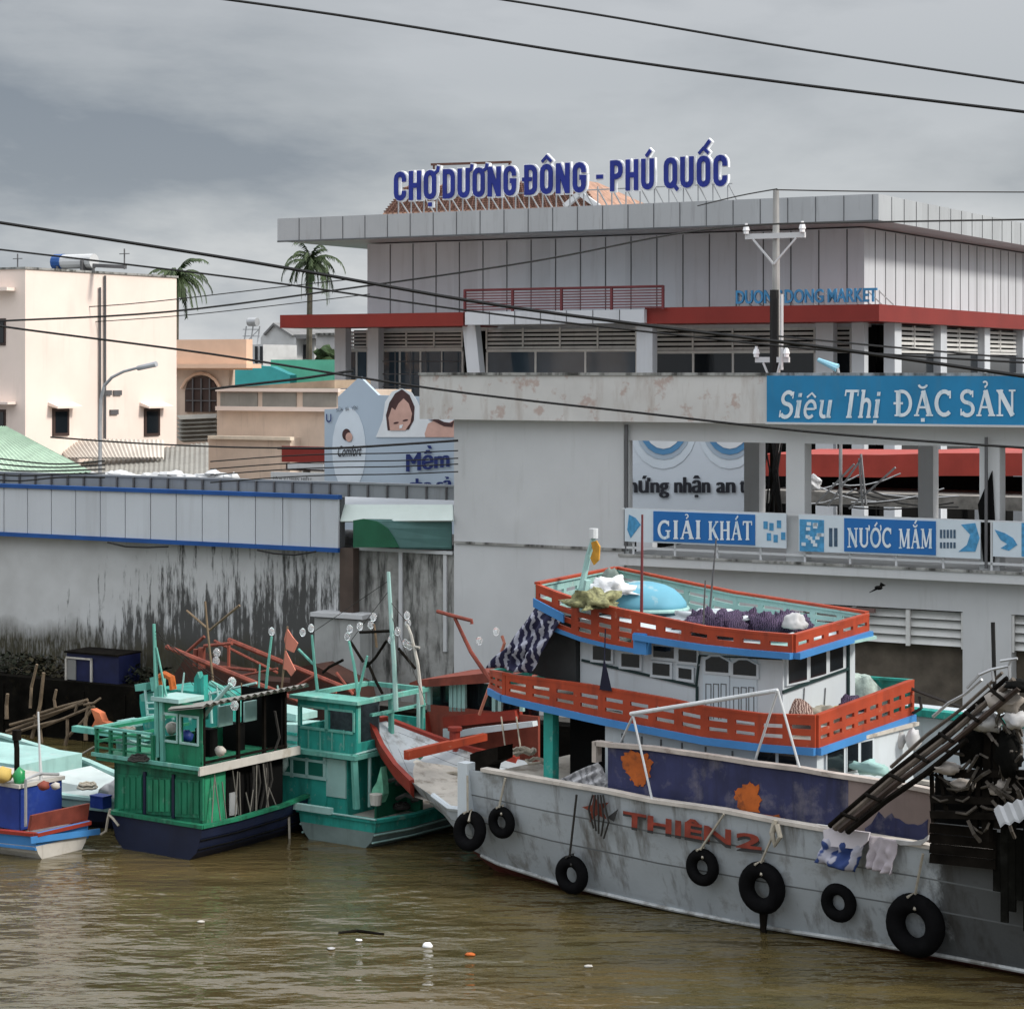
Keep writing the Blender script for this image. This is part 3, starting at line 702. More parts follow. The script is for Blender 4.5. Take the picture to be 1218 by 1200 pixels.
b = MB(Q); b.bar(Q.p(672, 246, 96.8), Q.p(690, 230, 96.8), .25, .25); b.bar(Q.p(690, 230, 96.8), Q.p(712, 246, 96.8), .25, .25); b.build('gable_trim', m_white, tr)
# roof letters
rs = thing('rooftop_sign', 'tall blue letters with white edges standing along the market roof', 'sign', Q, Q.p(665, 240, 89))
VL = 88.9
def rlet(s, x0, x1, h=1.40):
    z = 18.62
    A = Q.p(x0, 235, VL); B = Q.p(x1, 218, VL)
    for nm, mt, dv, gr_, dp in (('letters', m_letter_blue, 0, .0, .05), ('letter_backing', m_letter_white, .22, .036, .2)):
        b = MB(Q); block(b, s, (A[0], VL + dv, z), (B[0], VL + dv, z), (0, 0, 1), (0, -1, 0), h, gr_, dp); b.build(nm, mt, rs)
rlet('CHỢ', 469, 519); rlet('DƯƠNG', 527, 614); rlet('ĐÔNG', 624, 697); rlet('PHÚ', 726, 778); rlet('QUỐC', 790, 865)
b = MB(Q); b.pbox(707, 206, 719, 215, VL, .1); b.build('dash', m_letter_white, rs); b = MB(Q); b.pbox(709, 208, 717, 213, VL - .05, .04); b.build('dash', m_letter_blue, rs)
b = MB(Q); u = Q.hit(470, 230, VL)[0]; ue = Q.hit(868, 215, VL)[0]
while u < ue:
    b.bar((u, VL + .3, 17.9), (u, VL + .3, 18.9), .05, .05); b.bar((u, VL + .3, 18.8), (u + .1, VL + 1.3, 17.9), .05, .05); u += .72
b.bar((Q.hit(470, 230, VL)[0], VL + .3, 18.75), (ue, VL + .3, 18.75), .05, .05); b.build('strut', m_galv, rs)
ds = thing('market_sign', 'small blue standing letters along the red canopy of the market', 'sign', Q, Q.p(960, 360, 89))
b = MB(Q); v = 88.9
for s_, x0, x1 in (('DUONG', 876, 930), ('DONG', 934, 979), ('MARKET', 985, 1043)):
    b.split(); A = Q.p(x0, 359, v); B = Q.p(x1, 359, v); letters(b, s_, (A[0], v, 13.42), (B[0], v, 13.42), (0, 0, 1), (0, -1, 0), .56, offset=.02, extrude=.06)
b.build('letters', m_sky_blue, ds)
b = MB(Q); u = Q.hit(878, 360, v)[0]
while u < uRf - .3: b.bar((u, v + .1, 13.28), (u, v + .1, 13.9), .04, .04); b.bar((u, v + .1, 13.85), (u + .45, v + .6, 13.28), .04, .04); u += .5
b.build('strut', m_galv, ds)
# ================================================================= billboards
m_bb = M('billboard_sky', (.40, .48, .56), .55, .08, .25); m_bnavy = M('print_navy', (.012, .025, .13), .5); m_bblk = M('print_black', (.02, .022, .03), .5)
m_bpale = M('print_pale', (.62, .69, .75), .5, .05); m_skin = M('print_skin', (.55, .34, .28), .5, .12, 2.5); m_hair = M('print_hair', (.06, .025, .025), .5, .3, 3); m_hood = M('print_hood', (.70, .73, .75), .5, .06)
m_bmid = M('print_mid_blue', (.09, .25, .45), .5, .1)
VB = 64.0
bb = thing('billboard', 'pale blue billboard with a hooded baby face and dark blue words', 'billboard', Q, Q.p(470, 590, VB))
b = MB(Q); b.poly([(386, 487), (402, 486), (402, 472), (428, 448), (450, 470), (560, 474), (640, 474), (640, 640), (386, 640)], VB, .15); b.build('panel', m_bb, bb)
def pp(nm, pts, mt, d): b = MB(Q); b.poly(pts, VB - d, .01); return b.build(nm, mt, bb)
def ell(cx, cy, rx, ry, a0=0, n=20, rot=0):
    o_ = []
    for i in range(n):
        a = 2 * math.pi * i / n + R(a0); x, y = rx * math.cos(a), ry * math.sin(a); c_, s_ = math.cos(R(rot)), math.sin(R(rot)); o_.append((cx + x * c_ - y * s_, cy + x * s_ + y * c_))
    return o_
pp('picture', ell(415, 535, 20, 50), m_bpale, .02)
pp('picture', [(447, 520), (455, 500), (458, 478), (466, 466), (478, 462), (490, 467), (497, 478), (502, 492), (510, 500), (520, 497), (540, 500), (541, 520)], m_hood, .03)
pp('picture', [(461, 512), (459, 494), (463, 479), (470, 468), (478, 463), (487, 470), (493, 484), (492, 500), (486, 511)], m_hair, .045)
pp('picture', [(464, 512), (462, 497), (466, 485), (470, 488), (474, 480), (480, 474), (486, 480), (490, 492), (488, 503), (482, 512)], m_skin, .06)
for x, y in ((471, 503), (482, 500)): pp('picture', ell(x, y, 3.2, 1.1, rot=-12), m_hair, .07)
pp('picture', [(475, 506), (479, 505), (478, 509), (475, 510)], m_hood, .07)
pp('picture', [(505, 516), (509, 504), (517, 500), (530, 505), (541, 499), (541, 520), (506, 520)], m_skin, .045); pp('picture', [(510, 500), (516, 501), (528, 507), (538, 508), (540, 500), (536, 503), (528, 502), (520, 498)], m_hair, .06)
pp('picture', ell(412, 517, 5, 7), m_hair, .045); pp('picture', ell(415, 520, 4, 5.5), m_skin, .06)
b = MB(Q)
def bt(s_, x0, y0, x1, y1, h, off=.0, shear=0.0, dv=.06): 
    A = Vector(Q.p(x0, y0, VB - dv)); B = Vector(Q.p(x1, y1, VB - dv)); 
    for q_, sh in enumerate((0, .035, -.035) if h > .3 and shear == 0 else (0,)): o_ = Vector((sh, -.004 * q_, 0)); letters(b, s_, A + o_, B + o_, (0, 0, 1), (0, -1, 0), h, offset=0 if h > .3 and shear == 0 else off, shear=shear)
bt('Mềm', 484, 561, 534, 555, .60, .0, dv=.08); b.split(); bt('cho cả bé', 487, 583, 560, 582, .40, .01, dv=.08); b.split(); bt('U', 388, 502, 394, 502, .28, .01); b.build('lettering', m_bnavy, bb)
b = MB(Q); bt('Comfort', 401, 543, 429, 542, .36, .012, .35); b.split(); bt('SỮA', 400, 490, 408, 489, .12); b.split(); bt('BÀ', 411, 488.7, 415, 488.2, .12); b.split(); bt('YÊN', 418, 488, 425, 487, .12); b.build('lettering', m_bblk, bb)
b2 = thing('billboard', 'pale blue billboard with two ringed seals and black words, seen through the terrace', 'billboard', Q, Q.p(815, 600, VB))
b = MB(Q); b.pbox(700, 470, 886, 640, VB, .15); b.build('panel', M('billboard_grey_blue', (.62, .68, .74), .55, .06, .3), b2)
def pp2(nm, pts, mt, d): b = MB(Q); b.poly(pts, VB - d, .01); return b.build(nm, mt, b2)
for cx in (789, 868):
    pp2('seal', ell(cx, 508, 40 if cx < 800 else 38, 50), m_bpale, .02); pp2('seal', ell(cx, 505, 34, 42), m_bb, .035); pp2('seal', ell(cx, 500, 31, 41), m_bmid, .05)
    pp2('seal', ell(cx, 500, 25, 34), m_hood, .065)
b = MB(Q); VB_ = VB
bt('chứng', 738, 586, 795, 586, .50, .018); b.split(); bt('nhận', 803, 586, 844, 586, .50, .018); b.split(); bt('an', 853, 586, 874, 586, .50, .018); b.split(); bt('t', 881, 586, 886, 586, .5, .018); b.build('lettering', m_bblk, b2)
# ================================================================= houses at the left and far behind
m_frame = M('dark_frame', (.05, .03, .025), .6)
UWF = -58.2
wb = thing('white_house', 'tall plain cream-white block house with two small hooded windows', 'house', Q, (-62, 70, 1.6))
v0 = Q.hitu(30, 400, UWF)[0]; v1 = Q.hitu(210, 400, UWF)[0]; ZT = 14.42
b = MB(Q); b.box(-75, UWF, v0, v1, 1.6, ZT); b.build('wall', m_pink, wb)
b = MB(Q); b.box(-75.1, UWF + .06, v0 - .06, v1 + .06, ZT, ZT + .08); b.build('roof_edge', m_conc, wb)
def hole(x0, y0, x1, y1, u):
    a = Q.hitu(x0, y0, u); c = Q.hitu(x1, y1, u)
    f = MB(Q); f.box(u - .02, u + .07, a[0], c[0], c[1], a[1]); fo = f.build('window', m_frame, wb)
    g = MB(Q); g.box(u + .05, u + .085, a[0] + .12, c[0] - .12, c[1] + .12, a[1] - .12); g.build('pane', m_glass, fo)
for x0, x1 in ((62, 81), (171, 189)):
    hole(x0, 486, x1, 518, UWF)
    a = Q.hitu(x0 - 5, 482, UWF); c = Q.hitu(x1 + 6, 482, UWF); b = MB(Q); b.prism([(UWF, a[0], a[1] + .12), (UWF + .5, a[0], a[1] - .05), (UWF + .5, a[0], a[1] - .13), (UWF, a[0], a[1] - .02)], (0, c[0] - a[0], 0)); b.build('window_hood', m_pink, wb)
for y0, y1 in ((379, 411), (487, 511)):
    b = MB(Q); b.pbox(-20, y0, 6, y1, v0 - .05, .1); fo = b.build('window', m_frame, wb); b = MB(Q); b.pbox(-17, y0 + 3, 4, y1 - 3, v0 - .07, .03); b.build('pane', m_glass, fo)
b = MB(Q); b.pbox(-20, 342, 8, 346, v0 - .5, .5); b.split(); b.pbox(-20, 478, 9, 481, v0 - .5, .5); b.build('window_hood', m_pink, wb)
b = MB(Q)
for x, y0, y1 in ((119, 342, 540), (125, 328, 536)): b.split(); b.tube([Q.pu(x, y0, UWF + .08), Q.pu(x, y1, UWF + .08)], .05, 5)
b.build('drain_pipe', m_steel, wb)
b = MB(Q)
for x, y in ((122, 465), (134, 465), (130, 488)): a = Q.hitu(x, y, UWF); b.split(); b.box(UWF, UWF + .08, a[0], a[0] + .5, a[1] - .18, a[1] + .02)
b.build('vent', m_steel, wb)
# roof tank, antennas
wt = thing('water_tank', 'white and blue water tank lying on the roof of the cream-white house', 'water tank', Q, Q.p(95, 322, v0 + 4))
vv = v0 + 4.0; A = Q.p(68, 315, vv); B = Q.p(112, 315, vv)
b = MB(Q); b.tube([(A[0], vv, ZT + .48), (B[0], vv, ZT + .48)], .30, 14); b.build('tank', m_white, wt)
b = MB(Q); b.tube([(A[0] - .1, vv, ZT + .48), (A[0] + .35, vv, ZT + .48)], .33, 14); b.build('end_cap', m_trim, wt)
b = MB(Q); b.box(A[0] + .2, A[0] + .3, vv - .3, vv + .3, ZT + .08, ZT + .3); b.split(); b.box(B[0] - .4, B[0] - .3, vv - .4, vv + .4, ZT + .08, ZT + .5); b.bar((B[0], vv, ZT + .3), (B[0] + 1.6, vv, ZT + .2), .2, .15); b.build('stand', m_steel, wt)
for x, y, lb in ((21, 302, 'thin rooftop aerial rod at the left end of the cream-white house'), (148, 296, 'thin rooftop aerial rod beside the water tank')):
    b = MB(Q); p0 = Q.p(x, y, v0 + 3); b.tube([(p0[0], p0[1], ZT + .05), p0], .03, 5); b.bar((p0[0] - .25, p0[1], p0[2] - .2), (p0[0] + .25, p0[1], p0[2] - .2), .03, .03); solid(b, 'aerial', m_steel, lb, 'aerial')
# peach house
ph = thing('peach_house', 'small peach house with flat roof and a dark arched window', 'house', Q, Q.p(250, 520, 86))
b = MB(Q); b.pbox(180, 404, 293, 440, 84.5, .5); b.build('upper_wall', m_peach, ph)
b = MB(Q); b.pbox(180, 440, 272, 600, 84.8, .5); b.build('wall', m_beige, ph)
b = MB(Q); b.pbox(180, 433, 293, 438, 84.0, 1.2); b.build('ledge', m_peach, ph)
ar = [(220, 490), (220, 465), (223, 455), (230, 449), (239, 447), (248, 449), (255, 455), (258, 465), (258, 490)]
b = MB(Q); b.poly(ar, 84.7, .12); fo = b.build('window', m_frame, ph)
b = MB(Q); b.tube([Q.p(x, y, 84.65) for x, y in [(216, 462), (222, 452), (230, 446), (239, 444), (248, 446), (256, 452), (262, 462)]], .08, 6); b.build('window_arch', m_peach, fo)
b = MB(Q)
for x in (229, 239, 249): b.pbox(x - .7, 450, x + .7, 490, 84.62, .05)
for y in (462, 476): b.pbox(221, y, 257, y + 1.3, 84.62, .05)
b.build('window_bars', m_steel, fo)
b = MB(Q)
for k in range(6):
    b.hexa([Q.p(210, 494 + k * 5, 83.2), Q.p(258, 492 + k * 5, 83.2), Q.p(256, 497 + k * 5, 82.8), Q.p(214, 499 + k * 5, 82.8)] + [(p[0], p[1] + .3, p[2] - .1) for p in (Q.p(210, 494 + k * 5, 83.2), Q.p(258, 492 + k * 5, 83.2), Q.p(256, 497 + k * 5, 82.8), Q.p(214, 499 + k * 5, 82.8))])
solid(b, 'scrap_roof', m_corr, 'jumbled grey roofing sheets under the dark arched window', 'roofing')
# turquoise and mint walls, beige house
tw = thing('turquoise_house', 'low house with turquoise and mint painted walls', 'house', Q, Q.p(335, 460, 96))
b = MB(Q); b.poly([(272, 462), (277, 444), (322, 440), (322, 428), (398, 428), (398, 470), (272, 470)], 97, 6); b.build('wall', m_mint, tw)
b = MB(Q); b.poly([(270, 462), (276, 442), (286, 434), (322, 436), (345, 446), (345, 462)], 95.5, .6); b.build('wall', m_teal_wall, tw)
bh = thing('beige_house', 'beige house with a balustraded flat roof behind the grey shed', 'house', Q, Q.p(330, 560, 80))
b = MB(Q); b.pbox(258, 464, 402, 545, 79.0, 6); b.mat(0).pbox(247, 520, 345, 600, 78.2, .9); b.build('wall', m_beige, bh)
b = MB(Q); b.pbox(256, 462, 402, 466, 78.8, .2); b.split(); b.pbox(256, 484, 402, 489, 78.7, .4); b.build('ledge', m_pink, bh)
b = MB(Q)
for x0, x1 in ((262, 306), (312, 352), (360, 400)): b.split(); b.pbox(x0, 467, x1, 484, 78.95, .06)
b.build('balustrade', m_corr, bh)
b = MB(Q); b.pbox(247, 519, 345, 523, 78.0, .3); b.build('ledge', M('cream_ledge', (.70, .62, .50), .8), bh)
b = MB(Q); b.poly([(260, 462), (398, 452), (398, 462)], 83, 3); solid(b, 'brown_wall', M('brown_wall_paint', (.30, .24, .18), .9, .2), 'low brown sloping wall between turquoise house and beige roof', 'wall')
# far houses
fh = thing('gabled_house', 'far white gabled house behind the mint wall', 'house', Q, Q.p(330, 430, 130))
b = MB(Q); b.poly([(310, 428), (310, 402), (314, 396), (325, 386), (342, 396), (352, 402), (352, 428)], 130, 8); b.build('wall', m_farw, fh)
b = MB(Q); b.prism([Q.p(313, 397, 129.8), Q.p(325, 384, 129.8), Q.p(325, 387, 129.8), Q.p(314, 399, 129.8)], (0, 8, 0)); b.prism([Q.p(325, 384, 129.8), Q.p(348, 399, 129.8), Q.p(347, 401, 129.8), Q.p(325, 387, 129.8)], (0, 8, 0)); b.pbox(348, 398, 375, 403, 130, 8); b.build('roof', M('far_grey_roof', (.18, .18, .18), .8), fh)
b = MB(Q); b.pbox(351, 404, 374, 430, 131, 6); b.build('annex_wall', m_farw, fh)
for x in (353, 360, 366): b = MB(Q); b.pbox(x, 410, x + 3.5, 427, 130.9, .08); b.build('window', m_glass, fh)
fb = thing('flat_house', 'far pale flat-roofed house right of the palm trunk', 'house', Q, Q.p(388, 430, 125))
b = MB(Q); b.pbox(376, 398, 420, 450, 125, 6); b.build('wall', M('far_grey_wall', (.40, .40, .40), .8), fb); b = MB(Q); b.pbox(375, 396, 420, 399, 124.8, 6.3); b.build('roof_edge', m_conc, fb)
fb = thing('small_block_house', 'far small pale block house under the steel tank tower', 'house', Q, Q.p(298, 430, 122))
b = MB(Q); b.pbox(285, 410, 313, 450, 122, 4); b.build('wall', m_farw, fb)
for x in (303, 309): b = MB(Q); b.pbox(x, 412, x + 2.5, 432, 121.9, .1); b.build('window', m_glass, fb)
tk = thing('tank_tower', 'steel water tank on a spindly frame above the far houses', 'water tank', Q, Q.p(300, 410, 123))
b = MB(Q); b.tube([Q.p(296, 383, 123), Q.p(306, 383, 123)], .30, 12); b.build('tank', m_galv, tk)
b = MB(Q)
for x in (290, 298, 306): b.bar(Q.p(x, 411, 123), Q.p(x + 3, 388, 123), .07, .07)
for y in (392, 400): b.bar(Q.p(289, y, 123), Q.p(309, y, 123), .06, .06)
b.bar(Q.p(290, 410, 123), Q.p(308, 392, 123), .05, .05); b.build('frame', m_galv, tk)
b = MB(Q); b.blob(Q.p(388, 424, 118), .7, .7, .55, 12, 8, .9, 4); solid(b, 'shrub', M('shrub_leaf', (.03, .055, .02), .9, .4, 4), 'small dark shrub on the mint wall', 'shrub')
# corrugated roofs in front of the cream house
b = MB(Q)
def corr(mb, A, B, C_, D, n=26, th=.05):
    A, B, C_, D = map(Vector, (A, B, C_, D)); r0 = []; r1 = []
    for i in range(n * 2 + 1):
        f = i / (n * 2); o_ = Vector((0, 0, .05 if i % 2 else 0)); r0.append(A.lerp(B, f) + o_); r1.append(D.lerp(C_, f) + o_)
    dn = Vector((0, 0, -th)); mb.grid([r0, r1]); mb.grid([[p + dn for p in r0], [p + dn for p in r1]])
corr(b, Q.p(-60, 506, 62), Q.p(8, 508, 62), Q.p(112, 562, 60), Q.p(-60, 575, 58)); solid(b, 'green_roof', m_corrg, 'pale green corrugated roof at the left edge with its ridge sloping down', 'roof')
b = MB(Q); corr(b, Q.p(100, 543, 70), Q.p(248, 527, 70), Q.p(248, 575, 62), Q.p(90, 575, 62)); solid(b, 'grey_roof', m_corr, 'grey corrugated roof below the cream-white house', 'roof')
b = MB(Q); corr(b, Q.p(60, 522, 68), Q.p(195, 524, 68), Q.p(195, 545, 66.5), Q.p(80, 545, 66.5)); solid(b, 'low_roof', M('pale_roof', (.55, .50, .44), .7, .1), 'pale low roof sheet against the foot of the cream-white house', 'roof')
b = MB(Q)
rr = random.Random(5)
for k in range(16):
    x = 110 + k * 11; a = Q.p(x, 565 + rr.random() * 4, 58); b.blob(a, .35, .3, .1 + rr.random() * .1, 7, 5, .6, k)
solid(b, 'plastic_sheet', m_white, 'crumpled white plastic sheeting along the back edge of the grey shed roof', 'sheeting')
# small signs
b = MB(Q); b.pbox(335, 531, 386, 550, 66, .12); solid(b, 'red_sign', m_red, 'plain dark red sign board beside the baby billboard', 'sign')
s2 = thing('white_sign', 'small white black-framed sign under the dark red board', 'sign', Q, Q.p(360, 560, 66)); b = MB(Q); b.pbox(340, 551, 386, 560, 66, .1); b.build('board', m_frame, s2); b = MB(Q); b.pbox(342, 551.5, 385, 558, 65.96, .03); b.build('panel', m_white, s2)
s3 = thing('white_sign', 'long white sign strip with faint grey capitals behind the shed roof', 'sign', Q, Q.p(350, 575, 65)); b = MB(Q); b.pbox(322, 562, 386, 580, 65, .1); b.build('board', m_white, s3)
b = MB(Q); A = Q.p(325, 571, 64.97); B = Q.p(370, 571, 64.97); A = Vector(A); B = Vector((B[0], B[1], A.z))
for w_, f0_, f1_ in (('DỊCH', 0, .22), ('VỤ', .27, .38), ('NHÂN', .43, .68), ('HIẾU', .74, 1)): b.split(); letters(b, w_, A.lerp(B, f0_), A.lerp(B, f1_), (0, 0, 1), (0, -1, 0), .12); b.build('lettering', m_bblk, s3)
# ================================================================= street lamp, pole, palms
sl = thing('street_lamp', 'tall grey street lamp with a curved arm before the cream-white house', 'street lamp', Q, Q.p(119, 575, 60))
b = MB(Q); pts = [(119, 580), (119, 500), (120, 475), (124, 459), (133, 449), (147, 442), (166, 437)]; b.tube([Q.p(x, y, 60) for x, y in pts], .07, 7, .05); b.build('pole', m_galv, sl)
b = MB(Q); A = Vector(Q.p(164, 438, 60)); B = Vector(Q.p(186, 433, 60)); b.tube([A, A.lerp(B, .3), A.lerp(B, .75), B], .09, 8, .1); b.build('lamp_head', m_galv, sl)
up = thing('utility_pole', 'concrete utility pole with a white crossarm and insulators before the market', 'utility pole', Q, Q.p(922, 560, 68))
VP = 68.0; top = Q.p(923, 226, VP); u_ = top[0]
b = MB(Q); b.tube([(u_, VP, 1.6), (u_, VP, 12.8), top], .17, 10, .1); b.build('pole', M('pole_concrete', (.30, .30, .29), .8, .15), up)
b = MB(Q); b.tube([Q.p(921, 345, VP - .1), Q.p(921, 440, VP - .1), (u_, VP - .1, 8)], .16, 8); b.build('cable_duct', m_wire, up)
b = MB(Q); b.tube([Q.p(930, 350, VP - .2), Q.p(930, 440, VP - .2)], .05, 6); b.build('conduit', m_white, up)
zc = Q.p(920, 281, VP)[2]
def crossarm(z, x0, x1, v=VP - .2):
    a = Q.hit(x0, 280, v)[0]; c = Q.hit(x1, 280, v)[0]
    b = MB(Q); b.box(a, c, v, v + .12, z - .09, z + .09); b.build('crossarm', m_white, up)
    b = MB(Q); b.bar((a + .3, v, z - .1), (u_, v, z - .95), .06, .06); b.split(); b.bar((c - .3, v, z - .1), (u_, v, z - .95), .06, .06); b.build('brace', m_white, up)
    for u in (a + .05, c - .08):
        b = MB(Q); b.tube([(u, v, z + .09), (u, v, z + .2)], .09, 9); b.tube([(u, v, z + .2), (u, v, z + .36)], .12, 9, .08); b.tube([(u, v, z + .36), (u, v, z + .45)], .05, 8); b.build('insulator', m_letter_white, up)
crossarm(zc, 886, 957); crossarm(Q.p(920, 428, VP)[2], 898, 938)
bl_ = thing('street_lamp', 'pale blue lamp head poking up over the hall parapet right of the utility pole', 'street lamp', Q, Q.p(985, 500, 60))
b = MB(Q); A = Vector(Q.p(973, 428, 60)); B = Vector(Q.p(996, 438, 60)); b.tube([A, A.lerp(B, .4), A.lerp(B, .8), B], .06, 8, .13); b.build('lamp_head', M('lamp_blue', (.25, .5, .62), .5), bl_)
b = MB(Q); b.tube([B, (B.x + .1, B.y, B.z - .5), (B.x + .1, B.y, 1.6)], .05, 6); b.build('pole', m_galv, bl_)
m_trunk = M('palm_trunk', (.10, .085, .065), .9, .3, 3); m_frond = M('palm_frond', (.05, .075, .03), .7, .35, 2)
def palm(label, px, py, Y, pyb, seed, size=1.0):
    c = W0.p(px, py, Y); rd = random.Random(seed)
    t_ = thing('palm_tree', label, 'palm tree', W0, (c[0], c[1], 1.6))
    b = MB(W0); b.tube([(c[0] - .3, c[1], 1.6), (c[0] - .1, c[1], c[2] * .5), (c[0], c[1], c[2])], .24, 8, .15); b.build('trunk', m_trunk, t_)
    b = MB(W0); n = 32; wind = rd.uniform(.25, .5)
    for i in range(n):
        az = 2 * math.pi * i / n + rd.uniform(-.15, .15); el = rd.uniform(-.75, 1.3); L = size * rd.uniform(1.9, 3.7)
        d = Vector((math.cos(az) + wind, math.sin(az), 0)).normalized(); pts = []
        p = Vector(c); ang = el
        for k in range(9):
            pts.append(p.copy()); p = p + (d * math.cos(ang) + Vector((0, 0, math.sin(ang)))) * (L / 8); ang -= rd.uniform(.16, .36) if ang > -1.3 else .03
        b.tube(pts, .035, 4, .01, cap=False)
        sd_ = d.cross(Vector((0, 0, 1)))
        for k in range(1, 9):
            for sgn in (-1, 1):
                for sub in (0, .33, .66):
                    q0 = pts[k - 1].lerp(pts[k], sub); tdir = (pts[k] - pts[k - 1]).normalized(); ll = size * (.75 - .05 * k) * rd.uniform(.7, 1.1)
                    q1 = q0 + sd_ * sgn * ll * .55 + tdir * ll * .45 + Vector((0, 0, -ll * rd.uniform(.35, .8))); wv = tdir * .07
                    b.add([q0 - wv, q0 + wv, q1], [(0, 1, 2)])
    b.build('crown', m_frond, t_, fix=False)
palm('coconut palm half hidden behind the cream-white house', 210, 330, 125, 0, 3, .78)
palm('coconut palm in the open, under the left end of the market roof', 369, 312, 128, 0, 9, .82)
# ================================================================= behind the terrace: red canopy and clutter
rc = thing('red_awning', 'long dark red awning over a stall seen through the terrace', 'awning', Q, Q.p(1090, 570, 63))
b = MB(Q); b.poly([(905, 540), (1050, 541), (1120, 539), (1400, 539), (1400, 566), (1120, 566), (1050, 568), (905, 566)], 63, 5); b.build('cover', M('brick_red_tin', (.36, .05, .035), .6, .15, streak=.4, scol=(.18, .03, .03)), rc)
b = MB(Q); b.pbox(905, 566, 1400, 600, 66.5, .2); b.build('back_panel', m_dark, rc)
rd = random.Random(11)
b = MB(Q); b.pbox(905, 590, 1400, 606, 62.0, 3); solid(b, 'stall_table', M('stall_grey', (.25, .24, .22), .9, .4, 3), 'long cluttered grey stall counter under the red awning', 'counter')
grp = 'loose cables under the red awning'
for k in range(12):
    x0 = rd.uniform(940, 1100); x1 = x0 + rd.uniform(60, 150); y0 = rd.uniform(565, 600); y1 = rd.uniform(560, 605); sg_ = rd.uniform(2, 9)
    b = MB(Q); b.tube([Q.p(x0 + (x1 - x0) * f, y0 + (y1 - y0) * f + sg_ * 4 * f * (1 - f), 60.5 + k * .05) for f in (0, .25, .5, .75, 1)], .022, 4)
    solid(b, 'cable', m_wire if k % 2 else m_galv, 'loose cable strung among others under the dark red awning', 'cable', grp)
for k, (x0, y0, x1, y1) in enumerate(((970, 600, 1016, 552), (985, 602, 1025, 545), (1022, 545, 1026, 602), (1010, 605, 1065, 556), (1024, 540, 1030, 600))):
    b = MB(Q); b.bar(Q.p(x0, y0, 60), Q.p(x1, y1, 60), .05, .05); solid(b, 'pole', m_galv, 'thin pale leaning pole in the bundle under the red awning', 'pole', 'leaning poles under the red awning')
b = MB(Q); b.blob(Q.p(967, 574, 60), .25, .2, .22, 10, 7, .5, 2); solid(b, 'plastic_bag', m_letter_white, 'round white plastic bag hanging right of the middle terrace column', 'bag')
pc = thing('pole_cables', 'dark pole wrapped in bunched cables behind the terrace rail', 'utility pole', Q, Q.p(920, 620, 60))
b = MB(Q); b.tube([Q.p(921, 500, 60), Q.p(921, 640, 60)], .14, 8); b.build('pole', m_dwood, pc)
b = MB(Q)
for k in range(9): x = 905 + k * 3.2; b.tube([Q.p(x, 520, 59.8), Q.p(x + rd.uniform(-8, 8), 560, 59.7), Q.p(x + rd.uniform(-6, 6), 610, 59.8)], .035, 4)
b.build('cable_bunch', m_wire, pc)
# ================================================================= overhead cables
def wire(label, pts, Y0, Y1, r):
    n = len(pts); P = []; pts = list(pts)      # cables that leave the view run on towards their next pole
    # smooth through the measured points
    dense = []
    for i in range(n - 1):
        p0 = pts[max(0, i - 1)]; p1 = pts[i]; p2 = pts[i + 1]; p3 = pts[min(n - 1, i + 2)]
        for k in range(6):
            t_ = k / 6; q = []
            for c_ in (0, 1):
                q.append(.5 * ((2 * p1[c_]) + (-p0[c_] + p2[c_]) * t_ + (2 * p0[c_] - 5 * p1[c_] + 4 * p2[c_] - p3[c_]) * t_ ** 2 + (-p0[c_] + 3 * p1[c_] - 3 * p2[c_] + p3[c_]) * t_ ** 3))
            dense.append(q)
    dense.append(list(pts[-1])); x0, x1 = dense[0][0], dense[-1][0]
    if x0 <= 480 and (x0 < 0 or pts[0][1] < 0):
        k_ = (dense[6][1] - dense[0][1]) / (dense[6][0] - dense[0][0]); dense.insert(0, [x0 - 700, dense[0][1] - 700 * k_ * 1.1])
    if x1 >= 1290:
        k_ = (dense[-1][1] - dense[-7][1]) / (dense[-1][0] - dense[-7][0]); dense.append([x1 + 700, dense[-1][1] + 700 * k_ * .9])
    for x, y in dense: P.append(W0.p(x, y, Y0 + (Y1 - Y0) * (x - x0) / (x1 - x0)))
    b = MB(W0); b.tube(P, r, 6); solid(b, 'overhead_cable', m_wire, label, 'cable', 'overhead cables')
wire('thick upper cable crossing the sky from top left to the right edge', [(150, -16), (400, 18), (700, 66), (960, 102), (1300, 143)], 27, 21, .017)
wire('upper cable cutting the top right corner of the sky', [(480, -18), (700, 16), (960, 60), (1300, 111)], 27, 21, .015)
wire('thickest cable falling from the left edge across the market wall', [(-80, 252), (0, 265), (300, 312), (560, 358), (760, 386), (1000, 416), (1300, 460)], 26, 21, .021)
wire('thinner cable running just below the thickest one', [(-80, 288), (0, 297), (300, 333), (560, 370), (800, 398), (1000, 418), (1300, 436)], 27, 23, .013)
wire('cable dropping from the left edge past the baby billboard to the terrace', [(-80, 372), (0, 388), (250, 421), (520, 463), (760, 491), (1000, 517), (1300, 538)], 30, 24, .016)
wire('thin cable rising from the left edge to the market roof corner', [(-60, 386), (0, 382), (200, 371), (430, 341), (640, 310), (800, 279), (900, 268), (1000, 265), (1300, 260)], 55, 60, .028)
wire('faint thin cable rising past the first palm', [(-60, 374), (0, 370), (150, 362), (330, 342), (420, 332)], 90, 85, .022)
wire('faint thin cable below the second palm crown', [(-60, 392), (60, 386), (210, 376), (340, 362), (440, 350)], 90, 86, .02)
wire('thin cable from the pole top to the right edge', [(924, 226), (1050, 228), (1300, 229)], 66, 70, .022)
wire('short thin cable from the pole top down to the market roof', [(830, 245), (880, 233), (924, 225)], 80, 66, .022)
wire('short dark cable over the brown wall of the beige house', [(250, 463), (300, 457), (360, 450), (420, 441)], 60, 60, .04)
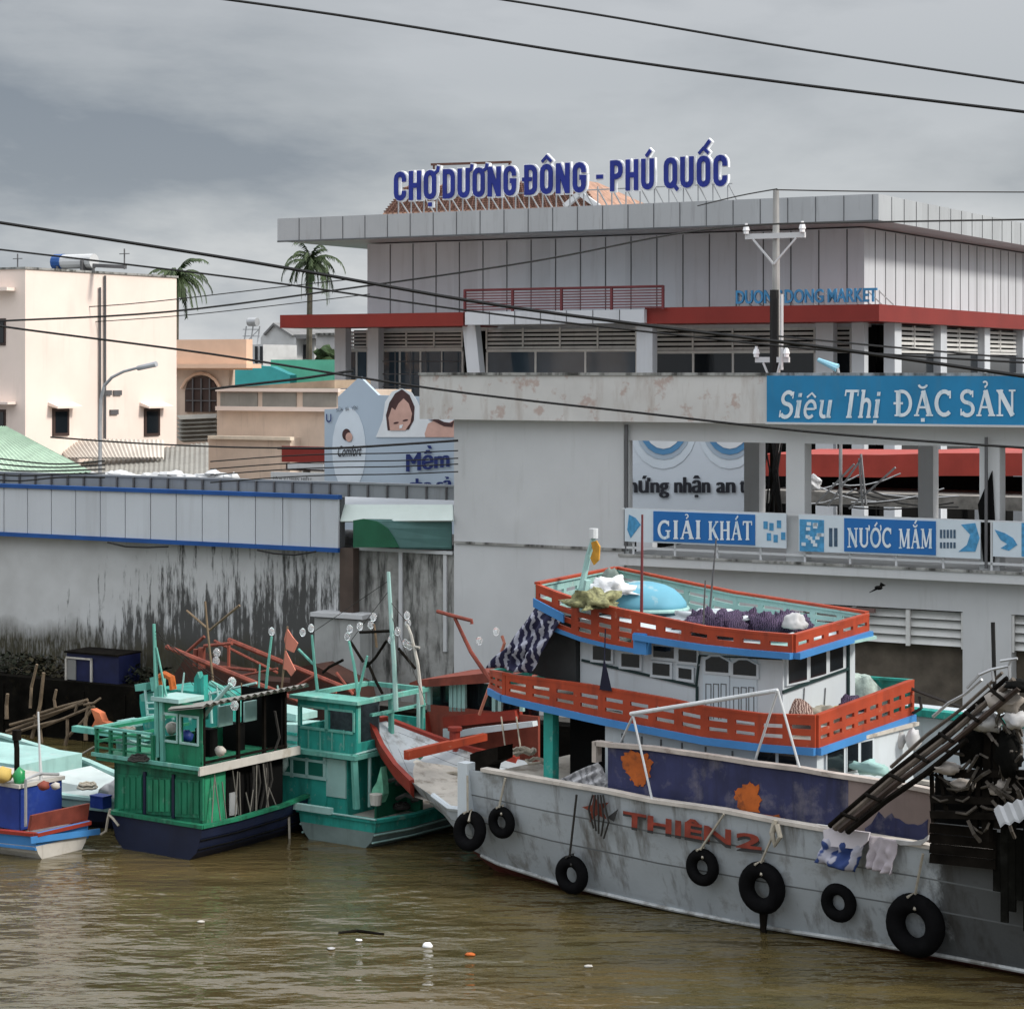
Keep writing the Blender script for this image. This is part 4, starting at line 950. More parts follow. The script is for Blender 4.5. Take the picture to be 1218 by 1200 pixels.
wire('thin cable along the foot of the cream-white house', [(60, 520), (160, 527), (280, 532), (386, 533)], 58, 58, .025)
wire('cable crossing the billboard above its blue words', [(330, 533), (400, 533), (470, 529), (545, 524)], 57, 57, .035)
for y in (540, 549, 556, 565): wire('thin cable among the lines strung across the baby billboard' , [(250, y + 9), (330, y + 3), (400, y), (470, y - 1), (545, y - 4)], 57, 57, .018)
for k in range(5): wire('dark cable among those draped over the pale green roof', [(-40, 540 + k * 7), (20, 548 + k * 6), (70, 552 + k * 4), (125, 548 + k * 5)], 56, 56, .022)
wire('cable from the pole foot to the right edge above the blue sign', [(925, 400), (1050, 412), (1218, 427), (1300, 434)], 62, 58, .03)
# ================================================================= the big wooden boat
m_hull = M('grey_hull_paint', (0.37, 0.405, 0.43), .6, .12, .8, streak=.85, scol=(.10, .09, .075), sthr=(.53, .70), ss=(2.6, 2.6, .35), wear=.7, wcol=(.17, .165, .15), wthr=(.54, .68), ws=1.6, bump=.25)
m_seamh = M('plank_seam', (0.13, 0.14, 0.145), .8)
m_bott = M('antifoul_red', (0.10, 0.022, 0.015), .7, .3, 2)
m_orange = M('orange_red_paint', (0.33, 0.046, 0.016), .55, .2, 1.4, streak=.6, scol=(.12, .022, .012), sthr=(.52, .74), ss=(4, 4, .8), wear=.5, wcol=(.40, .20, .13), wthr=(.63, .68), ws=5)
m_ored = M('dark_red_paint', (0.24, 0.028, 0.016), .55, .2, 2, streak=.4, scol=(.1, .02, .02))
m_bluep = M('boat_blue', (0.05, 0.20, 0.46), .5, .12)
m_cab = M('cabin_white', (0.52, 0.57, 0.60), .5, .05, .8, streak=.35, scol=(.28, .28, .26), sthr=(.56, .8))
m_teal = M('teal_paint', (0.022, 0.27, 0.225), .6, .2, 1.6, streak=.8, scol=(.012, .075, .06), sthr=(.48, .72), ss=(4, 4, .6), wear=.55, wcol=(.22, .34, .30), wthr=(.58, .66), ws=4)
m_teall = M('light_teal_paint', (0.12, 0.36, 0.30), .6, .18, 1.5, streak=.65, scol=(.05, .13, .11), sthr=(.5, .72), wear=.55, wcol=(.42, .5, .46), wthr=(.57, .68), ws=2.5)
m_tealp = M('pale_teal_paint', (0.30, 0.48, 0.45), .6, .12, 1.5, streak=.4, scol=(.12, .2, .18), wear=.4, wcol=(.5, .52, .5), wthr=(.56, .68), ws=2.5)
m_grn = M('boat_green', (0.012, 0.165, 0.085), .6, .22, 1.6, streak=.85, scol=(.007, .035, .02), sthr=(.46, .70), ss=(4, 4, .6), wear=.5, wcol=(.12, .26, .19), wthr=(.60, .67), ws=4.5)
m_grnl = M('boat_light_green', (0.02, 0.22, 0.11), .6, .22, 2, streak=.7, scol=(.01, .06, .03), sthr=(.5, .7), wear=.4, wcol=(.18, .32, .24), wthr=(.6, .67), ws=5)
m_navy = M('navy_hull', (0.008, 0.013, 0.035), .5, .25, 1.5, streak=.4, scol=(.02, .02, .02))
m_deck = M('pale_deck', (0.46, 0.43, 0.38), .8, .15, 2, wear=.7, wcol=(.14, .11, .08), wthr=(.52, .66), ws=2.6)
m_board = M('worn_blue_board', (0.026, 0.030, 0.085), .65, .3, 1.4, streak=.5, scol=(.012, .012, .02), sthr=(.5, .7), wear=.75, wcol=(.14, .13, .16), wthr=(.52, .68), ws=1.9)
m_boardp = M('worn_mauve_board', (0.22, 0.17, 0.155), .7, .12, 1.5, streak=.3, scol=(.1, .08, .07))
m_rubber = M('black_rubber', (0.0045, 0.0045, 0.005), .85, .3, 4, bump=.3, bs=25, spec=.06)
m_rope = M('pale_rope', (0.36, 0.33, 0.27), .9, .2, 6)
m_ropeb = M('dark_rope', (0.03, 0.028, 0.025), .9)
m_pipe = M('white_pipe', (0.55, 0.57, 0.58), .4, .1, streak=.4, scol=(.2, .15, .1))
m_orpatch = M('bright_orange', (0.42, 0.10, 0.016), .7, .3, 3, wear=.7, wcol=(.14, .04, .015), wthr=(.52, .64), ws=4)
m_tarp = M('grey_tarp', (0.42, 0.42, 0.42), .6, .25, 3)
m_soot = M('sooty_hull', (0.10, 0.105, 0.105), .7, .4, 1.6, wear=.95, wcol=(.02, .02, .02), wthr=(.42, .62), ws=1.1)
def soot_into(m):                         # black soot and scrapes on the after part of the side
    t = m.node_tree; bs = t.nodes['Principled BSDF']; src = bs.inputs['Base Color'].links[0].from_socket
    g = nn(t, 'ShaderNodeNewGeometry'); sp = nn(t, 'ShaderNodeSeparateXYZ'); t.links.new(g.outputs['Position'], sp.inputs[0])
    a = rng(t, sp.outputs['X'], 6.2, 8.1, 0, 1.05); n_ = noise_node(t, 1.0, 7, stretch=(1.6, 1.6, 1.0), rough=.7)
    f = rng(t, maths(t, 'ADD', a, maths(t, 'MULTIPLY', maths(t, 'SUBTRACT', n_.outputs['Fac'], .5), 1.8)), .42, .70, 0, .84)
    t.links.new(mixc(t, f, src, (.022, .022, .021)), bs.inputs['Base Color'])
soot_into(m_hull)
bt_ = thing('wooden_boat', 'big grey-hulled wooden boat with orange slatted upper decks and tyres along its side', 'boat', T, (-24, 36.8, 0))
VCL = 36.8
rimpx = [(441, 858, 36.55), (455, 888, 35.95), (470, 910, 35.5), (490, 930, 35.0), (515, 947, 34.65), (535, 962, 34.4), (555, 964, 34.25)]
rim = [(*T.hit(x, y, v), v) for x, y, v in rimpx]               # (u, z, v)
gun = [(*T.hit(x, y, 34.22), 34.22) for x, y in [(574, 917), (647, 930), (723, 943), (776, 954), (861, 966), (921, 978), (980, 988), (1090, 1006)]] + [(-16.5, 2.08, 34.22), (-13.5, 2.1, 34.3), (-11.5, 2.15, 34.7)]
chin = [(566, 1013), (609, 1034), (665, 1050), (786, 1078), (902, 1101), (995, 1115), (1064, 1125)]
chu = [T.hit(x, y, 34.75) for x, y in chin]
def chine(u):
    if u <= chu[0][0]:
        f = min(1, (chu[0][0] - u) / 4.9); return (34.75 + (VCL - .25 - 34.75) * min(1, f * 1.1), chu[0][1] + 1.15 * f ** 1.6)
    for (a, za), (c, zc_) in zip(chu, chu[1:]):
        if u <= c: return (34.75, za + (zc_ - za) * (u - a) / (c - a))
    return (34.75, .15)
st_ = []
for u, z, v in rim: st_.append((u, z, v))
uj = rim[-1][0]
st_.append((uj + .02, gun[0][1] - .02, 34.22)); st_ += gun
rows = []
for i, (u, z, v) in enumerate(st_):
    cv, cz = chine(u); cz = min(cz, z - .35)
    if u < -30: cv = v + (VCL - v) * .45
    r = []
    for f in (0, .02, .27, .285, .56, .575, .93, 1.0):
        vv = v + (cv - v) * f ** 1.6; r.append((u + (0 if u > -30 else (f * (u + 30) * -.35)), vv, z + (cz - z) * f))
    uu = r[-1][0]
    r.append((uu, cv + .12, cz - .06)); r.append((uu + .1, min(VCL - .08, cv + .7), min(-.25, cz - .5) if u > -29.6 else cz - .35)); r.append((uu + .15, VCL, min(-.6, cz - .7) if u > -29.6 else cz - .45))
    far = [(p[0], 2 * VCL - p[1], p[2]) for p in r[:-1]][::-1]
    rows.append(r + far)
b = MB(T)
nr = len(rows[0])
for j in range(nr - 1):
    jj = j if j < 10 else nr - 2 - j
    b.mat(1 if jj in (2, 4) else (2 if jj in (8, 9) else (3 if jj == 6 else 0)))
    for i in range(len(rows) - 1): b.add([rows[i][j], rows[i][j + 1], rows[i + 1][j + 1], rows[i + 1][j]], [(0, 1, 2, 3)])
b.mat(0).add(rows[0], [tuple(range(nr))]); b.add(rows[-1], [tuple(range(nr))])
hull = b.build('hull', [m_hull, m_seamh, m_bott, m_hull], bt_)
# white wale at the chine
b = MB(T); b.tube([(r[7][0], r[7][1] - .03, r[7][2]) for r in rows if r[0][0] > -29.5], .04, 6); b.build('wale', M('worn_wale', (.46, .48, .48), .7, .2, 2, wear=.8, wcol=(.12, .11, .09), wthr=(.47, .62), ws=1.8), bt_)
# gunwale cap
b = MB(T); pts = [(u, v, z) for u, z, v in gun]
for p, q in zip(pts, pts[1:]): b.hexa([(p[0], p[1] - .07, p[2]), (q[0], q[1] - .07, q[2]), (q[0], q[1] + .14, q[2]), (p[0], p[1] + .14, p[2]), (p[0], p[1] - .07, p[2] + .07), (q[0], q[1] - .07, q[2] + .07), (q[0], q[1] + .14, q[2] + .07), (p[0], p[1] + .14, p[2] + .07)])
b.split()
for p, q in zip(pts, pts[1:]): p2 = (p[0], 2 * VCL - p[1], p[2]); q2 = (q[0], 2 * VCL - q[1], q[2]); b.hexa([(p2[0], p2[1] - .1, p2[2]), (q2[0], q2[1] - .1, q2[2]), (q2[0], q2[1] + .07, q2[2]), (p2[0], p2[1] + .07, p2[2]), (p2[0], p2[1] - .1, p2[2] + .07), (q2[0], q2[1] - .1, q2[2] + .07), (q2[0], q2[1] + .07, q2[2] + .07), (p2[0], p2[1] + .07, p2[2] + .07)])
b.build('gunwale', M('gunwale_cap', (.50, .46, .41), .7, .2, 3, wear=.5, wcol=(.2, .15, .12)), bt_)
# decks
b = MB(T)
dk = [(u, v + .1, z - (.34 if u < -31.3 else .34 - .26 * min(1, (u + 31.3) / 1.2))) for u, z, v in rim]
b.grid([[p, (p[0], 2 * VCL - p[1], p[2] + .02)] for p in dk])
b.box(-29.6, -12, 34.45, 39.15, 1.15, 1.25); b.build('deck', m_deck, bt_)
b = MB(T); b.prism([(-29.2, 34.4, 1.3), (-25.9, 34.4, 1.3), (-25.9, 34.4, 2.06), (-29.2, 34.4, 2.12)], (0, 4.8, 0)); b.build('fore_hatch', m_deck, bt_)
# red bow bulwark, both sides (seen inside on the far side)
b = MB(T)
bw = [(u, v, z) for u, z, v in rim if u < -30.9]
for sgn in (0, 1):
    b.split()
    for p, q in zip(bw, bw[1:]):
        m_ = lambda a, d, dz: (a[0], (a[1] + d) if not sgn else 2 * VCL - a[1] - d, a[2] + dz)
        b.hexa([m_(p, -.05, -.24), m_(q, -.05, -.24), m_(q, .07, -.36), m_(p, .07, -.36), m_(p, -.08, .05), m_(q, -.08, .05), m_(q, .07, .05), m_(p, .07, .05)])
b.split(); b.box(bw[0][0] - .08, bw[0][0] + .06, VCL - .26, VCL + .26, bw[0][2] - .5, bw[0][2] + .07)
b.build('bow_bulwark', m_ored, bt_)
b = MB(T)
for p, q in zip(rim[4:], rim[5:]): b.tube([(p[0], p[2], p[1] + .02), (q[0], q[2], q[1] + .02)], .06, 6)
b.split()
for p, q in zip(rim[4:], rim[5:]): b.tube([(p[0], 2 * VCL - p[2], p[1] + .02), (q[0], 2 * VCL - q[2], q[1] + .02)], .06, 6)
b.build('bow_rail', m_cab, bt_)
# step between foredeck rim and raised bulwark, bitts, beam, windlass
b = MB(T); b.box(uj - .16, uj + .1, 34.15, 34.4, 1.2, gun[0][1] + .12); b.build('bulwark_post', m_cab, bt_)
zb_ = 1.55
ub, vb = T.hitz(541, 905, zb_)
b = MB(T); b.tube([(ub, vb, zb_ - .2), (ub, vb, zb_ + .72)], .125, 14); b.tube([(ub, vb, zb_ + .70), (ub, vb, zb_ + .78)], .165, 14); b.tube([(ub, vb, zb_ + .2), (ub, vb, zb_ + .27)], .15, 14); b.build('bitt', m_ored, bt_)
b = MB(T); L_ = Vector(T.pz(483, 898, 2.02)); R_ = Vector(T.pz(577, 876, 2.1)); b.bar(L_, L_.lerp(R_, .55), .14, .2); b.bar(L_.lerp(R_, .55), R_, .14, .16); b.build('cross_beam', m_orange, bt_)
u2, v2 = T.hitz(528, 893, zb_); b = MB(T); b.box(u2 - .12, u2 + .12, v2 + .1, v2 + .35, zb_ - .1, zb_ + .5); b.build('white_post', m_cab, bt_)
b = MB(T); b.poly([(489, 876), (495, 850), (505, 848), (510, 876)], vb + .9, .16); b.build('fairlead', m_ored, bt_)
b = MB(T); b.poly([(559, 918), (559, 897), (566, 894), (592, 888), (592, 904), (578, 911), (576, 919)], 35.3, .5); b.build('windlass', m_dwood, bt_)
b = MB(T); rd = random.Random(21)
for k in range(4):
    x, y = rd.uniform(505, 548), rd.uniform(908, 930); c = T.pz(x, y, 1.34 + .04 * k); r = rd.uniform(.2, .4)
    b.tube([(c[0] + r * math.cos(a * .5) * (1 + .2 * math.sin(a * 1.7)), c[1] + r * .8 * math.sin(a * .5), c[2] + .03 * (a % 3)) for a in range(26)], .035, 5)
solid(b, 'rope_coil', m_rope, 'pale coils of mooring rope on the foredeck below the red bitt', 'rope')
b = MB(T)
for k in range(5):
    x, y = rd.uniform(600, 640), rd.uniform(893, 912); c = T.pz(x, y, 2.15 + .04 * k); r = rd.uniform(.15, .3)
    b.tube([(c[0] + r * math.cos(a * .5), c[1] + r * .8 * math.sin(a * .5), c[2] + .03 * (a % 3)) for a in range(20)], .03, 5)
solid(b, 'net_heap', m_rope, 'tangled pale net and rope on the hatch in front of the dark cabin opening', 'net')
# lower house
us0, us1 = T.hit(652, 880, 35.0)[0], T.hit(970, 880, 35.0)[0]
um = T.hit(718, 880, 35.0)[0]
b = MB(T); b.mat(0).box(um, us1, 35.05, 38.7, 1.2, 3.4); b.mat(1).box(us0 + .1, um, 35.6, 38.7, 1.2, 3.6); lh = b.build('lower_cabin', [m_cab, m_dark], bt_)
b = MB(T); b.box(us0 - .12, us0 + .12, 35.0, 35.2, 2.0, 3.6); b.build('corner_post', m_teal, bt_)
for x in (739, 762, 785, 810, 838, 870): b = MB(T); b.pbox(x, 872 + (x - 739) * .16, x + 1.6, 935, 35.03, .04); b.build('plank_joint', m_seamh, lh)
def bwin(x0, y0, x1, y1, v, par, fw=3, dv=.05, arch=False, fr=T, fm=None, sl=0.0, gm=None):
    o_ = [(x0, y0), (x1, y0 + sl), (x1, y1 + sl), (x0, y1)] if not arch else [(x0, y0 + 5), (x0 + (x1 - x0) * .25, y0 + 1), (x0 + (x1 - x0) * .6, y0 + sl * .6), (x1, y0 + 5 + sl), (x1, y1 + sl), (x0, y1)]
    cx, cy = (x0 + x1) / 2, (y0 + y1) / 2
    f = MB(fr); f.poly([(cx + (x - cx) * (1 + 2 * fw / (x1 - x0)), cy + (y - cy) * (1 + 2 * fw / (y1 - y0))) for x, y in o_], v - dv, dv + .02); fo = f.build('window', fm or m_cab, par)
    p_ = MB(fr); p_.poly(o_, v - dv - .012, .02); p_.build('pane', gm or m_glass, fo)
for x in (901, 926): bwin(x, 893 + (x - 901) * .12, x + 21, 918, 35.05, lh, 2)
def bwinu(x0, y0, x1, y1, u, par, fw=3, fr=T, fm=None, sl=-3, gm=None):
    o_ = [(x0, y0), (x1, y0 + sl), (x1, y1 + sl), (x0, y1)]; cx, cy = (x0 + x1) / 2, (y0 + y1) / 2
    f = MB(fr); f.polyu([(cx + (x - cx) * (1 + 2 * fw / (x1 - x0)), cy + (y - cy) * (1 + 2 * fw / (y1 - y0))) for x, y in o_], u + .05, -.07); fo = f.build('window', fm or m_cab, par)
    p_ = MB(fr); p_.polyu(o_, u + .065, -.03); p_.build('pane', gm or m_glass, fo)
for x0, x1 in ((985, 1004), (1009, 1021), (1025, 1038)): bwinu(x0, 893 - (x0 - 985) * .25, x1, 925 - (x0 - 985) * .3, us1, lh, 2)
# worn blue weather board with its pale rail
def ragged(pts, n, amp, seed=5):
    rg_ = random.Random(seed); o_ = []
    for (x0, y0), (x1, y1) in zip(pts, pts[1:] + pts[:1]):
        for k in range(n): f = k / n; o_.append((x0 + (x1 - x0) * f + rg_.uniform(-amp, amp), y0 + (y1 - y0) * f + rg_.uniform(-amp, amp)))
    return o_
tp = [(723, 887), (776, 889 + 2), (861, 903), (898, 909), (953, 916), (980, 921), (1026, 928), (1088, 938), (1108, 942)]
tpu = [T.hit(x, y, 34.5) for x, y in tp]
ubm = T.hit(1009, 950, 34.5)[0]
b = MB(T); b.mat(0).prism([(tpu[0][0], 34.5, 2.2)] + [(u, 34.5, z) for u, z in tpu[:6]] + [(ubm, 34.5, T.hit(1009, 926, 34.5)[1]), (ubm, 34.5, 2.2)], (0, .07, 0))
b.mat(1).prism([(ubm + .003, 34.5, 2.15)] + [(ubm + .003, 34.5, T.hit(1009, 926, 34.5)[1])] + [(u, 34.5, z) for u, z in tpu[6:]] + [(tpu[-1][0], 34.5, 2.1)], (0, .07, 0))
wbd = b.build('weather_board', [m_board, m_boardp], bt_)
b = MB(T)
for p, q in zip(tpu, tpu[1:]): b.hexa([(p[0], 34.45, p[1] - .02), (q[0], 34.45, q[1] - .02), (q[0], 34.62, q[1] - .02), (p[0], 34.62, p[1] - .02), (p[0], 34.45, p[1] + .06), (q[0], 34.45, q[1] + .06), (q[0], 34.62, q[1] + .06), (p[0], 34.62, p[1] + .06)])
b.box(tpu[0][0] - .28, tpu[0][0] + .03, 34.44, 34.63, tpu[0][1] - .02, tpu[0][1] + .07); b.box(tpu[0][0] - .35, tpu[0][0] - .25, 34.44, 34.63, tpu[0][1] - .35, tpu[0][1] + .06)
b.build('rail', M('rail_worn', (.42, .37, .33), .7, .2, 3, wear=.5, wcol=(.15, .1, .08)), bt_)
for pts in ([(738, 898), (748, 893), (768, 897), (775, 905), (772, 925), (766, 936), (758, 934), (750, 925), (744, 915)], [(877, 936), (890, 931), (901, 934), (904, 950), (902, 967), (880, 966), (874, 950)], [(880, 966), (925, 970), (932, 974), (930, 978), (882, 971)]):
    b = MB(T); b.poly(ragged(pts, 5, 2.2), 34.485, .02); tag(b.build('patch', m_orpatch, wbd), 'bright orange bare patch on the blue board')
b = MB(T); b.poly(ragged([(1027, 1003), (1030, 985), (1045, 966), (1053, 972), (1060, 968), (1075, 978), (1092, 980), (1104, 975), (1104, 1004), (1088, 1000), (1060, 1008)], 3, 1.6), 34.485, .02); tag(b.build('patch', m_board, wbd), 'ragged remains of dark blue paint')
# slatted decks
def slat_rail(mb, path, rows, cell=.62, slot=.44, th=.05, cap=True):
    P = [Vector(p[:3]) for p in path]; H_ = [p[3] for p in path]; seg = [0]
    for a, c in zip(P, P[1:]): seg.append(seg[-1] + math.hypot(c.x - a.x, c.y - a.y))
    L = seg[-1]; n = max(2, round(L / cell)); cl = L / n; gp = (cl - slot * cl / cell) / 2
    strips = {1: ((0, .38), (.62, 1)), 2: ((0, .24), (.38, .60), (.74, 1)), 3: ((0, .14), (.27, .42), (.55, .70), (.83, 1))}[rows]
    def at(s):
        s = min(max(s, 0), L)
        for i in range(len(P) - 1):
            if s <= seg[i + 1] + 1e-9:
                f = (s - seg[i]) / max(1e-6, seg[i + 1] - seg[i]); return P[i].lerp(P[i + 1], f), H_[i] + (H_[i + 1] - H_[i]) * f, (P[i + 1] - P[i])
    def blk(s0, s1, f0, f1):
        a, ha, d = at(s0 + 1e-5); c, hc, _ = at(s1 - 1e-5); nrm_ = Vector((d.y, -d.x, 0)).normalized() * th
        za0, za1 = a.z + (ha - a.z) * f0, a.z + (ha - a.z) * f1; zc0, zc1 = c.z + (hc - c.z) * f0, c.z + (hc - c.z) * f1
        q = lambda p, z, o_: (p.x + (nrm_.x if o_ else 0), p.y + (nrm_.y if o_ else 0), z)
        mb.hexa([q(a, za0, 1), q(c, zc0, 1), q(c, zc0, 0), q(a, za0, 0), q(a, za1, 1), q(c, zc1, 1), q(c, zc1, 0), q(a, za1, 0)])
    for i in range(n):
        s = i * cl; blk(s, s + gp, 0, 1); blk(s + cl - gp, s + cl, 0, 1)
        for f0, f1 in strips: blk(s + gp, s + cl - gp, f0, f1)
    if cap:
        for a, c, ha, hc in zip(P, P[1:], H_, H_[1:]): mb.bar((a.x, a.y, ha + .02), (c.x, c.y, hc + .02), .11, .05)
def two(pxs_top, pxs_bot, v):
    r = []
    for (x, y), (x2, y2) in zip(pxs_top, pxs_bot):
        u, zt2 = T.hit(x, y, v); r.append((u, v, T.hit(x, y2, v)[1], zt2))
    return r
low = two([(600, 802), (620, 806), (700, 816), (728, 821), (797, 833), (838, 842), (907, 851), (971, 853)], [(0, 826), (0, 831), (0, 849), (0, 855), (0, 868), (0, 876), (0, 884), (0, 889)], 34.9)
tipu, tipz = T.hit(585, 799, 35.6); tipb = T.hit(585, 818, 35.6)[1]
farL = (-21.5, 38.9, 3.62, 4.27)
lowp = [(tipu, 35.6, tipb, tipz)] + low
b = MB(T); slat_rail(b, lowp, 2); b.build('lower_railing', m_orange, bt_)
b = MB(T); slat_rail(b, [low[-1], farL], 2, .5, .34); b.build('lower_railing', m_orange, bt_)
b = MB(T); slat_rail(b, [farL, (-23.5, 39.0, 3.5, 4.2), (-27, 39.0, 3.55, 4.2), (tipu + .5, 38.4, tipb, tipz), (tipu, 37.8, tipb, tipz), (tipu, 35.6, tipb, tipz)], 2); b.build('lower_railing', m_teal, bt_)
def trim(mb, path, h0=-.14, h1=.0, o_=.1):
    for p, q in zip(path, path[1:]):
        d = Vector((q[0] - p[0], q[1] - p[1], 0)); nrm_ = Vector((d.y, -d.x, 0)).normalized() * o_
        mb.hexa([(p[0] + nrm_.x, p[1] + nrm_.y, p[2] + h0), (q[0] + nrm_.x, q[1] + nrm_.y, q[2] + h0), (q[0], q[1], q[2] + h0), (p[0], p[1], p[2] + h0), (p[0] + nrm_.x, p[1] + nrm_.y, p[2] + h1), (q[0] + nrm_.x, q[1] + nrm_.y, q[2] + h1), (q[0], q[1], q[2] + h1), (p[0], p[1], p[2] + h1)])
b = MB(T); trim(b, lowp + [farL]); b.build('deck_edge', m_bluep, bt_)
b = MB(T)
deckp = [(p[0], p[1] + .06, p[2] + .02) for p in lowp] + [farL[:3]]
for p, q in zip(lowp, lowp[1:]): b.hexa([(p[0], p[1] + .05, p[2] - .08), (q[0], q[1] + .05, q[2] - .08), (q[0], 38.8, q[2] - .08), (p[0], 38.8 if p[0] > -28 else 37.8, p[2] - .08), (p[0], p[1] + .05, p[2] - .01), (q[0], q[1] + .05, q[2] - .01), (q[0], 38.8, q[2] - .01), (p[0], 38.8 if p[0] > -28 else 37.8, p[2] - .01)])
b.build('lower_deck', m_deck, bt_)
# upper cabin
VU = 35.6; uu1 = T.hit(931, 790, VU)[0]; uu0 = T.hit(690, 780, VU)[0]
b = MB(T); b.hexa([(uu0, VU, 3.45), (uu1, VU, 3.45), (uu1, 38.3, 3.45), (uu0, 38.3, 3.45), (uu0, VU, 5.4), (uu1, VU, 5.12), (uu1, 38.3, 5.2), (uu0, 38.3, 5.4)]); uc = b.build('upper_cabin', m_cab, bt_)
for x0, y0, x1, y1 in ((705, 768, 726, 784), (739, 777, 760, 792), (777, 768, 801, 781), (807, 772, 828, 786), (776, 788, 796, 802), (807, 794, 822, 806)): bwin(x0, y0, x1, y1, VU, uc, 3, sl=2)
for x0 in (839, 872): bwin(x0, 780 + (x0 - 839) * .12, x0 + 27, 798 + (x0 - 839) * .12, VU, uc, 3, arch=True, sl=2)
for x0 in (836, 869):
    b = MB(T); y = 805 + (x0 - 836) * .12; b.poly([(x0, y - 28), (x0 + 31, y - 26), (x0 + 31, 862), (x0, 858)], VU - .025, .03); d_ = b.build('door', M('door_blue_white', (.50, .58, .63), .5, .06), uc) if x0 == 836 else b.build('door', bpy.data.materials['door_blue_white'], uc)
    b = MB(T)
    for k in range(3): xx = x0 + 3 + k * 9; b.pbox(xx, y + 8, xx + .8, 855, VU - .035, .02); b.pbox(xx + 6, y + 8, xx + 6.8, 855, VU - .035, .02); b.pbox(xx, y + 8, xx + 6.8, y + 9, VU - .035, .02)
    b.build('door_panel', m_seamh, d_)
for x0, y0, x1, y1 in ((939, 782, 960, 813), (965, 774, 983, 806), (988, 768, 1003, 799)): bwinu(x0, y0, x1, y1, uu1, uc, 3, sl=-5)
m_line = M('dark_green_line', (.01, .03, .03), .6)
b = MB(T)
A = T.p(692, 784, VU - .03); 
b.bar(T.p(692, 785, VU - .03), T.p(828, 816, VU - .03), .03, .05); b.bar(T.p(828, 816, VU - .03), T.p(832, 780, VU - .03), .05, .03); b.bar(T.p(829, 816, VU - .03), T.p(829, 838, VU - .03), .05, .03); b.bar(T.p(758, 776, VU - .04), T.p(930, 776 + 8, VU - .04), .02, .03)
b.bar(T.pu(931, 823, uu1 + .04), T.pu(1009, 795, uu1 + .04), .03, .06); b.bar(T.pu(1009, 762, uu1 + .03), T.pu(1009, 830, uu1 + .03), .05, .05); b.build('trim_line', m_line, uc)
b = MB(T)
for x in (957, 982): b.split(); b.bar(T.pu(x, 818, uu1 + .02), T.pu(x - 2, 850, uu1 + .02), .015, .02)
b.build('plank_joint', m_seamh, uc)
b = MB(T); b.hexa([(uu0 - 1.35, 35.5, 4.2), (uu0 - .02, 35.5, 4.0), (uu0 - .02, 38.2, 4.0), (uu0 - 1.1, 38.2, 4.2), (uu0 - .95, 35.35, 5.5), (uu0 - .02, 35.45, 5.45), (uu0 - .02, 38.2, 5.4), (uu0 - .9, 38.2, 5.5)]); b.build('front_tarp', M('black_tarp', (.022, .025, .026), .55, .3, 2, wear=.3, wcol=(.08, .09, .08), wthr=(.62, .7), ws=5, bump=.3, bs=4), bt_)
# upper railing
V1 = 35.2
up1 = two([(639, 697), (665, 707), (692, 716), (728, 724), (757, 730)], [(0, 738), (0, 747), (0, 757), (0, 766), (0, 771)], V1)
up2 = two([(757, 730), (800, 739), (840, 747), (895, 753), (944, 757)], [(0, 753), (0, 760), (0, 766), (0, 772), (0, 776)], V1)
fa = (-22.15, 38.25, 5.3, 5.60); ff = (-29.3, 39.5, 5.5, 6.0)
b = MB(T); slat_rail(b, up1, 3, .55, .36); b.build('upper_railing', m_orange, bt_)
b = MB(T); slat_rail(b, up2, 1, .66, .44); b.build('upper_railing', m_orange, bt_)
b = MB(T); slat_rail(b, [up2[-1], fa], 1, .66, .44); b.build('upper_railing', m_orange, bt_)
b = MB(T); slat_rail(b, [fa, (-25.7, 38.9, 5.2, 5.72), ff], 2, .7, .56); b.build('upper_railing', m_tealp, bt_)
b = MB(T); slat_rail(b, [ff, up1[0]], 2, .7, .56); b.build('upper_railing', m_tealp, bt_)
b = MB(T)
for p, q in zip([up1[0], ff, (-25.7, 38.9, 5.2, 5.72)], [ff, (-25.7, 38.9, 5.2, 5.72), fa]): b.bar((p[0], p[1], p[3] + .06), (q[0], q[1], q[3] + .06), .13, .05)
b.build('rail_cap', m_orange, bt_)
b = MB(T); trim(b, up1, -.09, 0, .06); trim(b, up2 + [fa], -.12, 0, .14); b.hexa([(p[0], V1 - .07, p[2]) for p in ()] or [(up2[0][0] - .02, V1 - .08, up1[-1][2] - .1), (up2[0][0] + .3, V1 - .08, up1[-1][2] - .1), (up2[0][0] + .3, V1 + .1, up1[-1][2] - .1), (up2[0][0] - .02, V1 + .1, up1[-1][2] - .1), (up2[0][0] - .02, V1 - .08, up2[0][2] + .02), (up2[0][0] + .3, V1 - .08, up2[0][2] + .02), (up2[0][0] + .3, V1 + .1, up2[0][2] + .02), (up2[0][0] - .02, V1 + .1, up2[0][2] + .02)]); b.build('roof_edge', m_bluep, bt_)
b = MB(T)
allu = up1[:-1] + up2
for p, q in zip(allu, allu[1:]): b.hexa([(p[0], V1 + .06, p[2] - .06), (q[0], V1 + .06, q[2] - .06), (q[0], 38.3, q[2] - .04), (p[0], 38.9, p[2] - .04), (p[0], V1 + .06, p[2] + .0), (q[0], V1 + .06, q[2] + .0), (q[0], 38.3, q[2] + .02), (p[0], 38.9, p[2] + .02)])
b.build('upper_deck', m_tealp, bt_)
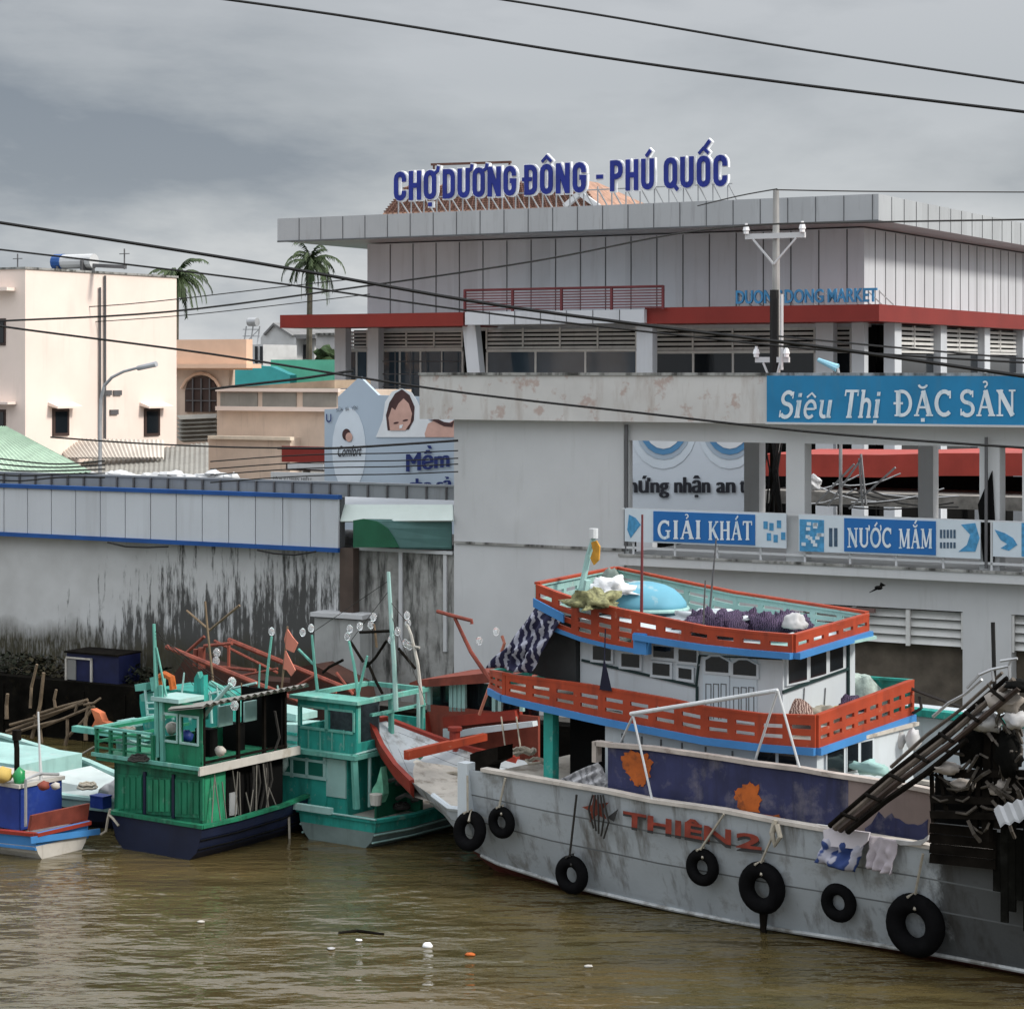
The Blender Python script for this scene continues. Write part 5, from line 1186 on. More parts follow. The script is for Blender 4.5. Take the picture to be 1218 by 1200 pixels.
# name, star
b = MB(T); v = 34.19
def nm(s, x0, y0, x1, y1, h): letters(b, s, T.p(x0, y0, v), T.p(x1, y1, v), Vector((0, .06, 1)), (0, -1, 0), h, offset=.03)
def hand(s, x0, y0, x1, y1, h, vv, mt, nmn):
    b = MB(T)
    A = T.p(x0, y0, vv); B = T.p(x1, y1, vv); letters(b, s, A, B, Vector((0, .04, 1)), (0, -1, 0), h, offset=.03); b.build(nmn, mt, hull)
m_name = M('name_red', (.20, .032, .018), .6, .3, 6); m_nsh = M('name_shadow', (.03, .03, .03), .7)
hand('THIÊN', 742, 984, 868, 1008, .27, 34.175, m_nsh, 'name_shadow'); hand('2', 878, 1011, 905, 1014, .27, 34.175, m_nsh, 'name_shadow')
hand('THIÊN', 742, 981, 868, 1004, .26, 34.165, m_name, 'name'); hand('2', 877, 1007, 904, 1010, .26, 34.165, m_name, 'name')
b = MB(T); star = []
for k in range(10): r = 17 if k % 2 == 0 else 7; a = R(90 + 36 * k + 10); star.append((709 + r * math.cos(a), 962 - r * math.sin(a)))
b.poly(star, 34.165, .01); b.build('star', M('star_brown', (.20, .04, .02), .7, .5, 8, wear=.6, wcol=(.03, .03, .03), wthr=(.5, .6), ws=8), hull)
b = MB(T); b.poly([(722, 972), (735, 962), (730, 977)], 34.165, .01); b.build('star', m_nsh, hull)
# frame of pipes standing on the board, masts
b = MB(T); b.tube([T.p(750, 849, 34.4), T.p(925, 821, 34.5)], .042, 8)
for x0, y0, x1, y1, v1 in ((753, 851, 776, 952, 34.25), (753, 851, 735, 890, 34.9), (925, 821, 951, 913, 34.5), (925, 821, 897, 908, 34.75)): b.tube([T.p(x0, y0, 34.4), T.p(x1, y1, v1)], .024, 7)
b.build('pipe_frame', m_pipe, bt_)
for x0, y0, x1, y1, v, r, lb in ((763, 738, 764, 612, 35.4, .035, None), (843, 740, 852, 640, 37, .025, None), (836, 752, 839, 690, 35.5, .022, None)):
    b = MB(T); b.tube([T.p(x0, y0, v), T.p(x1, y1, v)], r, 6, r * .6); b.build('antenna', m_maroon if r > .03 else m_steel, bt_)
b = MB(T); b.tube([T.p(686, 728, 36.2), T.p(700, 660, 36.4), T.p(706, 640, 36.4)], .075, 8, .05); mst = b.build('light_mast', m_tealp, bt_)
b = MB(T); c = T.p(706, 640, 36.4); b.tube([c, (c[0], c[1], c[2] + .2)], .10, 10); b.build('lamp', m_pipe, mst)
b = MB(T); b.bar(T.p(672, 720, 36.9), T.p(690, 700, 36.9), .06, .06); b.split(); b.bar(T.p(693, 728, 36.0), T.p(699, 690, 36.0), .16, .06); b.build('bracket', m_tealp, bt_)
# ----------------------------------------------------------------- things on the boat
def cloth(nm, mt, label, cat, top, bot, v, sag=.0, fold=.06, n=16, fr=T, grp=None, seed=1, thk=.015):
    """hanging cloth between a top edge and a bottom edge given as photo points"""
    rows = []
    for i in range(n + 1):
        f = i / n; row = []
        for j in range(n + 1):
            g = j / n
            x0 = top[0][0] + (top[1][0] - top[0][0]) * g; y0 = top[0][1] + (top[1][1] - top[0][1]) * g; x1 = bot[0][0] + (bot[1][0] - bot[0][0]) * g; y1 = bot[0][1] + (bot[1][1] - bot[0][1]) * g
            p = fr.p(x0 + (x1 - x0) * f, y0 + (y1 - y0) * f, v - .02); d_ = fold * (math.sin(g * 17 + f * 3 + seed) * .6 + mnoise.noise(Vector((g * 4, f * 4, seed))) * 1.4) * (.3 + f)
            row.append((p[0] + d_ * .4, p[1] + d_ - fold * 1.5 * f, p[2] + sag * math.sin(g * math.pi) * f * .3))
        rows.append(row)
    b = MB(fr); b.grid(rows)
    o = solid(b, nm, mt, label, cat, grp, True)
    md = o.modifiers.new('thickness', 'SOLIDIFY'); md.thickness = thk; return o
def stripe_mat(name, ca, cb, sc, dirv=(1, 1, 2)):
    m, t, bs = new_mat(name); wv = nn(t, 'ShaderNodeTexWave', wave_type='BANDS'); wv.inputs['Scale'].default_value = sc; wv.inputs['Distortion'].default_value = 7; wv.inputs['Detail'].default_value = 3; wv.inputs['Detail Scale'].default_value = 1.6
    g = nn(t, 'ShaderNodeNewGeometry'); mpn = nn(t, 'ShaderNodeMapping'); mpn.inputs['Scale'].default_value = dirv; t.links.new(g.outputs['Position'], mpn.inputs[0]); t.links.new(mpn.outputs[0], wv.inputs['Vector'])
    t.links.new(mixc(t, rng(t, wv.outputs['Fac'], .56, .76), ca, cb), bs.inputs['Base Color']); bs.inputs['Roughness'].default_value = .85; return m
m_denim = stripe_mat('dark_blue_cloth', (.012, .012, .045), (.36, .37, .44), 1.5, (1.2, 1.2, 1.6))
cloth('cloth', m_denim, 'dark blue cloth with white stripes hung from the front corner of the upper railing', 'cloth', [(636, 722), (668, 738)], [(590, 792), (632, 800)], 35.1, 0, .12, 26)
b = MB(T); b.hexa([(p[0], p[1] + d, p[2] + e_) for p, d, e_ in ((T.p(634, 716, 35.02), 0, -.1), (T.p(670, 735, 35.02), 0, -.1), (T.p(670, 735, 35.02), .04, -.1), (T.p(634, 716, 35.02), .04, -.1), (T.p(634, 716, 35.02), 0, .08), (T.p(670, 735, 35.02), 0, .08), (T.p(670, 735, 35.02), .04, .08), (T.p(634, 716, 35.02), .04, .08))])
solid(b, 'cloth_band', m_bluep, 'bright blue waistband strip along the top of the hung striped cloth', 'cloth')
cor = thing('coracle', 'light blue round basket boat lying upside down on the upper deck', 'basket boat', T, T.pz(765, 732, 5.5))
cu_, cv_ = T.hitz(766, 717, 5.62); b = MB(T); b.blob((cu_, cv_, 5.52), .95, .82, .56, 26, 12, .02, 1, zmin=0.0); b.build('shell', M('coracle_blue', (.12, .33, .43), .7, .12, 1.2, wear=.6, wcol=(.45, .5, .46), wthr=(.58, .68), ws=1.3), cor, True)
b = MB(T); b.tube([(cu_ + .96 * math.cos(2 * math.pi * k / 28), cv_ + .83 * math.sin(2 * math.pi * k / 28), 5.53) for k in range(29)], .04, 6); b.build('rim', m_tealp, cor)
m_net = stripe_mat('purple_net', (.010, .005, .022), (.10, .065, .13), 9, (1, 1.3, 2))
def heap(nm, mt, label, cat, cx, cy, z, rx, ry, rz, seed, rough=.7, n=26, m=14, grp=None):
    u, v = T.hitz(cx, cy, z); b = MB(T); b.blob((u, v, z), rx, ry, rz, n, m, rough, seed, zmin=-.1); return solid(b, nm, mt, label, cat, grp, True)
b = MB(T)
for k in range(16):
    x = 825 + k * 8.3; u, v = T.hitz(x, 744 - 2 * math.sin(k), 5.45); b.blob((u, v, 5.42),   .33, .26, .20 + .10 * abs(math.sin(k * 2.1)), 12, 7, .9, k, zmin=-.3)
solid(b, 'fishing_net', m_net, 'heap of dark purple fishing net along the upper deck behind the coracle', 'net', None, True)
heap('sheet', m_cab, 'crumpled white sheet beside the coracle on the upper deck', 'sheet', 845, 738, 5.5, .9, .25, .2, 5)
heap('sack', m_tarp, 'rounded grey-white sack on the purple net heap', 'sack', 946, 745, 5.5, .25, .22, .26, 8, .3)
heap('net_float_heap', M('mixed_floats', (.20, .20, .10), .8, .7, 9), 'mottled heap of olive net floats in front of the coracle', 'net', 706, 720, 5.75, .42, .5, .28, 3, .9)
heap('sheet', m_letter_white, 'crumpled white sheet on the floats behind the coracle', 'sheet', 728, 704, 5.9, .45, .3, .26, 12, .9)
heap('barrel_cover', M('grey_green_cover', (.16, .20, .18), .7, .2), 'grey-green bundle in the far front corner of the upper deck', 'bundle', 727, 692, 5.85, .22, .2, .3, 15, .3)
heap('net_sack', M('pale_green_net', (.36, .43, .39), .9, .35, 8, bump=.6, bs=30), 'big pale green net sack on the after end of the orange lower deck', 'sack', 1024, 838, 3.7, .55, .5, .62, 21, .3)
heap('fishing_net', m_net, 'small purple net heap beside the pale green net sack', 'net', 1002, 842, 3.75, .45, .35, .28, 25, .6)
heap('basket', stripe_mat('woven_basket', (.10, .05, .04), (.40, .30, .26), 6), 'round woven basket behind the lower orange railing', 'basket', 947, 856, 3.75, .36, .34, .42, 27, .1)
heap('rope_heap', m_rope, 'beige rope heap on the deck beside the woven basket', 'rope', 976, 856, 3.7, .5, .35, .25, 29, .8)
b = MB(T); b.bar(T.p(970, 846, 37), T.p(1010, 838, 37.4), .08, .05); solid(b, 'plank', M('yellow_plank', (.42, .30, .06), .7), 'short yellow plank by the net sack', 'plank')
cloth('tarpaulin', stripe_mat('striped_tarp', (.45, .45, .46), (.24, .24, .25), 2.2), 'grey striped tarpaulin sloping over the bulwark before the blue board', 'tarpaulin', [(712, 906), (724, 930)], [(655, 934), (712, 945)], 34.75, 0, .1, 18, seed=4)
cloth('cloth', stripe_mat('blue_white_cloth', (.02, .045, .16), (.36, .36, .42), .7), 'dark blue and white cloth draped over the gunwale beside the bamboo gangway', 'cloth', [(983, 986), (1034, 992)], [(974, 1024), (1018, 1036)], 34.1, 0, .07, 18, seed=7)
cloth('cloth', M('mauve_white_cloth', (.42, .38, .41), .85, .15, 3), 'pale mauve cloth hanging over the gunwale, right of the dark blue and white one', 'cloth', [(1034, 993), (1068, 999)], [(1036, 1032), (1062, 1039)], 34.1, 0, .06, 16, seed=9)
b = MB(T); b.poly([(979, 987), (990, 984), (1034, 990), (1032, 1000), (1022, 1010), (985, 1006), (980, 998)], 34.0, .05); solid(b, 'pillow', M('pillow_white', (.55, .52, .56), .9, .08, 2), 'pale pillow-like bundle resting on the dark blue and white cloth', 'pillow')
b = MB(T); b.poly([(1062, 998), (1085, 1001), (1098, 998), (1104, 993), (1103, 999), (1095, 1005), (1070, 1005)], 34.08, .05); solid(b, 'cloth', m_tarp, 'narrow twisted white cloth on the gunwale at the right end of the blue board', 'cloth')
b = MB(T); b.poly([(718, 784), (722, 800), (727, 822), (713, 820), (716, 800)], 34.8, .03); b.tube([T.p(719, 785, 34.8), T.p(720, 748, 35.1)], .012, 4); solid(b, 'flag', M('navy_cloth', (.01, .01, .025), .9), 'narrow furled black flag hanging before the white upper cabin', 'flag')
b = MB(T); b.poly([(703, 645), (709, 643), (713, 650), (712, 666), (706, 672), (702, 664), (705, 655)], 36.35, .04); solid(b, 'flag', M('yellow_cloth', (.50, .25, .03), .8, .25, 5), 'small ragged yellow flag on the pale teal light mast', 'flag')
# tyres
def make_tyre(label, px, py, Rr, v, tilt=0.0, rope_top=None, rmat=None):
    u, z = T.hit(px, py, v); t_ = thing('tyre', label, 'tyre', T, (u, v, z - Rr), 'tyre fenders on the big boat')
    r = Rr * .31; Rm = Rr - r; rows = []
    for i in range(29):
        a = 2 * math.pi * i / 28; row = []
        for j in range(12):
            q = 2 * math.pi * j / 12; d_ = Rm + r * math.cos(q); hh = r * .95 * math.sin(q)
            row.append((u + d_ * math.cos(a), v - r * .9 + hh - tilt * d_ * math.sin(a), z + d_ * math.sin(a)))
        rows.append(row)
    b = MB(T); b.grid(rows, True); b.build('tyre_ring', m_rubber, t_, True)
    if rope_top:
        p = T.p(*rope_top, 34.12); b = MB(T); b.tube([p, (u + .02, v - .2, z + Rr * .98)], .025, 5); b.tube([(u - .05, v - r * 2, z + Rr * .92), (u, v - .5 * r, z + Rr * 1.05), (u + .08, v - r * 1.9, z + Rm * .8)], .028, 5); b.build('rope', rmat or m_rope, t_)
make_tyre('black tyre hung at the raised bulwark post, foremost of the tyre fenders', 563, 987, .41, 34.2, -.15, (556, 922))
make_tyre('small black tyre close behind the foremost one', 600, 977, .33, 34.28, 0, (601, 925))
make_tyre('black tyre hung low on a dark rope below the star', 684, 1039, .39, 34.42, 0, (686, 945), m_ropeb)
make_tyre('black tyre right under the painted name', 839, 1030, .36, 34.34, 0, (861, 968))
make_tyre('large black tyre hung on a knotted rope below the painted figure 2', 911, 1054, .49, 34.4, 0, (924, 982))
make_tyre('small black tyre below the draped blue and white cloth', 1001, 1072, .36, 34.5, 0)
make_tyre('largest black tyre, near the dark sooty right end of the hull', 1094, 1098, .57, 34.5, 0, (1098, 1015))
b = MB(T); 
for k in range(5): a = T.p(705 + k * 3, 945, 34.12); b.tube([a, T.p(700 + k * 6, 962 + k * 4, 34.1), T.p(706 + k * 3, 985 + k * 3, 34.13)], .02, 5)
solid(b, 'rope_tangle', m_ropeb, 'tangle of dark rope hanging over the painted star', 'rope')
b = MB(T); b.tube([T.p(922, 975, 34.1), T.p(918, 990, 34.08), T.p(922, 1005, 34.08), T.p(928, 995, 34.06), T.p(924, 980, 34.08)], .05, 6); solid(b, 'rope_knot', m_rope, 'bunched pale rope knot on the gunwale above the large tyre', 'rope')
b = MB(T); b.poly([(903, 1085), (912, 1086), (910, 1105), (913, 1125), (905, 1122)], 34.55, .05); solid(b, 'rag', m_dwood, 'dark rag hanging to the water under the large tyre', 'rag')
b = MB(T); b.poly([(1060, 1010), (1090, 1007), (1210, 1026), (1320, 1040), (1320, 1165), (1160, 1143), (1100, 1136), (1098, 1100), (1080, 1060)], 34.1, .06) if False else None
# ================================================================= the smaller boats along the quay
G = Fr(-35.0)
m_bulb = glass_mat('clear_bulb', (.75, .78, .8), .04)
m_bulb.node_tree.nodes['Principled BSDF'].inputs['Transmission Weight'].default_value = .85
m_bulb.node_tree.nodes['Principled BSDF'].inputs['IOR'].default_value = 1.25
m_rust = M('rust_red_paint', (0.20, 0.045, 0.028), .7, .3, 2.5, streak=.5, scol=(.06, .02, .015))
m_salmon = M('salmon_pole', (0.42, 0.15, 0.10), .6, .2, 3, streak=.4, scol=(.15, .05, .03))
m_blueb = M('cobalt_paint', (0.012, 0.035, 0.20), .5, .2, 2, wear=.4, wcol=(.05, .09, .26), wthr=(.55, .66))
m_boatw = M('worn_boat_white', (0.46, 0.44, 0.40), .7, .12, 2, wear=.5, wcol=(.25, .2, .14), wthr=(.54, .68), streak=.5, scol=(.15, .12, .08))
m_greyh = M('grey_green_hull', (0.15, 0.20, 0.19), .7, .2, 2, streak=.5, scol=(.05, .06, .05))
m_bamb = M('old_bamboo', (0.17, 0.12, 0.075), .8, .3, 3, streak=.5, scol=(.03, .02, .015))
def hull_v(par, fr, secs, uc, mats, zk=-.4, deckz=None, along='v', deckm=None, cap=None, capw=.1):
    """open boat hull: secs = (station, half beam, gunwale height), stations along v (or u)"""
    def pt(s, off, z): return (uc + off, s, z) if along == 'v' else (s, uc + off, z)
    rows = []
    for s, hb, zg in secs:
        left = [pt(s, -hb, zg), pt(s, -hb * .97, zg - .22), pt(s, -hb * .96, zg - .24), pt(s, -hb * .88, max(.02, zg * .25)), pt(s, -hb * .6, -.15)]
        rows.append(left + [pt(s, 0, zk)] + [pt(s, hb * .6, -.15), pt(s, hb * .88, max(.02, zg * .25)), pt(s, hb * .96, zg - .24), pt(s, hb * .97, zg - .22), pt(s, hb, zg)])
    b = MB(fr); nr = len(rows[0])
    for j in range(nr - 1):
        b.mat(1 if j in (0, nr - 2) else 0)
        for i in range(len(rows) - 1): b.add([rows[i][j], rows[i][j + 1], rows[i + 1][j + 1], rows[i + 1][j]], [(0, 1, 2, 3)])
    for r_ in (rows[0], rows[-1]):
        b.mat(1).add([r_[0], r_[1], r_[-2], r_[-1]], [(0, 1, 2, 3)]); b.mat(0).add(r_[1:-1], [tuple(range(nr - 2))])
    h = b.build('hull', mats, par)
    b = MB(fr)
    for sg_ in (-1, 1):
        b.split()
        for (s0, h0, z0), (s1, h1, z1) in zip(secs, secs[1:]):
            a0, a1 = pt(s0, sg_ * (h0 + .05), z0), pt(s1, sg_ * (h1 + .05), z1); c0, c1 = pt(s0, sg_ * (h0 - capw), z0), pt(s1, sg_ * (h1 - capw), z1)
            up_ = lambda p: (p[0], p[1], p[2] + .07)
            b.hexa([a0, a1, c1, c0, up_(a0), up_(a1), up_(c1), up_(c0)])
    b.split(); s0, h0, z0 = secs[0]; p0 = [pt(s0 - .05, -h0 - .05, z0), pt(s0 - .05, h0 + .05, z0), pt(s0 + capw, h0, z0), pt(s0 + capw, -h0, z0)]
    b.hexa(p0 + [(p[0], p[1], p[2] + .075) for p in p0]); b.build('gunwale', cap or mats[1], par)
    if deckz is not None:
        b = MB(fr); b.grid([[pt(s, -hb * .95, min(deckz, zg - .05)), pt(s, hb * .95, min(deckz, zg - .05))] for s, hb, zg in secs]); b.build('deck', deckm or m_deck, par)
    return h
# ---- blue stern boat at the left edge
ab = thing('small_boat', 'small cobalt blue boat with a white and brown stern, a green bottle on its roof', 'boat', G, (-38, 33.2, 0))
hull_v(ab, G, [(-35.2, .78, .52), (-36.4, .95, .5), (-39, 1.15, .55), (-42, 1.1, .7)], 33.25, [m_boatw, m_bluep], -.3, .45, 'u', m_boatw, m_ored)
b = MB(G); b.box(-35.2, -35.12, 32.5, 34.0, .56, .60); b.polyu([(36, 1003), (118, 992), (118, 985), (36, 995)], -35.14, .03); b.build('stern_stripe', m_bluep, ab)
b = MB(G); b.hexa([(-35.5, 32.6, .58), (-35.3, 34.1, .58), (-35.38, 34.1, .58), (-35.58, 32.6, .58), (-35.42, 32.6, .92), (-35.22, 34.1, .96), (-35.30, 34.1, .96), (-35.5, 32.6, .92)]); b.build('stern_board', m_rust, ab)
b = MB(G); ca, cz = G.hit(18, 940, 32.9); b.box(-43, -36.0, 32.75, 34.0, .5, 1.42); cbn = b.build('cabin', m_blueb, ab)
b = MB(G); b.box(-43, -35.95, 32.7, 34.05, 1.42, 1.5); b.build('cabin_roof', m_boatw, ab)
b = MB(G); b.tube([(-35.85, 32.8, .6), (-35.85, 32.8, 1.62), (-35.95, 33.3, 1.66), (-36.0, 33.9, 1.55)], .035, 6); b.build('rail', m_galv, ab)
b = MB(G); b.tube([(-35.98, 33.35, 1.5), (-36.05, 33.35, 3.0)], .03, 6, .02); b.tube([(-36.2, 33.6, 1.5), (-36.3, 33.6, 2.3)], .02, 6); b.build('mast', m_pipe, ab)
for x, y, r_, mt, nm, lb in ((23, 925, .14, M('green_bottle', (.02, .25, .08), .3), 'plastic_bottle', 'round green plastic bottle on the roof of the cobalt blue boat'), (3, 925, .22, M('yellow_bundle', (.50, .36, .10), .8), 'bundle', 'yellow bundle on the blue boat roof at the left edge'), (52, 934, .13, m_rust, 'brick_pile', 'small reddish heap on the back of the blue boat roof'), (66, 933, .1, m_boatw, 'box', 'small pale box beside the reddish heap on the blue boat roof')):
    u, v = G.hitz(x, y + 6, 1.5); b = MB(G); b.blob((u, v, 1.5 + r_ * .8), r_, r_, r_ * (1.6 if nm == 'plastic_bottle' else .8), 10, 7, .25, 3); solid(b, nm, mt, lb, nm.replace('plastic_', '').replace('brick_', ''), None, True)
b = MB(G); b.tube([G.p(20, 945, 33.0), G.p(20, 890, 33.0), G.p(18, 872, 33.0)], .06, 7); b.tube([G.p(20, 880, 33.0), G.p(20, 868, 33.0)], .1, 8); b.build('exhaust_pipe', m_dwood, ab)
# ---- long pale boat behind it
pb = thing('long_boat', 'long pale turquoise open boat lying behind the cobalt blue boat', 'boat', G, (-40, 36.5, 0))
hull_v(pb, G, [(-35.7, .12, .72), (-36.2, .7, .62), (-37.2, 1.15, .7), (-39, 1.4, .95), (-42, 1.5, 1.25), (-46, 1.4, 1.5)], 36.3, [m_navy, m_tealp], -.3, .5, 'u', m_tealp, m_tealp, .14)
b = MB(G); b.hexa([(-38.6, 35.2, .6), (-36.4, 35.6, .62), (-36.4, 37.0, .62), (-38.6, 37.4, .6), (-38.4, 35.4, 1.0), (-36.8, 35.9, .82), (-36.8, 36.8, .82), (-38.4, 37.2, 1.0)]); b.build('fore_cover', M('pale_cover', (.46, .52, .51), .8, .12, 2), pb)
b = MB(G); b.box(-43, -38.8, 35.3, 37.3, .7, 1.25); b.build('low_cabin', m_tealp, pb)
b = MB(G); b.blob((-36.2, 36.0, .75), .45, .35, .28, 12, 8, .8, 6); solid(b, 'tarpaulin_bundle', m_tarp, 'grey crumpled tarpaulin on the bow of the long pale boat', 'tarpaulin', None, True)
# ---- green boat with navy hull
cb = thing('fishing_boat', 'green fishing boat with navy hull and a dark open wheelhouse', 'boat', G, (-33.5, 36, 0))
hull_v(cb, G, [(34.4, 1.36, .72), (35.5, 1.42, .72), (37, 1.40, .76), (38.6, 1.25, .86), (40.5, .75, 1.1), (41.6, .12, 1.35)], -33.52, [m_navy, m_navy], -.4, .6, 'v', m_grn, m_grn)
VC = 34.62; uCl, uCr = G.hit(136, 945, VC)[0], G.hit(241, 945, VC)[0]
b = MB(G); b.box(uCl, uCr, VC, VC + .08, .7, 1.92); b.box(uCl, uCl + .08, VC, 37.4, .7, 1.92); lw = b.build('lower_wall', m_grn, cb)
b = MB(G); b.box(uCr - .08, uCr - .01, VC + .08, 35.35, .7, 1.9); b.build('side_panel', m_grnl, cb)
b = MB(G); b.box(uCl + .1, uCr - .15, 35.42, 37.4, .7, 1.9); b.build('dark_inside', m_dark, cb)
for k in range(3):
    x0 = 140 + k * 34; b = MB(G); y0 = 920 + k * 3
    b.poly([(x0, y0), (x0 + 29, y0 + 2), (x0 + 29, y0 + 47), (x0, y0 + 45)], VC - .03, .03); dpn = b.build('door', m_grn, lw)
    b = MB(G)
    for q_ in range(4): xx = x0 + 2 + q_ * 7; b.pbox(xx, y0 + 4, xx + 5, y0 + 42, VC - .05, .02)
    b.build('door_panel', m_grnl if k == 1 else m_grn, dpn)
    b = MB(G); b.pbox(x0 + 30, y0 - 2, x0 + 33, y0 + 50, VC - .045, .05); b.build('post', m_navy if k < 2 else m_grn, cb)
ZD = 1.98
b = MB(G); b.mat(0).box(uCl - .35, uCr + .1, VC - .22, 37.6, 1.86, ZD); b.mat(1).box(uCr + .1, uCr + .16, VC - .25, 37.65, 1.84, 2.02); b.build('upper_deck', [m_grn, m_boatw], cb)
# rails, wheelhouse
b = MB(G); zr0 = ZD
for k in range(3): b.box(uCl - .4, uCl + 1.35, VC - .2, VC - .16, zr0 + .14 + k * .17, zr0 + .18 + k * .17)
for k in range(5): u = uCl - .4 + k * .43; b.box(u, u + .06, VC - .21, VC - .13, zr0, zr0 + .58)
b.box(uCl - .42, uCl - .36, VC - .2, 37.4, zr0 + .5, zr0 + .57); b.box(uCl - .42, uCl - .36, VC - .2, 37.4, zr0 + .25, zr0 + .31); b.build('railing', m_grn, cb)
uWl = G.hit(187, 890, VC)[0]; ZW0, ZW1 = ZD, ZD + 1.32
wv = MB(G); wv.box(uWl, uCr, VC, VC + .06, ZW0, ZW0 + .48); wv.box(uWl, uCr, VC, VC + .06, ZW1 - .28, ZW1)
for u in (uWl, uWl + (uCr - uWl) * .44, uCr - .14): wv.box(u, u + .13, VC, VC + .06, ZW0 + .48, ZW1 - .28)
wv.box(uWl, uWl + .06, VC + .06, 37.3, ZW0, ZW0 + .5); wh = wv.build('wheelhouse', m_grn, cb)
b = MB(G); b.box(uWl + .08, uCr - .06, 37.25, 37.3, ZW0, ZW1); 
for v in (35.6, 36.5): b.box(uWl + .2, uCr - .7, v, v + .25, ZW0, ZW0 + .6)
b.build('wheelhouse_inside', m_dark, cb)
for v0_, v1_ in ((35.9, 36.35), (36.75, 37.15)): b = MB(G); b.box(uCr - .75, uCr - .7, v0_, v1_, ZW0 + .62, ZW1 - .25); b.build('rear_opening', m_tealp, cb)
b = MB(G)
for v in (VC + .02, 35.75, 36.6, 37.3): b.split(); b.box(uCr - .07, uCr, v, v + .07, ZD, ZW1)
b.split(); b.box(uCr - .06, uCr - .01, VC, 37.3, ZD + .05, ZD + .1); b.build('wheelhouse_post', m_dwood, cb)
b = MB(G); corr(b, (uWl + .55, VC - .25, ZW1 - .12), (uWl + .9, 37.7, ZW1 - .10), (uCr + .3, 37.8, ZW1 + .10), (uCr + .25, VC - .25, ZW1 + .04), 16, .04); b.build('wheelhouse_roof', m_corr, cb)
b = MB(G); b.box(uWl - .08, uWl + .75, VC - .12, 35.3, ZW1 + .0, ZW1 + .09); b.build('wheelhouse_top', m_tealp, cb)
b = MB(G); p0 = G.p(187, 900, VC - .05); b.tube([p0, G.p(186, 820, VC - .05), G.p(183, 742, VC - .05)], .07, 7, .035); b.bar(G.p(194, 905, VC - .03), G.p(192, 815, VC - .03), .1, .08); b.tube([G.p(198, 828, VC), G.p(186, 770, VC - .05)], .025, 5); b.build('mast', m_teall, cb)
b = MB(G); b.poly([(229, 856), (231, 806), (235, 799), (238, 808), (242, 803), (243, 856)], 35.4, .14); b.build('stem_board', m_teal, cb)
arm = MB(G); arm.tube([G.p(240, 856, 35.1), G.p(256, 834, 35.1), G.p(275, 813, 35.1)], .045, 6); ao = arm.build('lamp_arm', m_tealp, cb)
for x, y in ((276, 811), (279, 839)): b = MB(G); b.blob(G.p(x, y, 35.1), .09, .09, .11, 10, 7); b.build('bulb', m_bulb, ao, True)
b = MB(G); b.tube([(uCr - .35, 35.75, .75), (uCr - .35, 35.75, 1.25)], .24, 12); solid(b, 'drum', m_galv, 'grey drum in the dark open side of the green boat', 'drum')
b = MB(G)
for k in range(3): b.tube([(uCr + .05, 36.3 + k * .2, 2.0), (uCr + .1, 36.35 + k * .2, 1.4), (uCr + .02, 36.3 + k * .15, .8)], .03, 5)
b.tube([(uCr + .05, 36.9, 2.9), (uCr + .1, 37.0, 2.3), (uCr, 36.9, 1.9)], .03, 5); solid(b, 'rope', m_ropeb, 'dark ropes hanging at the after side of the green boat wheelhouse', 'rope')
# ---- turquoise boat whose bow points left behind the green boat
db = thing('fishing_boat', 'turquoise boat behind the green one, its pale blunt bow jutting past the green rail', 'boat', G, (-35, 39.6, 0))
hull_v(db, G, [(-39.6, .25, 1.62), (-39.2, .8, 1.5), (-38, 1.25, 1.35), (-36, 1.4, 1.2), (-32.5, 1.3, 1.2)], 39.6, [m_teall, m_tealp], -.3, 1.0, 'u', m_tealp, m_tealp, .16)
b = MB(G); b.box(-40.1, -37.6, 38.2, 38.4, 1.52, 1.66); b.box(-39.2, -38.9, 38.6, 40.6, 1.5, 1.62); b.build('bow_beam', m_teall, db)
b = MB(G); b.poly([(166, 826), (186, 818), (236, 823), (262, 828), (262, 875), (172, 875), (166, 838)], 39.2, 1.2); dc = b.build('cabin', m_teal, db)
b = MB(G); b.poly([(166, 826), (190, 823), (240, 828), (240, 834), (168, 834)], 39.1, 1.35); b.poly([(186, 842), (232, 839), (232, 843), (188, 847)], 39.14, .06); b.build('cabin_roof', m_teall, db)
b = MB(G); b.poly([(160, 814), (174, 812), (174, 821), (161, 822)], 38.9, .3); b.poly([(178, 806), (187, 804), (187, 822), (180, 822)], 38.9, .3); b.build('light_box', m_teall, db)
b = MB(G); b.tube([G.p(x, y, 39.3) for x, y in ((250, 812), (262, 818), (276, 826), (284, 836), (284, 852))], .07, 6); b.tube([G.p(x, y, 39.3) for x, y in ((246, 830), (262, 820), (280, 828))], .05, 6); b.build('rail', m_teall, db)
b = MB(G); b.poly([(276, 835), (330, 845), (352, 850), (352, 858), (276, 850)], 40.2, .8); b.poly([(250, 858), (355, 862), (355, 905), (250, 905)], 39.8, .8); b.build('after_house', m_tealp, db)
b = MB(G)
for k in range(3): b.pbox(322, 870 + k * 10, 352, 873 + k * 10, 39.75, .06)
b.build('rail_board', m_teal, db)
b = MB(G); b.tube([G.p(x, y, 38.85) for x, y in ((190, 820), (188, 806), (196, 802), (204, 806), (206, 820))], .09, 7); solid(b, 'life_ring', m_orpatch, 'orange life ring on the roof of the turquoise boat', 'life ring')
b = MB(G); b.poly([(108, 866), (113, 856), (108, 843), (118, 848), (122, 858), (140, 864), (134, 868)], 38.6, .2); solid(b, 'cloth', M('orange_rag', (.50, .14, .06), .85, .2, 4), 'orange rag bundle on the pale bow of the turquoise boat', 'cloth')
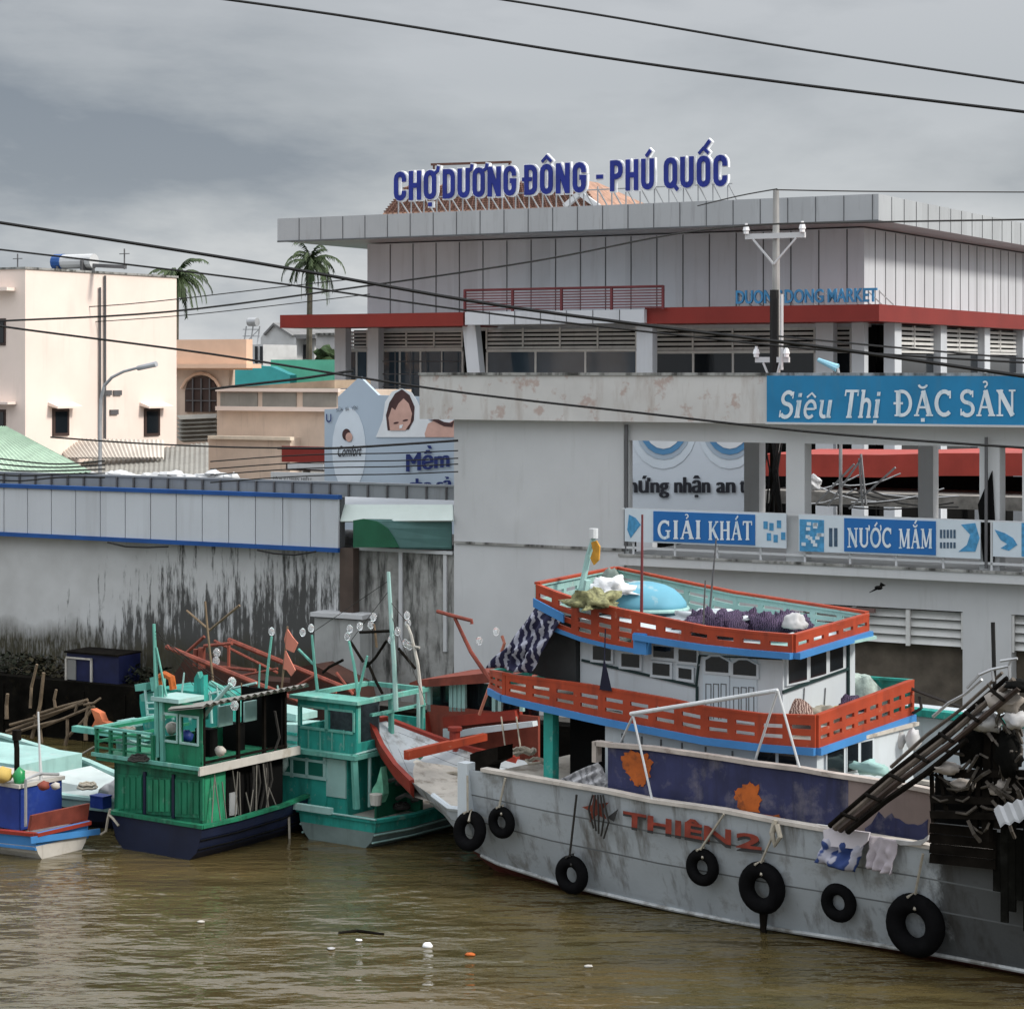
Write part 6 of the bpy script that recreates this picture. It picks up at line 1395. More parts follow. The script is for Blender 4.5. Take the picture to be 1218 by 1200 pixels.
# ---- teal boat with its row of lamp poles
eb = thing('fishing_boat', 'teal fishing boat with a two-storey cabin and many lamp poles', 'boat', G, (-31, 40, 0))
UE = -31.0
hull_v(eb, G, [(37.5, 1.1, .58), (38.6, 1.3, .56), (40, 1.4, .6), (42, 1.2, .8), (44, .3, 1.2)], UE, [m_greyh, m_teal], -.35, .5, 'v', m_deck, m_teal)
b = MB(G); b.box(UE - 1.2, UE - .1, 37.38, 37.5, .64, .78); b.build('bow_board', m_tealp, eb)
VE = 37.95; e0, e1, e2 = G.hit(327, 920, VE)[0], G.hit(388, 920, VE)[0], G.hit(412, 920, VE)[0]
zt1 = G.hit(388, 899, VE)[1]
b = MB(G); b.box(e0 - .5, e1, VE, VE + .1, .5, zt1); b.box(e1, e2, VE + .04, VE + .1, .5, zt1); b.box(e0, e2 - .05, VE + .1, 40, .5, zt1); lo = b.build('lower_cabin', m_teal, eb)
b = MB(G); b.pbox(388, 903, 411, 948, VE, .05); b.build('door', m_tealp, lo)
b = MB(G); b.pbox(322, 901, 388, 904, VE - .04, .05); b.pbox(322, 920, 388, 924, VE - .04, .05)
for x in (325, 345, 363, 384): b.pbox(x, 901, x + 3, 924, VE - .04, .05)
wf = b.build('window', m_tealp, lo)
b = MB(G); b.pbox(325, 903, 385, 921, VE - .02, .03); b.build('pane', M('teal_pane', (.015, .12, .09), .3), wf)
b = MB(G); b.bar(G.p(424, 962, VE - .15), G.p(421, 897, VE - .1), .12, .12); b.build('post', m_teall, eb)
b = MB(G); b.box(e2, UE + .95, 39.3, 39.4, .5, zt1); b.box(UE + .5, UE + .56, 38.2, 39.3, .5, 1.2); b.build('rear_wall', M('deep_green', (.01, .12, .07), .6, .3, 2), eb)
f0, f1 = G.hit(354, 860, VE)[0], G.hit(424, 860, VE)[0]; zA, zB = G.hit(390, 893, VE)[1], G.hit(390, 834, VE)[1]
fr_ = G.hitu(506, 860, f1)[0]
b = MB(G); b.box(f0 - .12, f1 + .12, VE - .2, fr_ + .1, zA - .1, zA); b.build('gallery', m_teall, eb)
b = MB(G); zw0, zw1 = G.hit(390, 867, VE)[1], G.hit(390, 844, VE)[1]
b.box(f0, f1, VE, VE + .06, zA, zw0); b.box(f0, f1, VE, VE + .06, zw1, zB); b.box(f0, f0 + .06, VE, fr_, zA, zw0); b.box(f1 - .06, f1, VE + .06, fr_, zA, zw0 - .25)
for u in (f0, (f0 + f1) / 2 - .04, f1 - .09): b.box(u, u + .09, VE, VE + .06, zw0, zw1)
b.box(f0, f1, fr_ - .06, fr_, zA, zw0); uw = b.build('upper_cabin', m_teal, eb)
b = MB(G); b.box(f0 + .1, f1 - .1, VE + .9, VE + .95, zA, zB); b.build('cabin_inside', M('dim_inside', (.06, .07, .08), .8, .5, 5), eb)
b = MB(G)
for v in (VE + .06, (VE + fr_) / 2, fr_ - .1): b.split(); b.box(f1 - .1, f1 - .005, v, v + .1, zA, zB)
b.build('cabin_post', m_teall, eb)
b = MB(G); b.box(f0 - .15, f1 + .12, VE - .12, VE + .55, zB, zB + .08); b.build('roof', m_teall, eb)
b = MB(G); b.box(f1 - .08, f1 + .03, VE + .55, fr_ + .1, zB - .02, zB + .08); b.split(); b.box(f0 - .1, f0 + .02, VE + .55, fr_ + .1, zB - .02, zB + .08); b.split(); b.box(f0 - .1, f1 + .03, fr_, fr_ + .1, zB - .02, zB + .08); b.split(); b.box(f1 - .07, f1 + .02, VE + .55, fr_, zB - .34, zB - .28); b.build('roof_beam', m_teall, eb)
b = MB(G); b.blob((G.p(336, 895, 37.8)[0], 37.7, G.p(336, 895, 37.8)[2]), .26, .16, .50, 12, 9, .25, 8); solid(b, 'net_bag', M('sheer_net_bag', (.34, .42, .40), .8, .3, 6), 'pale sheer net bag hung at the corner of the teal boat cabin', 'bag', None, True)
def lamp(par, pts, r, bulbs, v, mt=None, arms=()):
    b = MB(G); b.tube([G.p(x, y, v) for x, y in pts], r * .8, 6, r * .55)
    for a in arms: b.tube([G.p(x, y, v) for x, y in a], r * .6, 5)
    po = b.build('lamp_pole', mt or m_teall, par)
    for x, y in bulbs:
        b = MB(G); c = G.p(x, y, v); b.blob((c[0], c[1], c[2]), .075, .075, .10, 10, 7); b.build('bulb', m_bulb, po, True)
lamp(eb, [(313, 860), (318, 800), (323, 757)], .05, [(323, 751)], 38.3)
lamp(eb, [(379, 833), (374, 790), (371, 755)], .05, [(370, 747), (360, 752)], 38.6, arms=[[(373, 790), (355, 772)]])
lamp(eb, [(427, 833), (421, 790), (415, 762)], .05, [(413, 757), (416, 748), (428, 745)], 38.6)
lamp(eb, [(424, 833), (432, 800), (437, 780)], .045, [], 38.5)
lamp(eb, [(448, 770), (445, 742)], .04, [(444, 734), (441, 743)], 39.2, m_bamb)
lamp(eb, [(471, 845), (469, 790), (465, 735), (462, 680)], .075, [(473, 751), (465, 761)], 38.9, m_tealp)
lamp(eb, [(502, 838), (497, 790), (489, 755), (484, 742)], .055, [(484, 732), (485, 741), (487, 768), (482, 765)], 39.4, m_boatw, [[(482, 767), (499, 770)]])
b = MB(G)
for p_ in (((384, 800), (392, 793), (408, 785)), ((417, 763), (432, 787)), ((436, 793), (446, 783), (460, 762)), ((437, 787), (447, 810), (455, 825)), ((474, 771), (494, 795)), ((428, 752), (470, 750))): b.split(); b.tube([G.p(x, y, 39.0) for x, y in p_], .035, 5)
b.build('stay', m_dwood, eb)
fl = thing('pennant_pole', 'thin pole with two salmon pennants left of the teal boat cabin', 'flag', G, G.p(334, 850, 38.6))
b = MB(G); b.tube([G.p(332, 850, 38.6), G.p(342, 745, 38.6)], .025, 5); b.build('pole', m_bamb, fl)
for pts in ([(341, 747), (348, 758), (354, 765), (349, 776), (340, 772), (338, 760)], [(339, 773), (345, 785), (351, 797), (346, 804), (341, 797), (336, 795)]): b = MB(G); b.poly(pts, 38.58, .03); b.build('pennant', M('salmon_cloth', (.58, .20, .14), .8, .1), fl) if pts[0][0] == 341 else b.build('pennant', bpy.data.materials['salmon_cloth'], fl)
# gear on the teal boat's after deck
b = MB(G); rd = random.Random(31)
for k in range(9): x, y = rd.uniform(462, 505), rd.uniform(925, 958); b.tube([G.p(x, y, 38.6 + .08 * k), G.p(x + rd.uniform(8, 22), y - rd.uniform(-6, 9), 38.6 + .08 * k), G.p(x + rd.uniform(18, 30), y - rd.uniform(-3, 12), 38.8 + .08 * k)], .05, 5)
solid(b, 'gear_heap', M('dark_gear', (.06, .06, .055), .8, .5, 5), 'dark tangle of gear on the after deck of the teal boat', 'gear')
b = MB(G); b.poly([(440, 950), (443, 938), (448, 930), (453, 912), (455, 930), (456, 945), (452, 955), (444, 957)], 38.1, .2); solid(b, 'float', M('pale_green_float', (.14, .40, .27), .7, .3, 5), 'pale green wedge standing on the teal boat deck beside the post', 'float')
b = MB(G); c_ = G.p(447, 957, 37.9); b.tube([c_, (c_[0], c_[1], c_[2] + .24)], .12, 12, .15); solid(b, 'bucket', m_boatw, 'whitish bucket on the teal boat deck below the pale green wedge', 'bucket')
# ---- brown boat behind the big bow
fb = thing('cabin_boat', 'brown-roofed boat with dark windows behind the big bow', 'boat', G, (-30, 42, 0))
hull_v(fb, G, [(-31.5, .3, 1.3), (-30.5, 1.0, 1.15), (-28, 1.2, 1.0), (-24, 1.1, 1.0)], 42.2, [m_navy, m_ored], -.3, .9, 'u', m_deck, m_cab)
VF2 = 41.4
b = MB(G); b.poly([(487, 812), (495, 809), (583, 800), (640, 806), (640, 816), (583, 812), (487, 818)], VF2 - .2, 2.2); b.build('roof', m_rust, fb)
b = MB(G); b.pbox(508, 845, 640, 905, VF2, .08); cw = b.build('cabin_wall', m_rust, fb)
b = MB(G)
for x in (508, 534, 539, 544, 549, 585, 592, 618): b.split(); b.pbox(x, 812, x + 4, 846, VF2, .08)
b.build('cabin_post', m_tealp, fb)
b = MB(G); b.pbox(511, 813, 640, 850, VF2 + .3, .05); b.build('pane', m_glass, fb)
b = MB(G); b.poly([(526, 853), (560, 849), (612, 845), (614, 856), (560, 862), (528, 865)], VF2 - .12, .3); b.build('side_board', m_ored, fb)
b = MB(G); b.poly([(530, 872), (560, 866), (633, 858), (634, 864), (560, 874), (530, 880)], VF2 - .4, .2); b.build('rub_rail', m_cab, fb)
b = MB(G)
for x in (596, 614): b.split(); b.tube([G.p(x, 852, VF2 - .4), G.p(x + 5, 890, VF2 - .45)], .02, 5)
b.build('fender_rope', m_rope, fb)
b = MB(G); b.tube([G.p(585, 812, 39.5), G.p(560, 775, 39.5), G.p(541, 735, 39.5)], .05, 6, .04); b.tube([G.p(520, 727, 39.5), G.p(541, 733, 39.5), G.p(561, 738, 39.5), G.p(561, 742, 39.5)], .045, 6); b.build('boom', m_rust, fb)
b = MB(G); b.tube([G.p(570, 850, 39.3), G.p(590, 795, 39.3), G.p(600, 765, 39.3), G.p(597, 756, 39.3)], .035, 6); bo = b.build('lamp_pole', m_salmon, fb)
for x, y in ((590, 751), (570, 762)): b = MB(G); b.blob(G.p(x, y, 39.3), .075, .075, .1, 10, 7); b.build('bulb', m_bulb, bo, True)
# ---- rust red rigging behind the small boats
rg = thing('rigging_frame', 'rust-red frame of crossed booms behind the turquoise boat', 'boat', G, G.p(320, 850, 42.5))
b = MB(G)
for (x0, y0, x1, y1, r_, v) in ((198, 769, 352, 832, .09, 41.5), (352, 832, 372, 842, .08, 41.5), (222, 776, 243, 757, .06, 42), (272, 761, 420, 822, .09, 43.2), (243, 768, 276, 765, .07, 42.6), (272, 763, 272, 800, .06, 42.8), (258, 793, 304, 797, .06, 42.3), (275, 806, 330, 795, .05, 42.2), (333, 828, 375, 803, .06, 42), (335, 829, 400, 823, .05, 42), (240, 770, 240, 795, .14, 42.6), (233, 772, 232, 792, .1, 42.6), (255, 762, 330, 800, .05, 43), (400, 800, 420, 826, .05, 42)): b.split(); b.tube([G.p(x0, y0, v), G.p(x1, y1, v)], r_ * .72, 6)
b.build('boom', m_salmon if False else M('boom_red', (.24, .06, .038), .65, .3, 3, streak=.6, scol=(.07, .02, .015), sthr=(.48, .7)), rg)
b = MB(G); b.poly([(205, 805), (222, 780), (240, 790), (300, 808), (345, 812), (345, 795), (372, 790), (420, 815), (424, 832), (424, 870), (205, 870)], 43.6, .8); b.build('rusty_side', M('dark_rust', (.045, .018, .012), .8, .4, 2), rg)
for x, y in ((258, 776), (257, 786)): b = MB(G); b.blob(G.p(x, y, 42.2), .10, .10, .12, 10, 7); b.build('bulb', m_bulb, rg, True)
b = MB(G); b.tube([G.p(254, 815, 41), G.p(247, 750, 41), G.p(244, 715, 41)], .03, 5); b.tube([G.p(222, 726, 41.5), G.p(250, 750, 41.5)], .03, 5); b.tube([G.p(249, 750, 41.5), G.p(285, 720, 41.5)], .035, 5); b.build('pole', m_bamb, rg)
b = MB(G); b.poly([(214, 684), (219, 689), (223, 683), (226, 692), (224, 702), (216, 701)], 46.5, .02); solid(b, 'rag', m_orpatch, 'small orange rag hanging against the mildewed shed wall', 'rag')
# ---- driftwood racks, crate, plants on the quay edge
rd = random.Random(17); grp = 'driftwood poles against the quay'
for x0, y0, x1, y1, r_ in ((8, 870, 104, 832, .06), (12, 862, 100, 836, .05), (10, 874, 70, 856, .05), (45, 866, 110, 840, .05), (48, 848, 104, 832, .05), (38, 878, 52, 800, .06), (36, 842, 44, 790, .05), (66, 842, 67, 820, .05), (82, 875, 112, 840, .05), (76, 893, 80, 855, .06), (102, 880, 106, 835, .06), (50, 885, 40, 850, .045), (100, 838, 120, 830, .04), (8, 855, 9, 825, .06), (90, 848, 92, 838, .05)):
    b = MB(Q); m_ = ((x0 + x1) / 2 + rd.uniform(-3, 3), (y0 + y1) / 2 + rd.uniform(-2, 2)); b.tube([Q.p(x0, y0, 47.2), Q.p(*m_, 47.1 + rd.uniform(0, .2)), Q.p(x1, y1, 47.2)], r_, 6, r_ * .8)
    solid(b, 'driftwood_pole', m_wood, 'grey-brown crooked driftwood pole in the rack against the dark quay', 'pole', grp)
cr = thing('crate', 'dark blue crate with a pale framed end on the quay edge', 'crate', Q, Q.p(112, 812, 48.3))
cu0, cu1, cu2 = Q.hit(78, 800, 48.2)[0], Q.hit(109, 800, 48.2)[0], Q.hit(140, 800, 48.2)[0]
b = MB(Q); b.box(cu0, cu2, 48.25, 49.2, 1.64, 2.42); b.build('body', M('dark_crate_blue', (.006, .010, .05), .6, .3, 3), cr)
b = MB(Q); b.box(cu0 - .04, cu2, 48.18, 49.25, 2.42, 2.47); b.build('lid', m_dwood, cr)
b = MB(Q); b.pbox(78, 784, 90, 808, 48.22, .04); b.build('end_panel', M('grey_board', (.22, .22, .21), .8), cr)
b = MB(Q)
for x in (77, 107): b.pbox(x, 783, x + 2, 811, 48.19, .05)
b.pbox(78, 782, 109, 784, 48.19, .05); b.build('frame', m_boatw, cr)
m_leaf = M('weed_leaf', (.014, .018, .008), .9, .45, 5); m_leafd = M('dry_weed', (.040, .034, .016), .9, .4, 5)
def weeds(label, px0, px1, yb, hgt, n, seed, mt):
    rd = random.Random(seed); b = MB(Q)
    for i in range(n):
        x = rd.uniform(px0, px1); p = Vector(Q.p(x, yb, 48.9)); p.y += rd.uniform(-.5, .45); p.z = 1.62 + rd.random() ** 1.6 * hgt
        a = rd.uniform(0, 6.28); s_ = rd.uniform(.05, .13); d1 = Vector((math.cos(a), math.sin(a) * .6, rd.uniform(-.4, .8))) * s_; d2 = Vector((-math.sin(a), math.cos(a) * .6, rd.uniform(-.5, .6))) * s_ * .6
        b.add([p - d1, p + d2, p + d1 * 1.1, p - d2], [(0, 1, 2, 3)])
    o = b.build('weeds', mt, None, fix=False); return tag(o, label, 'plant')
weeds('low dark green weeds at the foot of the wall at the left edge', -40, 60, 790, .55, 650, 1, m_leaf)
weeds('dry brownish weeds climbing the wall left of the blue crate', 20, 84, 790, .5, 350, 2, m_leafd)
weeds('dark weeds on the quay right of the blue crate', 140, 200, 800, .5, 350, 3, m_leaf)
weeds('tuft of dry weeds on the quay behind the red booms', 200, 270, 805, .4, 220, 4, m_leafd)
m_bambd = M('grey_bamboo', (.105, .085, .068), .8, .4, 3, streak=.6, scol=(.02, .017, .015))
# ---- dark landing stage with bamboo gangway at the right
ga = thing('gangway', 'bundle of long bamboo poles slanting down to the boat as a gangway', 'gangway', T, T.p(992, 985, 34))
for k, (x0, y0, x1, y1, r_, v0_, v1_) in enumerate(((987, 982, 1198, 806, .05, 34.0, 33.2), (993, 985, 1206, 808, .06, 33.9, 33.1), (999, 987, 1212, 818, .06, 33.8, 33.0), (1008, 989, 1150, 880, .06, 33.7, 33.2), (1060, 912, 1192, 800, .035, 34.1, 33.4), (1110, 852, 1168, 808, .03, 34.2, 33.6))):
    b = MB(T); A = Vector(T.p(x0, y0, v0_)); B = Vector(T.p(x1, y1, v1_)); b.tube([A, A.lerp(B, .33) + Vector((0, 0, .03)), A.lerp(B, .66) - Vector((0, 0, .03)), B], r_, 7, r_ * .8); b.build('bamboo_pole', (m_dwood, m_bambd, M('dark_bamboo', (.04, .026, .02), .7, .4, 3), m_dwood, m_bambd, m_galv)[k], ga)
b = MB(T)
for f in (.08, .22, .36, .5, .64, .78, .92):
    A = Vector(T.p(985, 980, 33.9)).lerp(Vector(T.p(1198, 806, 33.1)), f); B = Vector(T.p(1004, 987, 33.65)).lerp(Vector(T.p(1212, 818, 32.9)), f); b.split(); b.tube([A, B], .032, 6)
b.build('rung', m_dwood, ga)
ls = thing('landing_stage', 'black timber landing stage with posts and planks under the bamboo gangway', 'landing stage', T, (-16.5, 33.4, 0))
b = MB(T)
for k in range(12): x = 1181 + k * 9; b.pbox(x, 990 - (k * 7) % 5 * 3, x + 8.6, 1060 + (k * 37) % 50, 34.02 - (k * 5 % 3) * .015, .05)
b.build('planked_side', M('black_planks', (.006, .006, .005), .9, .6, 2, spec=.05, wear=.5, wcol=(.03, .03, .028), wthr=(.55, .7), ws=2), ls)
b = MB(T)
for k in range(4): b.split(); b.poly([(1106, 979 + k * 12), (1184, 987 + k * 12), (1184, 998 + k * 12), (1105, 990 + k * 12)], 33.95 + .02 * (k % 2), .06)
b.build('plank', m_dwood, ls)
b = MB(T)
for x0, y0, x1, y1, w_ in ((1174, 1000, 1177, 850, .14), (1187, 985, 1186, 860, .1), (1110, 978, 1108, 915, .06), (1127, 975, 1118, 912, .06), (1160, 985, 1166, 925, .09), (1205, 960, 1207, 870, .12), (1150, 950, 1172, 900, .05), (1112, 920, 1140, 950, .05), (1200, 920, 1222, 945, .05)): b.split(); b.bar(T.p(x0, y0, 33.6), T.p(x1, y1, 33.6), w_, w_)
b.build('post', m_dwood, ls)
b = MB(T)
for y, x0, x1 in ((919, 1128, 1300), (950, 1108, 1185), (968, 1108, 1185)): b.split(); b.bar(T.p(x0, y, 33.55), T.p(x1, y + 2, 33.55), .12, .12)
b.split(); b.bar(T.p(1140, 921, 34.1), T.p(1300, 924, 34.1), .5, .06); b.build('beam', m_dwood, ls)
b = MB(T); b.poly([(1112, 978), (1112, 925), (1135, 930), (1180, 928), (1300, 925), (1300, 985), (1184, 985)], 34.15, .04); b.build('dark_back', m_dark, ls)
b = MB(T)
for k, p_ in enumerate(([(1166, 802), (1180, 796), (1200, 792), (1202, 785)], [(1165, 802), (1150, 818)], [(1180, 796), (1182, 810)], [(1200, 790), (1201, 805)], [(1190, 786), (1210, 783)])): b.tube([T.p(x, y, 33.2) for x, y in p_], .025, 5)
b.build('hand_rail', m_galv, ls)
b = MB(T); b.tube([T.p(1183, 818, 33.6), T.p(1181, 740, 33.6)], .035, 6); b.build('rod', m_wire, ls)
m_sackd = M('dark_sack', (.006, .006, .0055), .85, .5, 4, spec=.05, bump=.4, bs=8); m_sack = M('dull_sack', (.30, .27, .24), .85, .25, 4, bump=.3)
for cx, cy, rx, rz, mt, nm, lb, v in ((1158, 885, .25, .34, m_sackd, 'sack', 'black bulging sack on the landing stage beside the gangway', 33.6), (1200, 895, .22, .40, m_sackd, 'sack', 'tall black sack hanging at the right edge of the landing stage', 33.5), (1126, 913, .28, .10, m_sack, 'bundle', 'pale pointed bundle resting on the landing stage beam', 33.5), (1146, 933, .26, .09, m_sack, 'bundle', 'dull wrapped bundle below the pale pointed one', 33.7), (1172, 858, .3, .17, m_tarp, 'tarpaulin', 'crumpled pale tarpaulin over the top of the gangway', 33.4), (1196, 832, .3, .2, m_sack, 'tarpaulin', 'dull crumpled tarpaulin at the top right of the landing stage', 33.3), (1208, 856, .2, .14, m_tarp, 'cloth', 'pale cloth hanging at the right edge above the black sack', 33.3), (1196, 937, .26, .16, m_sack, 'net', 'beige heap of net under the landing stage beam', 33.7), (1214, 815, .25, .1, m_sackd, 'bundle', 'dark bundle at the upper right end of the landing stage', 33.2)):
    b = MB(T); c = T.p(cx, cy, v); b.blob(c, rx, .22, rz, 14, 9, .5, cx); solid(b, nm, mt, lb, nm, None, True)
b = MB(T)
for k in range(26): x, y = rd.uniform(1160, 1216), rd.uniform(812, 905); b.bar(T.p(x, y, 33.3), T.p(x + rd.uniform(-14, 14), y + rd.uniform(4, 24), 33.25 + rd.random() * .3), .05, .035)
solid(b, 'scrap_wood', M('scrap_wood', (.09, .08, .07), .9, .7, 8), 'jumble of scrap laths piled on the landing stage', 'wood')
b = MB(T); corr(b, T.p(1182, 962, 33.2), T.p(1260, 938, 33.2), T.p(1270, 962, 33.1), T.p(1190, 982, 33.1), 7, .03); solid(b, 'corrugated_sheet', m_galv, 'bent grey corrugated sheet on the landing stage at the right edge', 'sheet')
# ---- boat seen behind the orange stern
kb = thing('moored_boat', 'grey boat with a teal rail glimpsed behind the orange stern and gangway', 'boat', T, T.p(1110, 920, 40.3))
b = MB(T); b.pbox(1040, 858, 1240, 990, 40.3, 1.6); b.build('hull', m_cab, kb)
b = MB(T); b.pbox(1040, 849, 1240, 857, 40.15, .3); b.build('gunwale', m_teal, kb)
b = MB(T)
for p_ in ([(1075, 815), (1100, 825), (1147, 842)], [(1094, 828), (1096, 842), (1086, 848)]): b.tube([T.p(x, y, 38.8) for x, y in p_], .035, 5)
solid(b, 'mooring_rope', m_ropeb, 'dark rope from the orange stern corner towards the gangway', 'rope')
for x, y, rx, rz, mt, lb in ((1047, 888, .12, .33, m_letter_white, 'tall white plastic bag hung under the blue deck edge'), (1068, 880, .16, .2, m_tarp, 'translucent grey bag against the grey boat behind the orange stern'), (1086, 880, .14, .22, m_tarp, 'small grey bag right of the translucent one'), (1058, 912, .22, .28, M('straw_sack', (.30, .25, .17), .9, .2, 5), 'straw coloured sack behind the weather board')):
    b = MB(T); b.blob(T.p(x, y, 38.2), rx, .15, rz, 12, 9, .35, x); solid(b, 'bag', mt, lb, 'bag', None, True)
b = MB(T); b.blob(T.p(1034, 913, 36.3), .4, .2, .12, 14, 8, .9, 4); solid(b, 'cloth', m_tealp, 'crumpled white and green cloth on the rail below the after windows', 'cloth', None, True)
# ---- bird, ropes, floating things
bd = MB(Q); c = Q.p(1045, 699, 47.5); bd.blob(c, .10, .05, .05, 8, 6); bd.tube([c, (c[0] - .22, c[1], c[2] - .12)], .03, 5, .008); bd.add([c, (c[0] + .05, c[1], c[2] + .13), (c[0] + .18, c[1], c[2] + .06)], [(0, 1, 2)]); solid(bd, 'bird', m_sackd, 'small dark bird flying past the white hall wall above the louvres', 'bird')
def rope(label, pts, v, r=.025, fr=G, mt=None): b = MB(fr); b.tube([fr.p(x, y, v) for x, y in pts], r, 5); solid(b, 'mooring_rope', mt or m_rope, label, 'rope')
rope('pale rope sagging from the turquoise bow to the driftwood', [(80, 900), (95, 898), (112, 888)], 38.4)
rope('pale rope hanging from the teal boat straight into the water', [(343, 962), (344, 985), (345, 1022)], 37.3, .03)
rope('grey rope tied between the green boat and the blue stern', [(131, 962), (128, 975), (126, 988), (120, 992)], 34.2, .03)
rope('short rope end at the left corner of the green boat', [(129, 968), (135, 974), (141, 982)], 34.2, .03)
for x, y, r_, mt, nm, lb in ((509, 1126, .07, m_letter_white, 'float', 'white and dark floating ball on the water in the middle'), (394, 1129, .06, m_tarp, 'floating_litter', 'pale litter floating on the water left of the white ball'), (427, 1119, .05, m_letter_white, 'floating_litter', 'tiny white scrap floating between the pale litter and the white ball'), (239, 1097, .06, m_boatw, 'floating_litter', 'small whitish scrap floating below the green boat'), (559, 1136, .08, m_orpatch, 'floating_litter', 'faint orange scrap floating right of the white ball'), (700, 1150, .06, m_boatw, 'floating_litter', 'small whitish scrap floating below the big boat')):
    u, v = W0.hitz(x, y, 0); b = MB(W0); b.blob((u, v, .02), r_ * 1.3, r_, r_ * (.9 if nm == 'float' else .4), 9, 6, .4, x); solid(b, nm, mt, lb, nm.replace('floating_', ''), None, True)
u, v = W0.hitz(425, 1110, 0); b = MB(W0); b.tube([(u - .35, v, .01), (u, v + .1, .03), (u + .5, v - .1, .01)], .03, 5); solid(b, 'floating_stick', m_dwood, 'dark stick floating on the water near the tiny white scrap', 'stick')
# ---- more gear lying about on the small boats
rd = random.Random(77)
def coil(label, x, y, z, r, fr, mt, n=3):
    u, v = fr.hitz(x, y, z); b = MB(fr)
    for k in range(n): q = r * rd.uniform(.6, 1.1); b.tube([(u + q * math.cos(a * .5), v + q * math.sin(a * .5), z + .03 + .035 * k + .02 * (a % 2)) for a in range(14)], .03, 5)
    solid(b, 'rope_coil', mt, label, 'rope')
coil('dark rope coil on the upper deck of the green boat behind its rail', 165, 905, 2.0, .22, G, m_ropeb)
coil('pale rope coil on the narrow bow cover of the long pale boat', 104, 938, .9, .22, G, m_rope)
coil('dark rope coil on the after deck of the teal boat', 478, 962, .62, .2, G, m_ropeb)
coil('pale rope coil on the turquoise boat bow', 150, 872, 1.55, .22, G, m_rope)
b = MB(G)
for k in range(7): a = G.p(176 + k * 10, 856, 38.9); b.tube([a, (a[0] + rd.uniform(-.1, .1), a[1], a[2] + rd.uniform(.3, .75))], .035, 5)
for k in range(3): b.tube([G.p(175, 836 + k * 7, 38.8), G.p(246, 832 + k * 8, 38.8)], .025, 5)
b.build('rail', m_tealp, db)
b = MB(G)
for k in range(2): b.tube([G.p(252 + k * 40, 860, 39.0), G.p(250 + k * 44, 822 - k * 8, 39.0)], .035, 5); b.split()
b.tube([G.p(246, 826, 39.0), G.p(305, 812, 39.0)], .03, 5); b.build('pole', m_tealp, db)
for x, y, z, r_, mt, nm, lb in ((205, 866, 2.75, .16, m_boatw, 'sack', 'whitish sack inside the green wheelhouse window'), (222, 875, 2.6, .16, m_blueb, 'bundle', 'dark blue bundle inside the green wheelhouse window'), (262, 893, 2.3, .13, m_boatw, 'bottle', 'white bottle hanging in the open side of the green wheelhouse')):
    b = MB(G); b.blob(G.p(x, y, 35.0), r_, r_ * .8, r_ * .9, 10, 7, .3, x); solid(b, nm, mt, lb, nm, None, True)
b = MB(G)
for k in range(14): x = 250 + rd.uniform(0, 75); a = G.hitu(x, 945, uCr + .1); b.tube([(uCr + .08, a[0], rd.uniform(1.2, 1.9)), (uCr + .1 + rd.uniform(0, .08), a[0] + rd.uniform(-.2, .2), .75)], .014, 4)
solid(b, 'fishing_line', M('dull_line', (.16, .15, .13), .9), 'thin dull lines hanging over the open side of the green boat', 'rope')
for k, (x, y) in enumerate(((300, 905), (316, 902))):
    b = MB(G); a = G.hitu(x, y, uCr + .05); b.tube([(uCr + .05, a[0], 2.0), (uCr + .06, a[0] + .05, 1.5), (uCr + .05, a[0], .8)], .035, 5); solid(b, 'rope', m_ropeb, ('thick dark rope over the pale deck edge of the green boat', 'second thick dark rope over the deck edge, nearer the teal boat')[k], 'rope')
for x, y, w_, mt, lb in ((436, 952, .22, m_boatw, 'small dirty white fish box on the teal boat deck beside the bucket'), (120, 960, .2, m_blueb, 'small blue box on the bow of the long pale boat')):
    u, v = G.hitz(x, y, .6); t_ = thing('fish_box', lb, 'box', G, (u, v, .6)); b = MB(G); b.box(u - w_, u + w_, v - w_ * .7, v + w_ * .7, .6, .85); b.build('box_body', mt, t_); b = MB(G); b.box(u - w_ * 1.05, u + w_ * 1.05, v - w_ * .75, v + w_ * .75, .85, .88); b.build('box_rim', mt, t_)
# plank seams and rubbing strakes on the small hulls
def strakes(par, fr, secs, uc, along, fr_z, mt, r=.018):
    b = MB(fr)
    for f in fr_z:
        for sg_ in (-1, 1):
            b.split(); b.tube([((uc + sg_ * hb * (.97 - .09 * f) * 1.004, s, max(.03, zg - .24 - (zg - .28) * f)) if along == 'v' else (s, uc + sg_ * hb * (.97 - .09 * f) * 1.004, max(.03, zg - .24 - (zg - .28) * f))) for s, hb, zg in secs], r, 5)
    b.build('strake', mt, par)
strakes(cb, G, [(34.4, 1.36, .72), (35.5, 1.42, .72), (37, 1.40, .76), (38.6, 1.25, .86), (40.5, .75, 1.1)], -33.52, 'v', (.05, .5), m_dark)
strakes(eb, G, [(37.5, 1.1, .58), (38.6, 1.3, .56), (40, 1.4, .6), (42, 1.2, .8)], UE, 'v', (.1, .7), m_tealp, .025)
strakes(ab, G, [(-35.2, .78, .52), (-36.4, .95, .5), (-39, 1.15, .55), (-42, 1.1, .7)], 33.25, 'u', (.15,), m_bluep, .04)
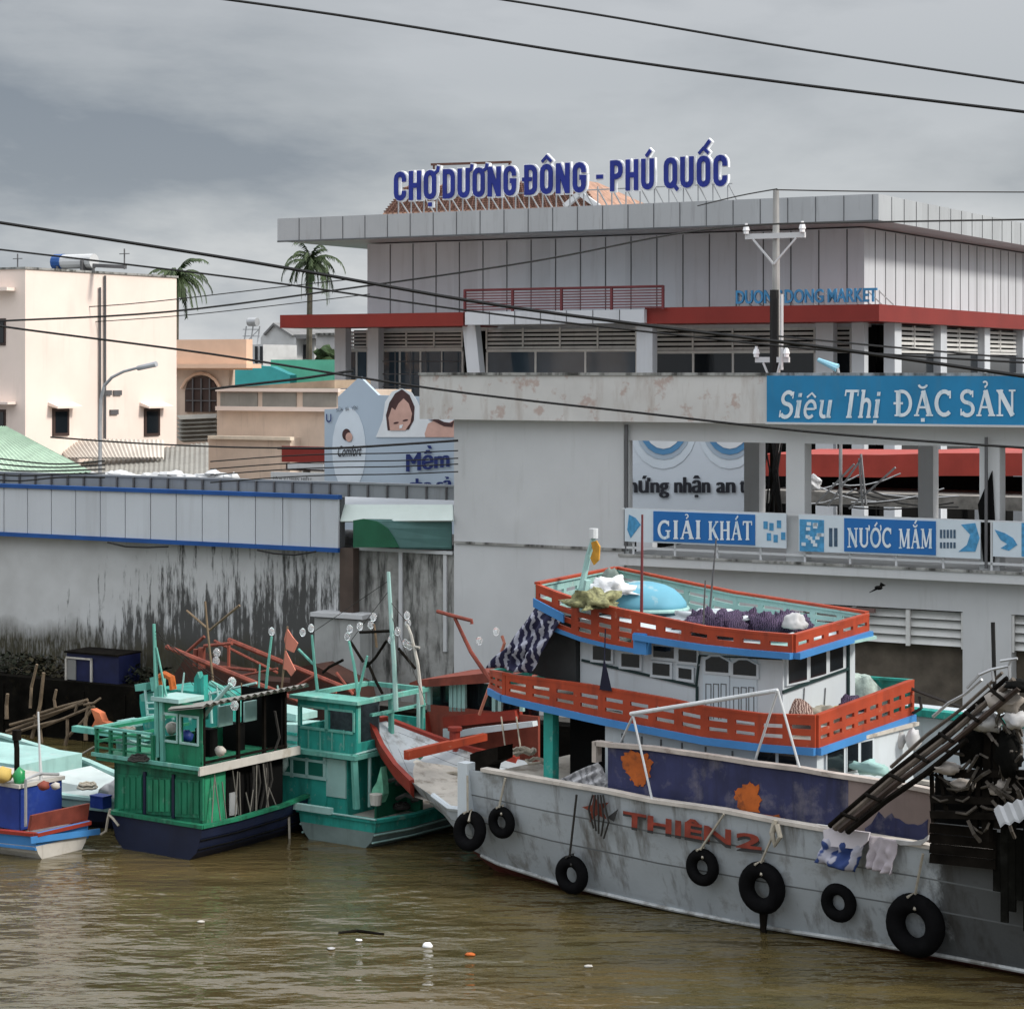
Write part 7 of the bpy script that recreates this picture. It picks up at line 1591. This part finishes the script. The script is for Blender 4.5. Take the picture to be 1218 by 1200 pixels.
# tangle of gear on the landing stage
b = MB(T)
for k in range(34):
    x, y = rd.uniform(1120, 1218), rd.uniform(880, 985); dx, dy = rd.uniform(-26, 26), rd.uniform(-20, 26); b.tube([T.p(x, y, 33.5), T.p(x + dx * .5, y + dy * .5 + rd.uniform(-4, 6), 33.4), T.p(x + dx, y + dy, 33.5)], rd.uniform(.018, .04), 4)
solid(b, 'gear_tangle', M('tangle_brown', (.055, .047, .038), .9, .5, 5), 'black tangle of rope and laths filling the landing stage frame', 'gear')
# pale edges, battens, stays and floats that fill the view between the small boats
b = MB(G); b.box(uCl - .42, uWl, VC - .22, VC - .13, ZD + .58, ZD + .63); b.split(); b.box(uCl - .45, uCr + .12, VC - .27, VC - .22, ZD - .03, ZD + .05); b.split(); b.box(uCl - .44, uCl - .36, VC - .2, 37.4, ZD + .57, ZD + .62); b.build('pale_edge', m_teall, cb)
wl = uWl + .13; wm = uWl + (uCr - uWl) * .44
b = MB(G)
for a, c in ((wl, wm), (wm + .13, uCr - .14)):
    b.split(); z0, z1 = ZW0 + .48, ZW1 - .28
    b.box(a, c, VC - .03, VC, z0 - .04, z0 + .01).box(a, c, VC - .03, VC, z1 - .01, z1 + .04).box(a - .04, a, VC - .03, VC, z0 - .04, z1 + .04).box(c, c + .04, VC - .03, VC, z0 - .04, z1 + .04)
b.build('window_frame', m_tealp, wh)
b = MB(G)
for a, c in ((f0 + .09, (f0 + f1) / 2 - .04), ((f0 + f1) / 2 + .05, f1 - .09)):
    b.split(); b.box(a, c, VE - .03, VE, zw0 - .05, zw0).box(a, c, VE - .03, VE, zw1, zw1 + .05).box(a - .05, a, VE - .03, VE, zw0, zw1).box(c, c + .05, VE - .03, VE, zw0, zw1)
b.build('window_frame', m_teall, uw)
b = MB(G)
for x in (366, 380, 394, 408): b.split(); b.pbox(x, 868, x + 1.2, 892, VE - .02, .02)
b.build('batten', m_teall, uw)
b = MB(G); b.tube([(f1 + .05, v, zA + .02 + .25 * f) for v, f in ((VE - .1, 0), (VE + .7, .1), (fr_, .15))], .03, 5); b.split(); b.tube([(f1 + .05, VE + .4, zA), (f1 + .05, VE + .4, .7)], .04, 6); b.split(); b.tube([(f1 + .1, fr_ - .4, zB), (f1 + .1, fr_ - .4, .6)], .045, 6); b.build('stanchion', m_tealp, eb)
b = MB(G); b.box(UE - 1.15, UE + 1.15, 37.42, 37.47, .655, .68); b.build('gunwale_cap', m_tealp, eb)
for k, (x0, y0, x1, y1, v, mt, par) in enumerate(((213, 852, 219, 800, 38.9, m_tealp, db), (262, 852, 258, 815, 38.9, m_tealp, db), (290, 858, 287, 812, 38.8, m_bamb, db), (306, 860, 309, 790, 38.8, m_teall, db), (336, 862, 330, 815, 38.9, m_tealp, db))):
    b = MB(G); b.tube([G.p(x0, y0, v), G.p(x1, y1, v)], .035, 5, .02); b.build('stay_pole', mt, par)
b = MB(G)
for k in range(5): b.split(); b.tube([G.p(183 + k, 745 + 3 * k, VC - .05), G.p(230 + k * 22, 815 + k * 8, 38.6)], .009, 4)
b.build('rigging_line', m_ropeb, cb)
b = MB(G)
for k in range(4): b.split(); b.tube([G.p(463, 690 + k * 12, 38.9), G.p((372, 415, 488, 505)[k], (752, 765, 745, 832)[k], 38.9)], .008, 4)
b.build('rigging_line', m_ropeb, eb)
grp = 'net floats piled between the turquoise and teal boats'
for k in range(9):
    x, y = 292 + rd.uniform(0, 40), 862 + rd.uniform(0, 10); b = MB(G); b.blob(G.p(x, y, 38.9), .09, .09, .09, 9, 6); solid(b, 'net_float', (m_orpatch, m_boatw, m_tealp)[k % 3], 'small round net float in the pile between the turquoise and teal cabins', 'float', grp, True)
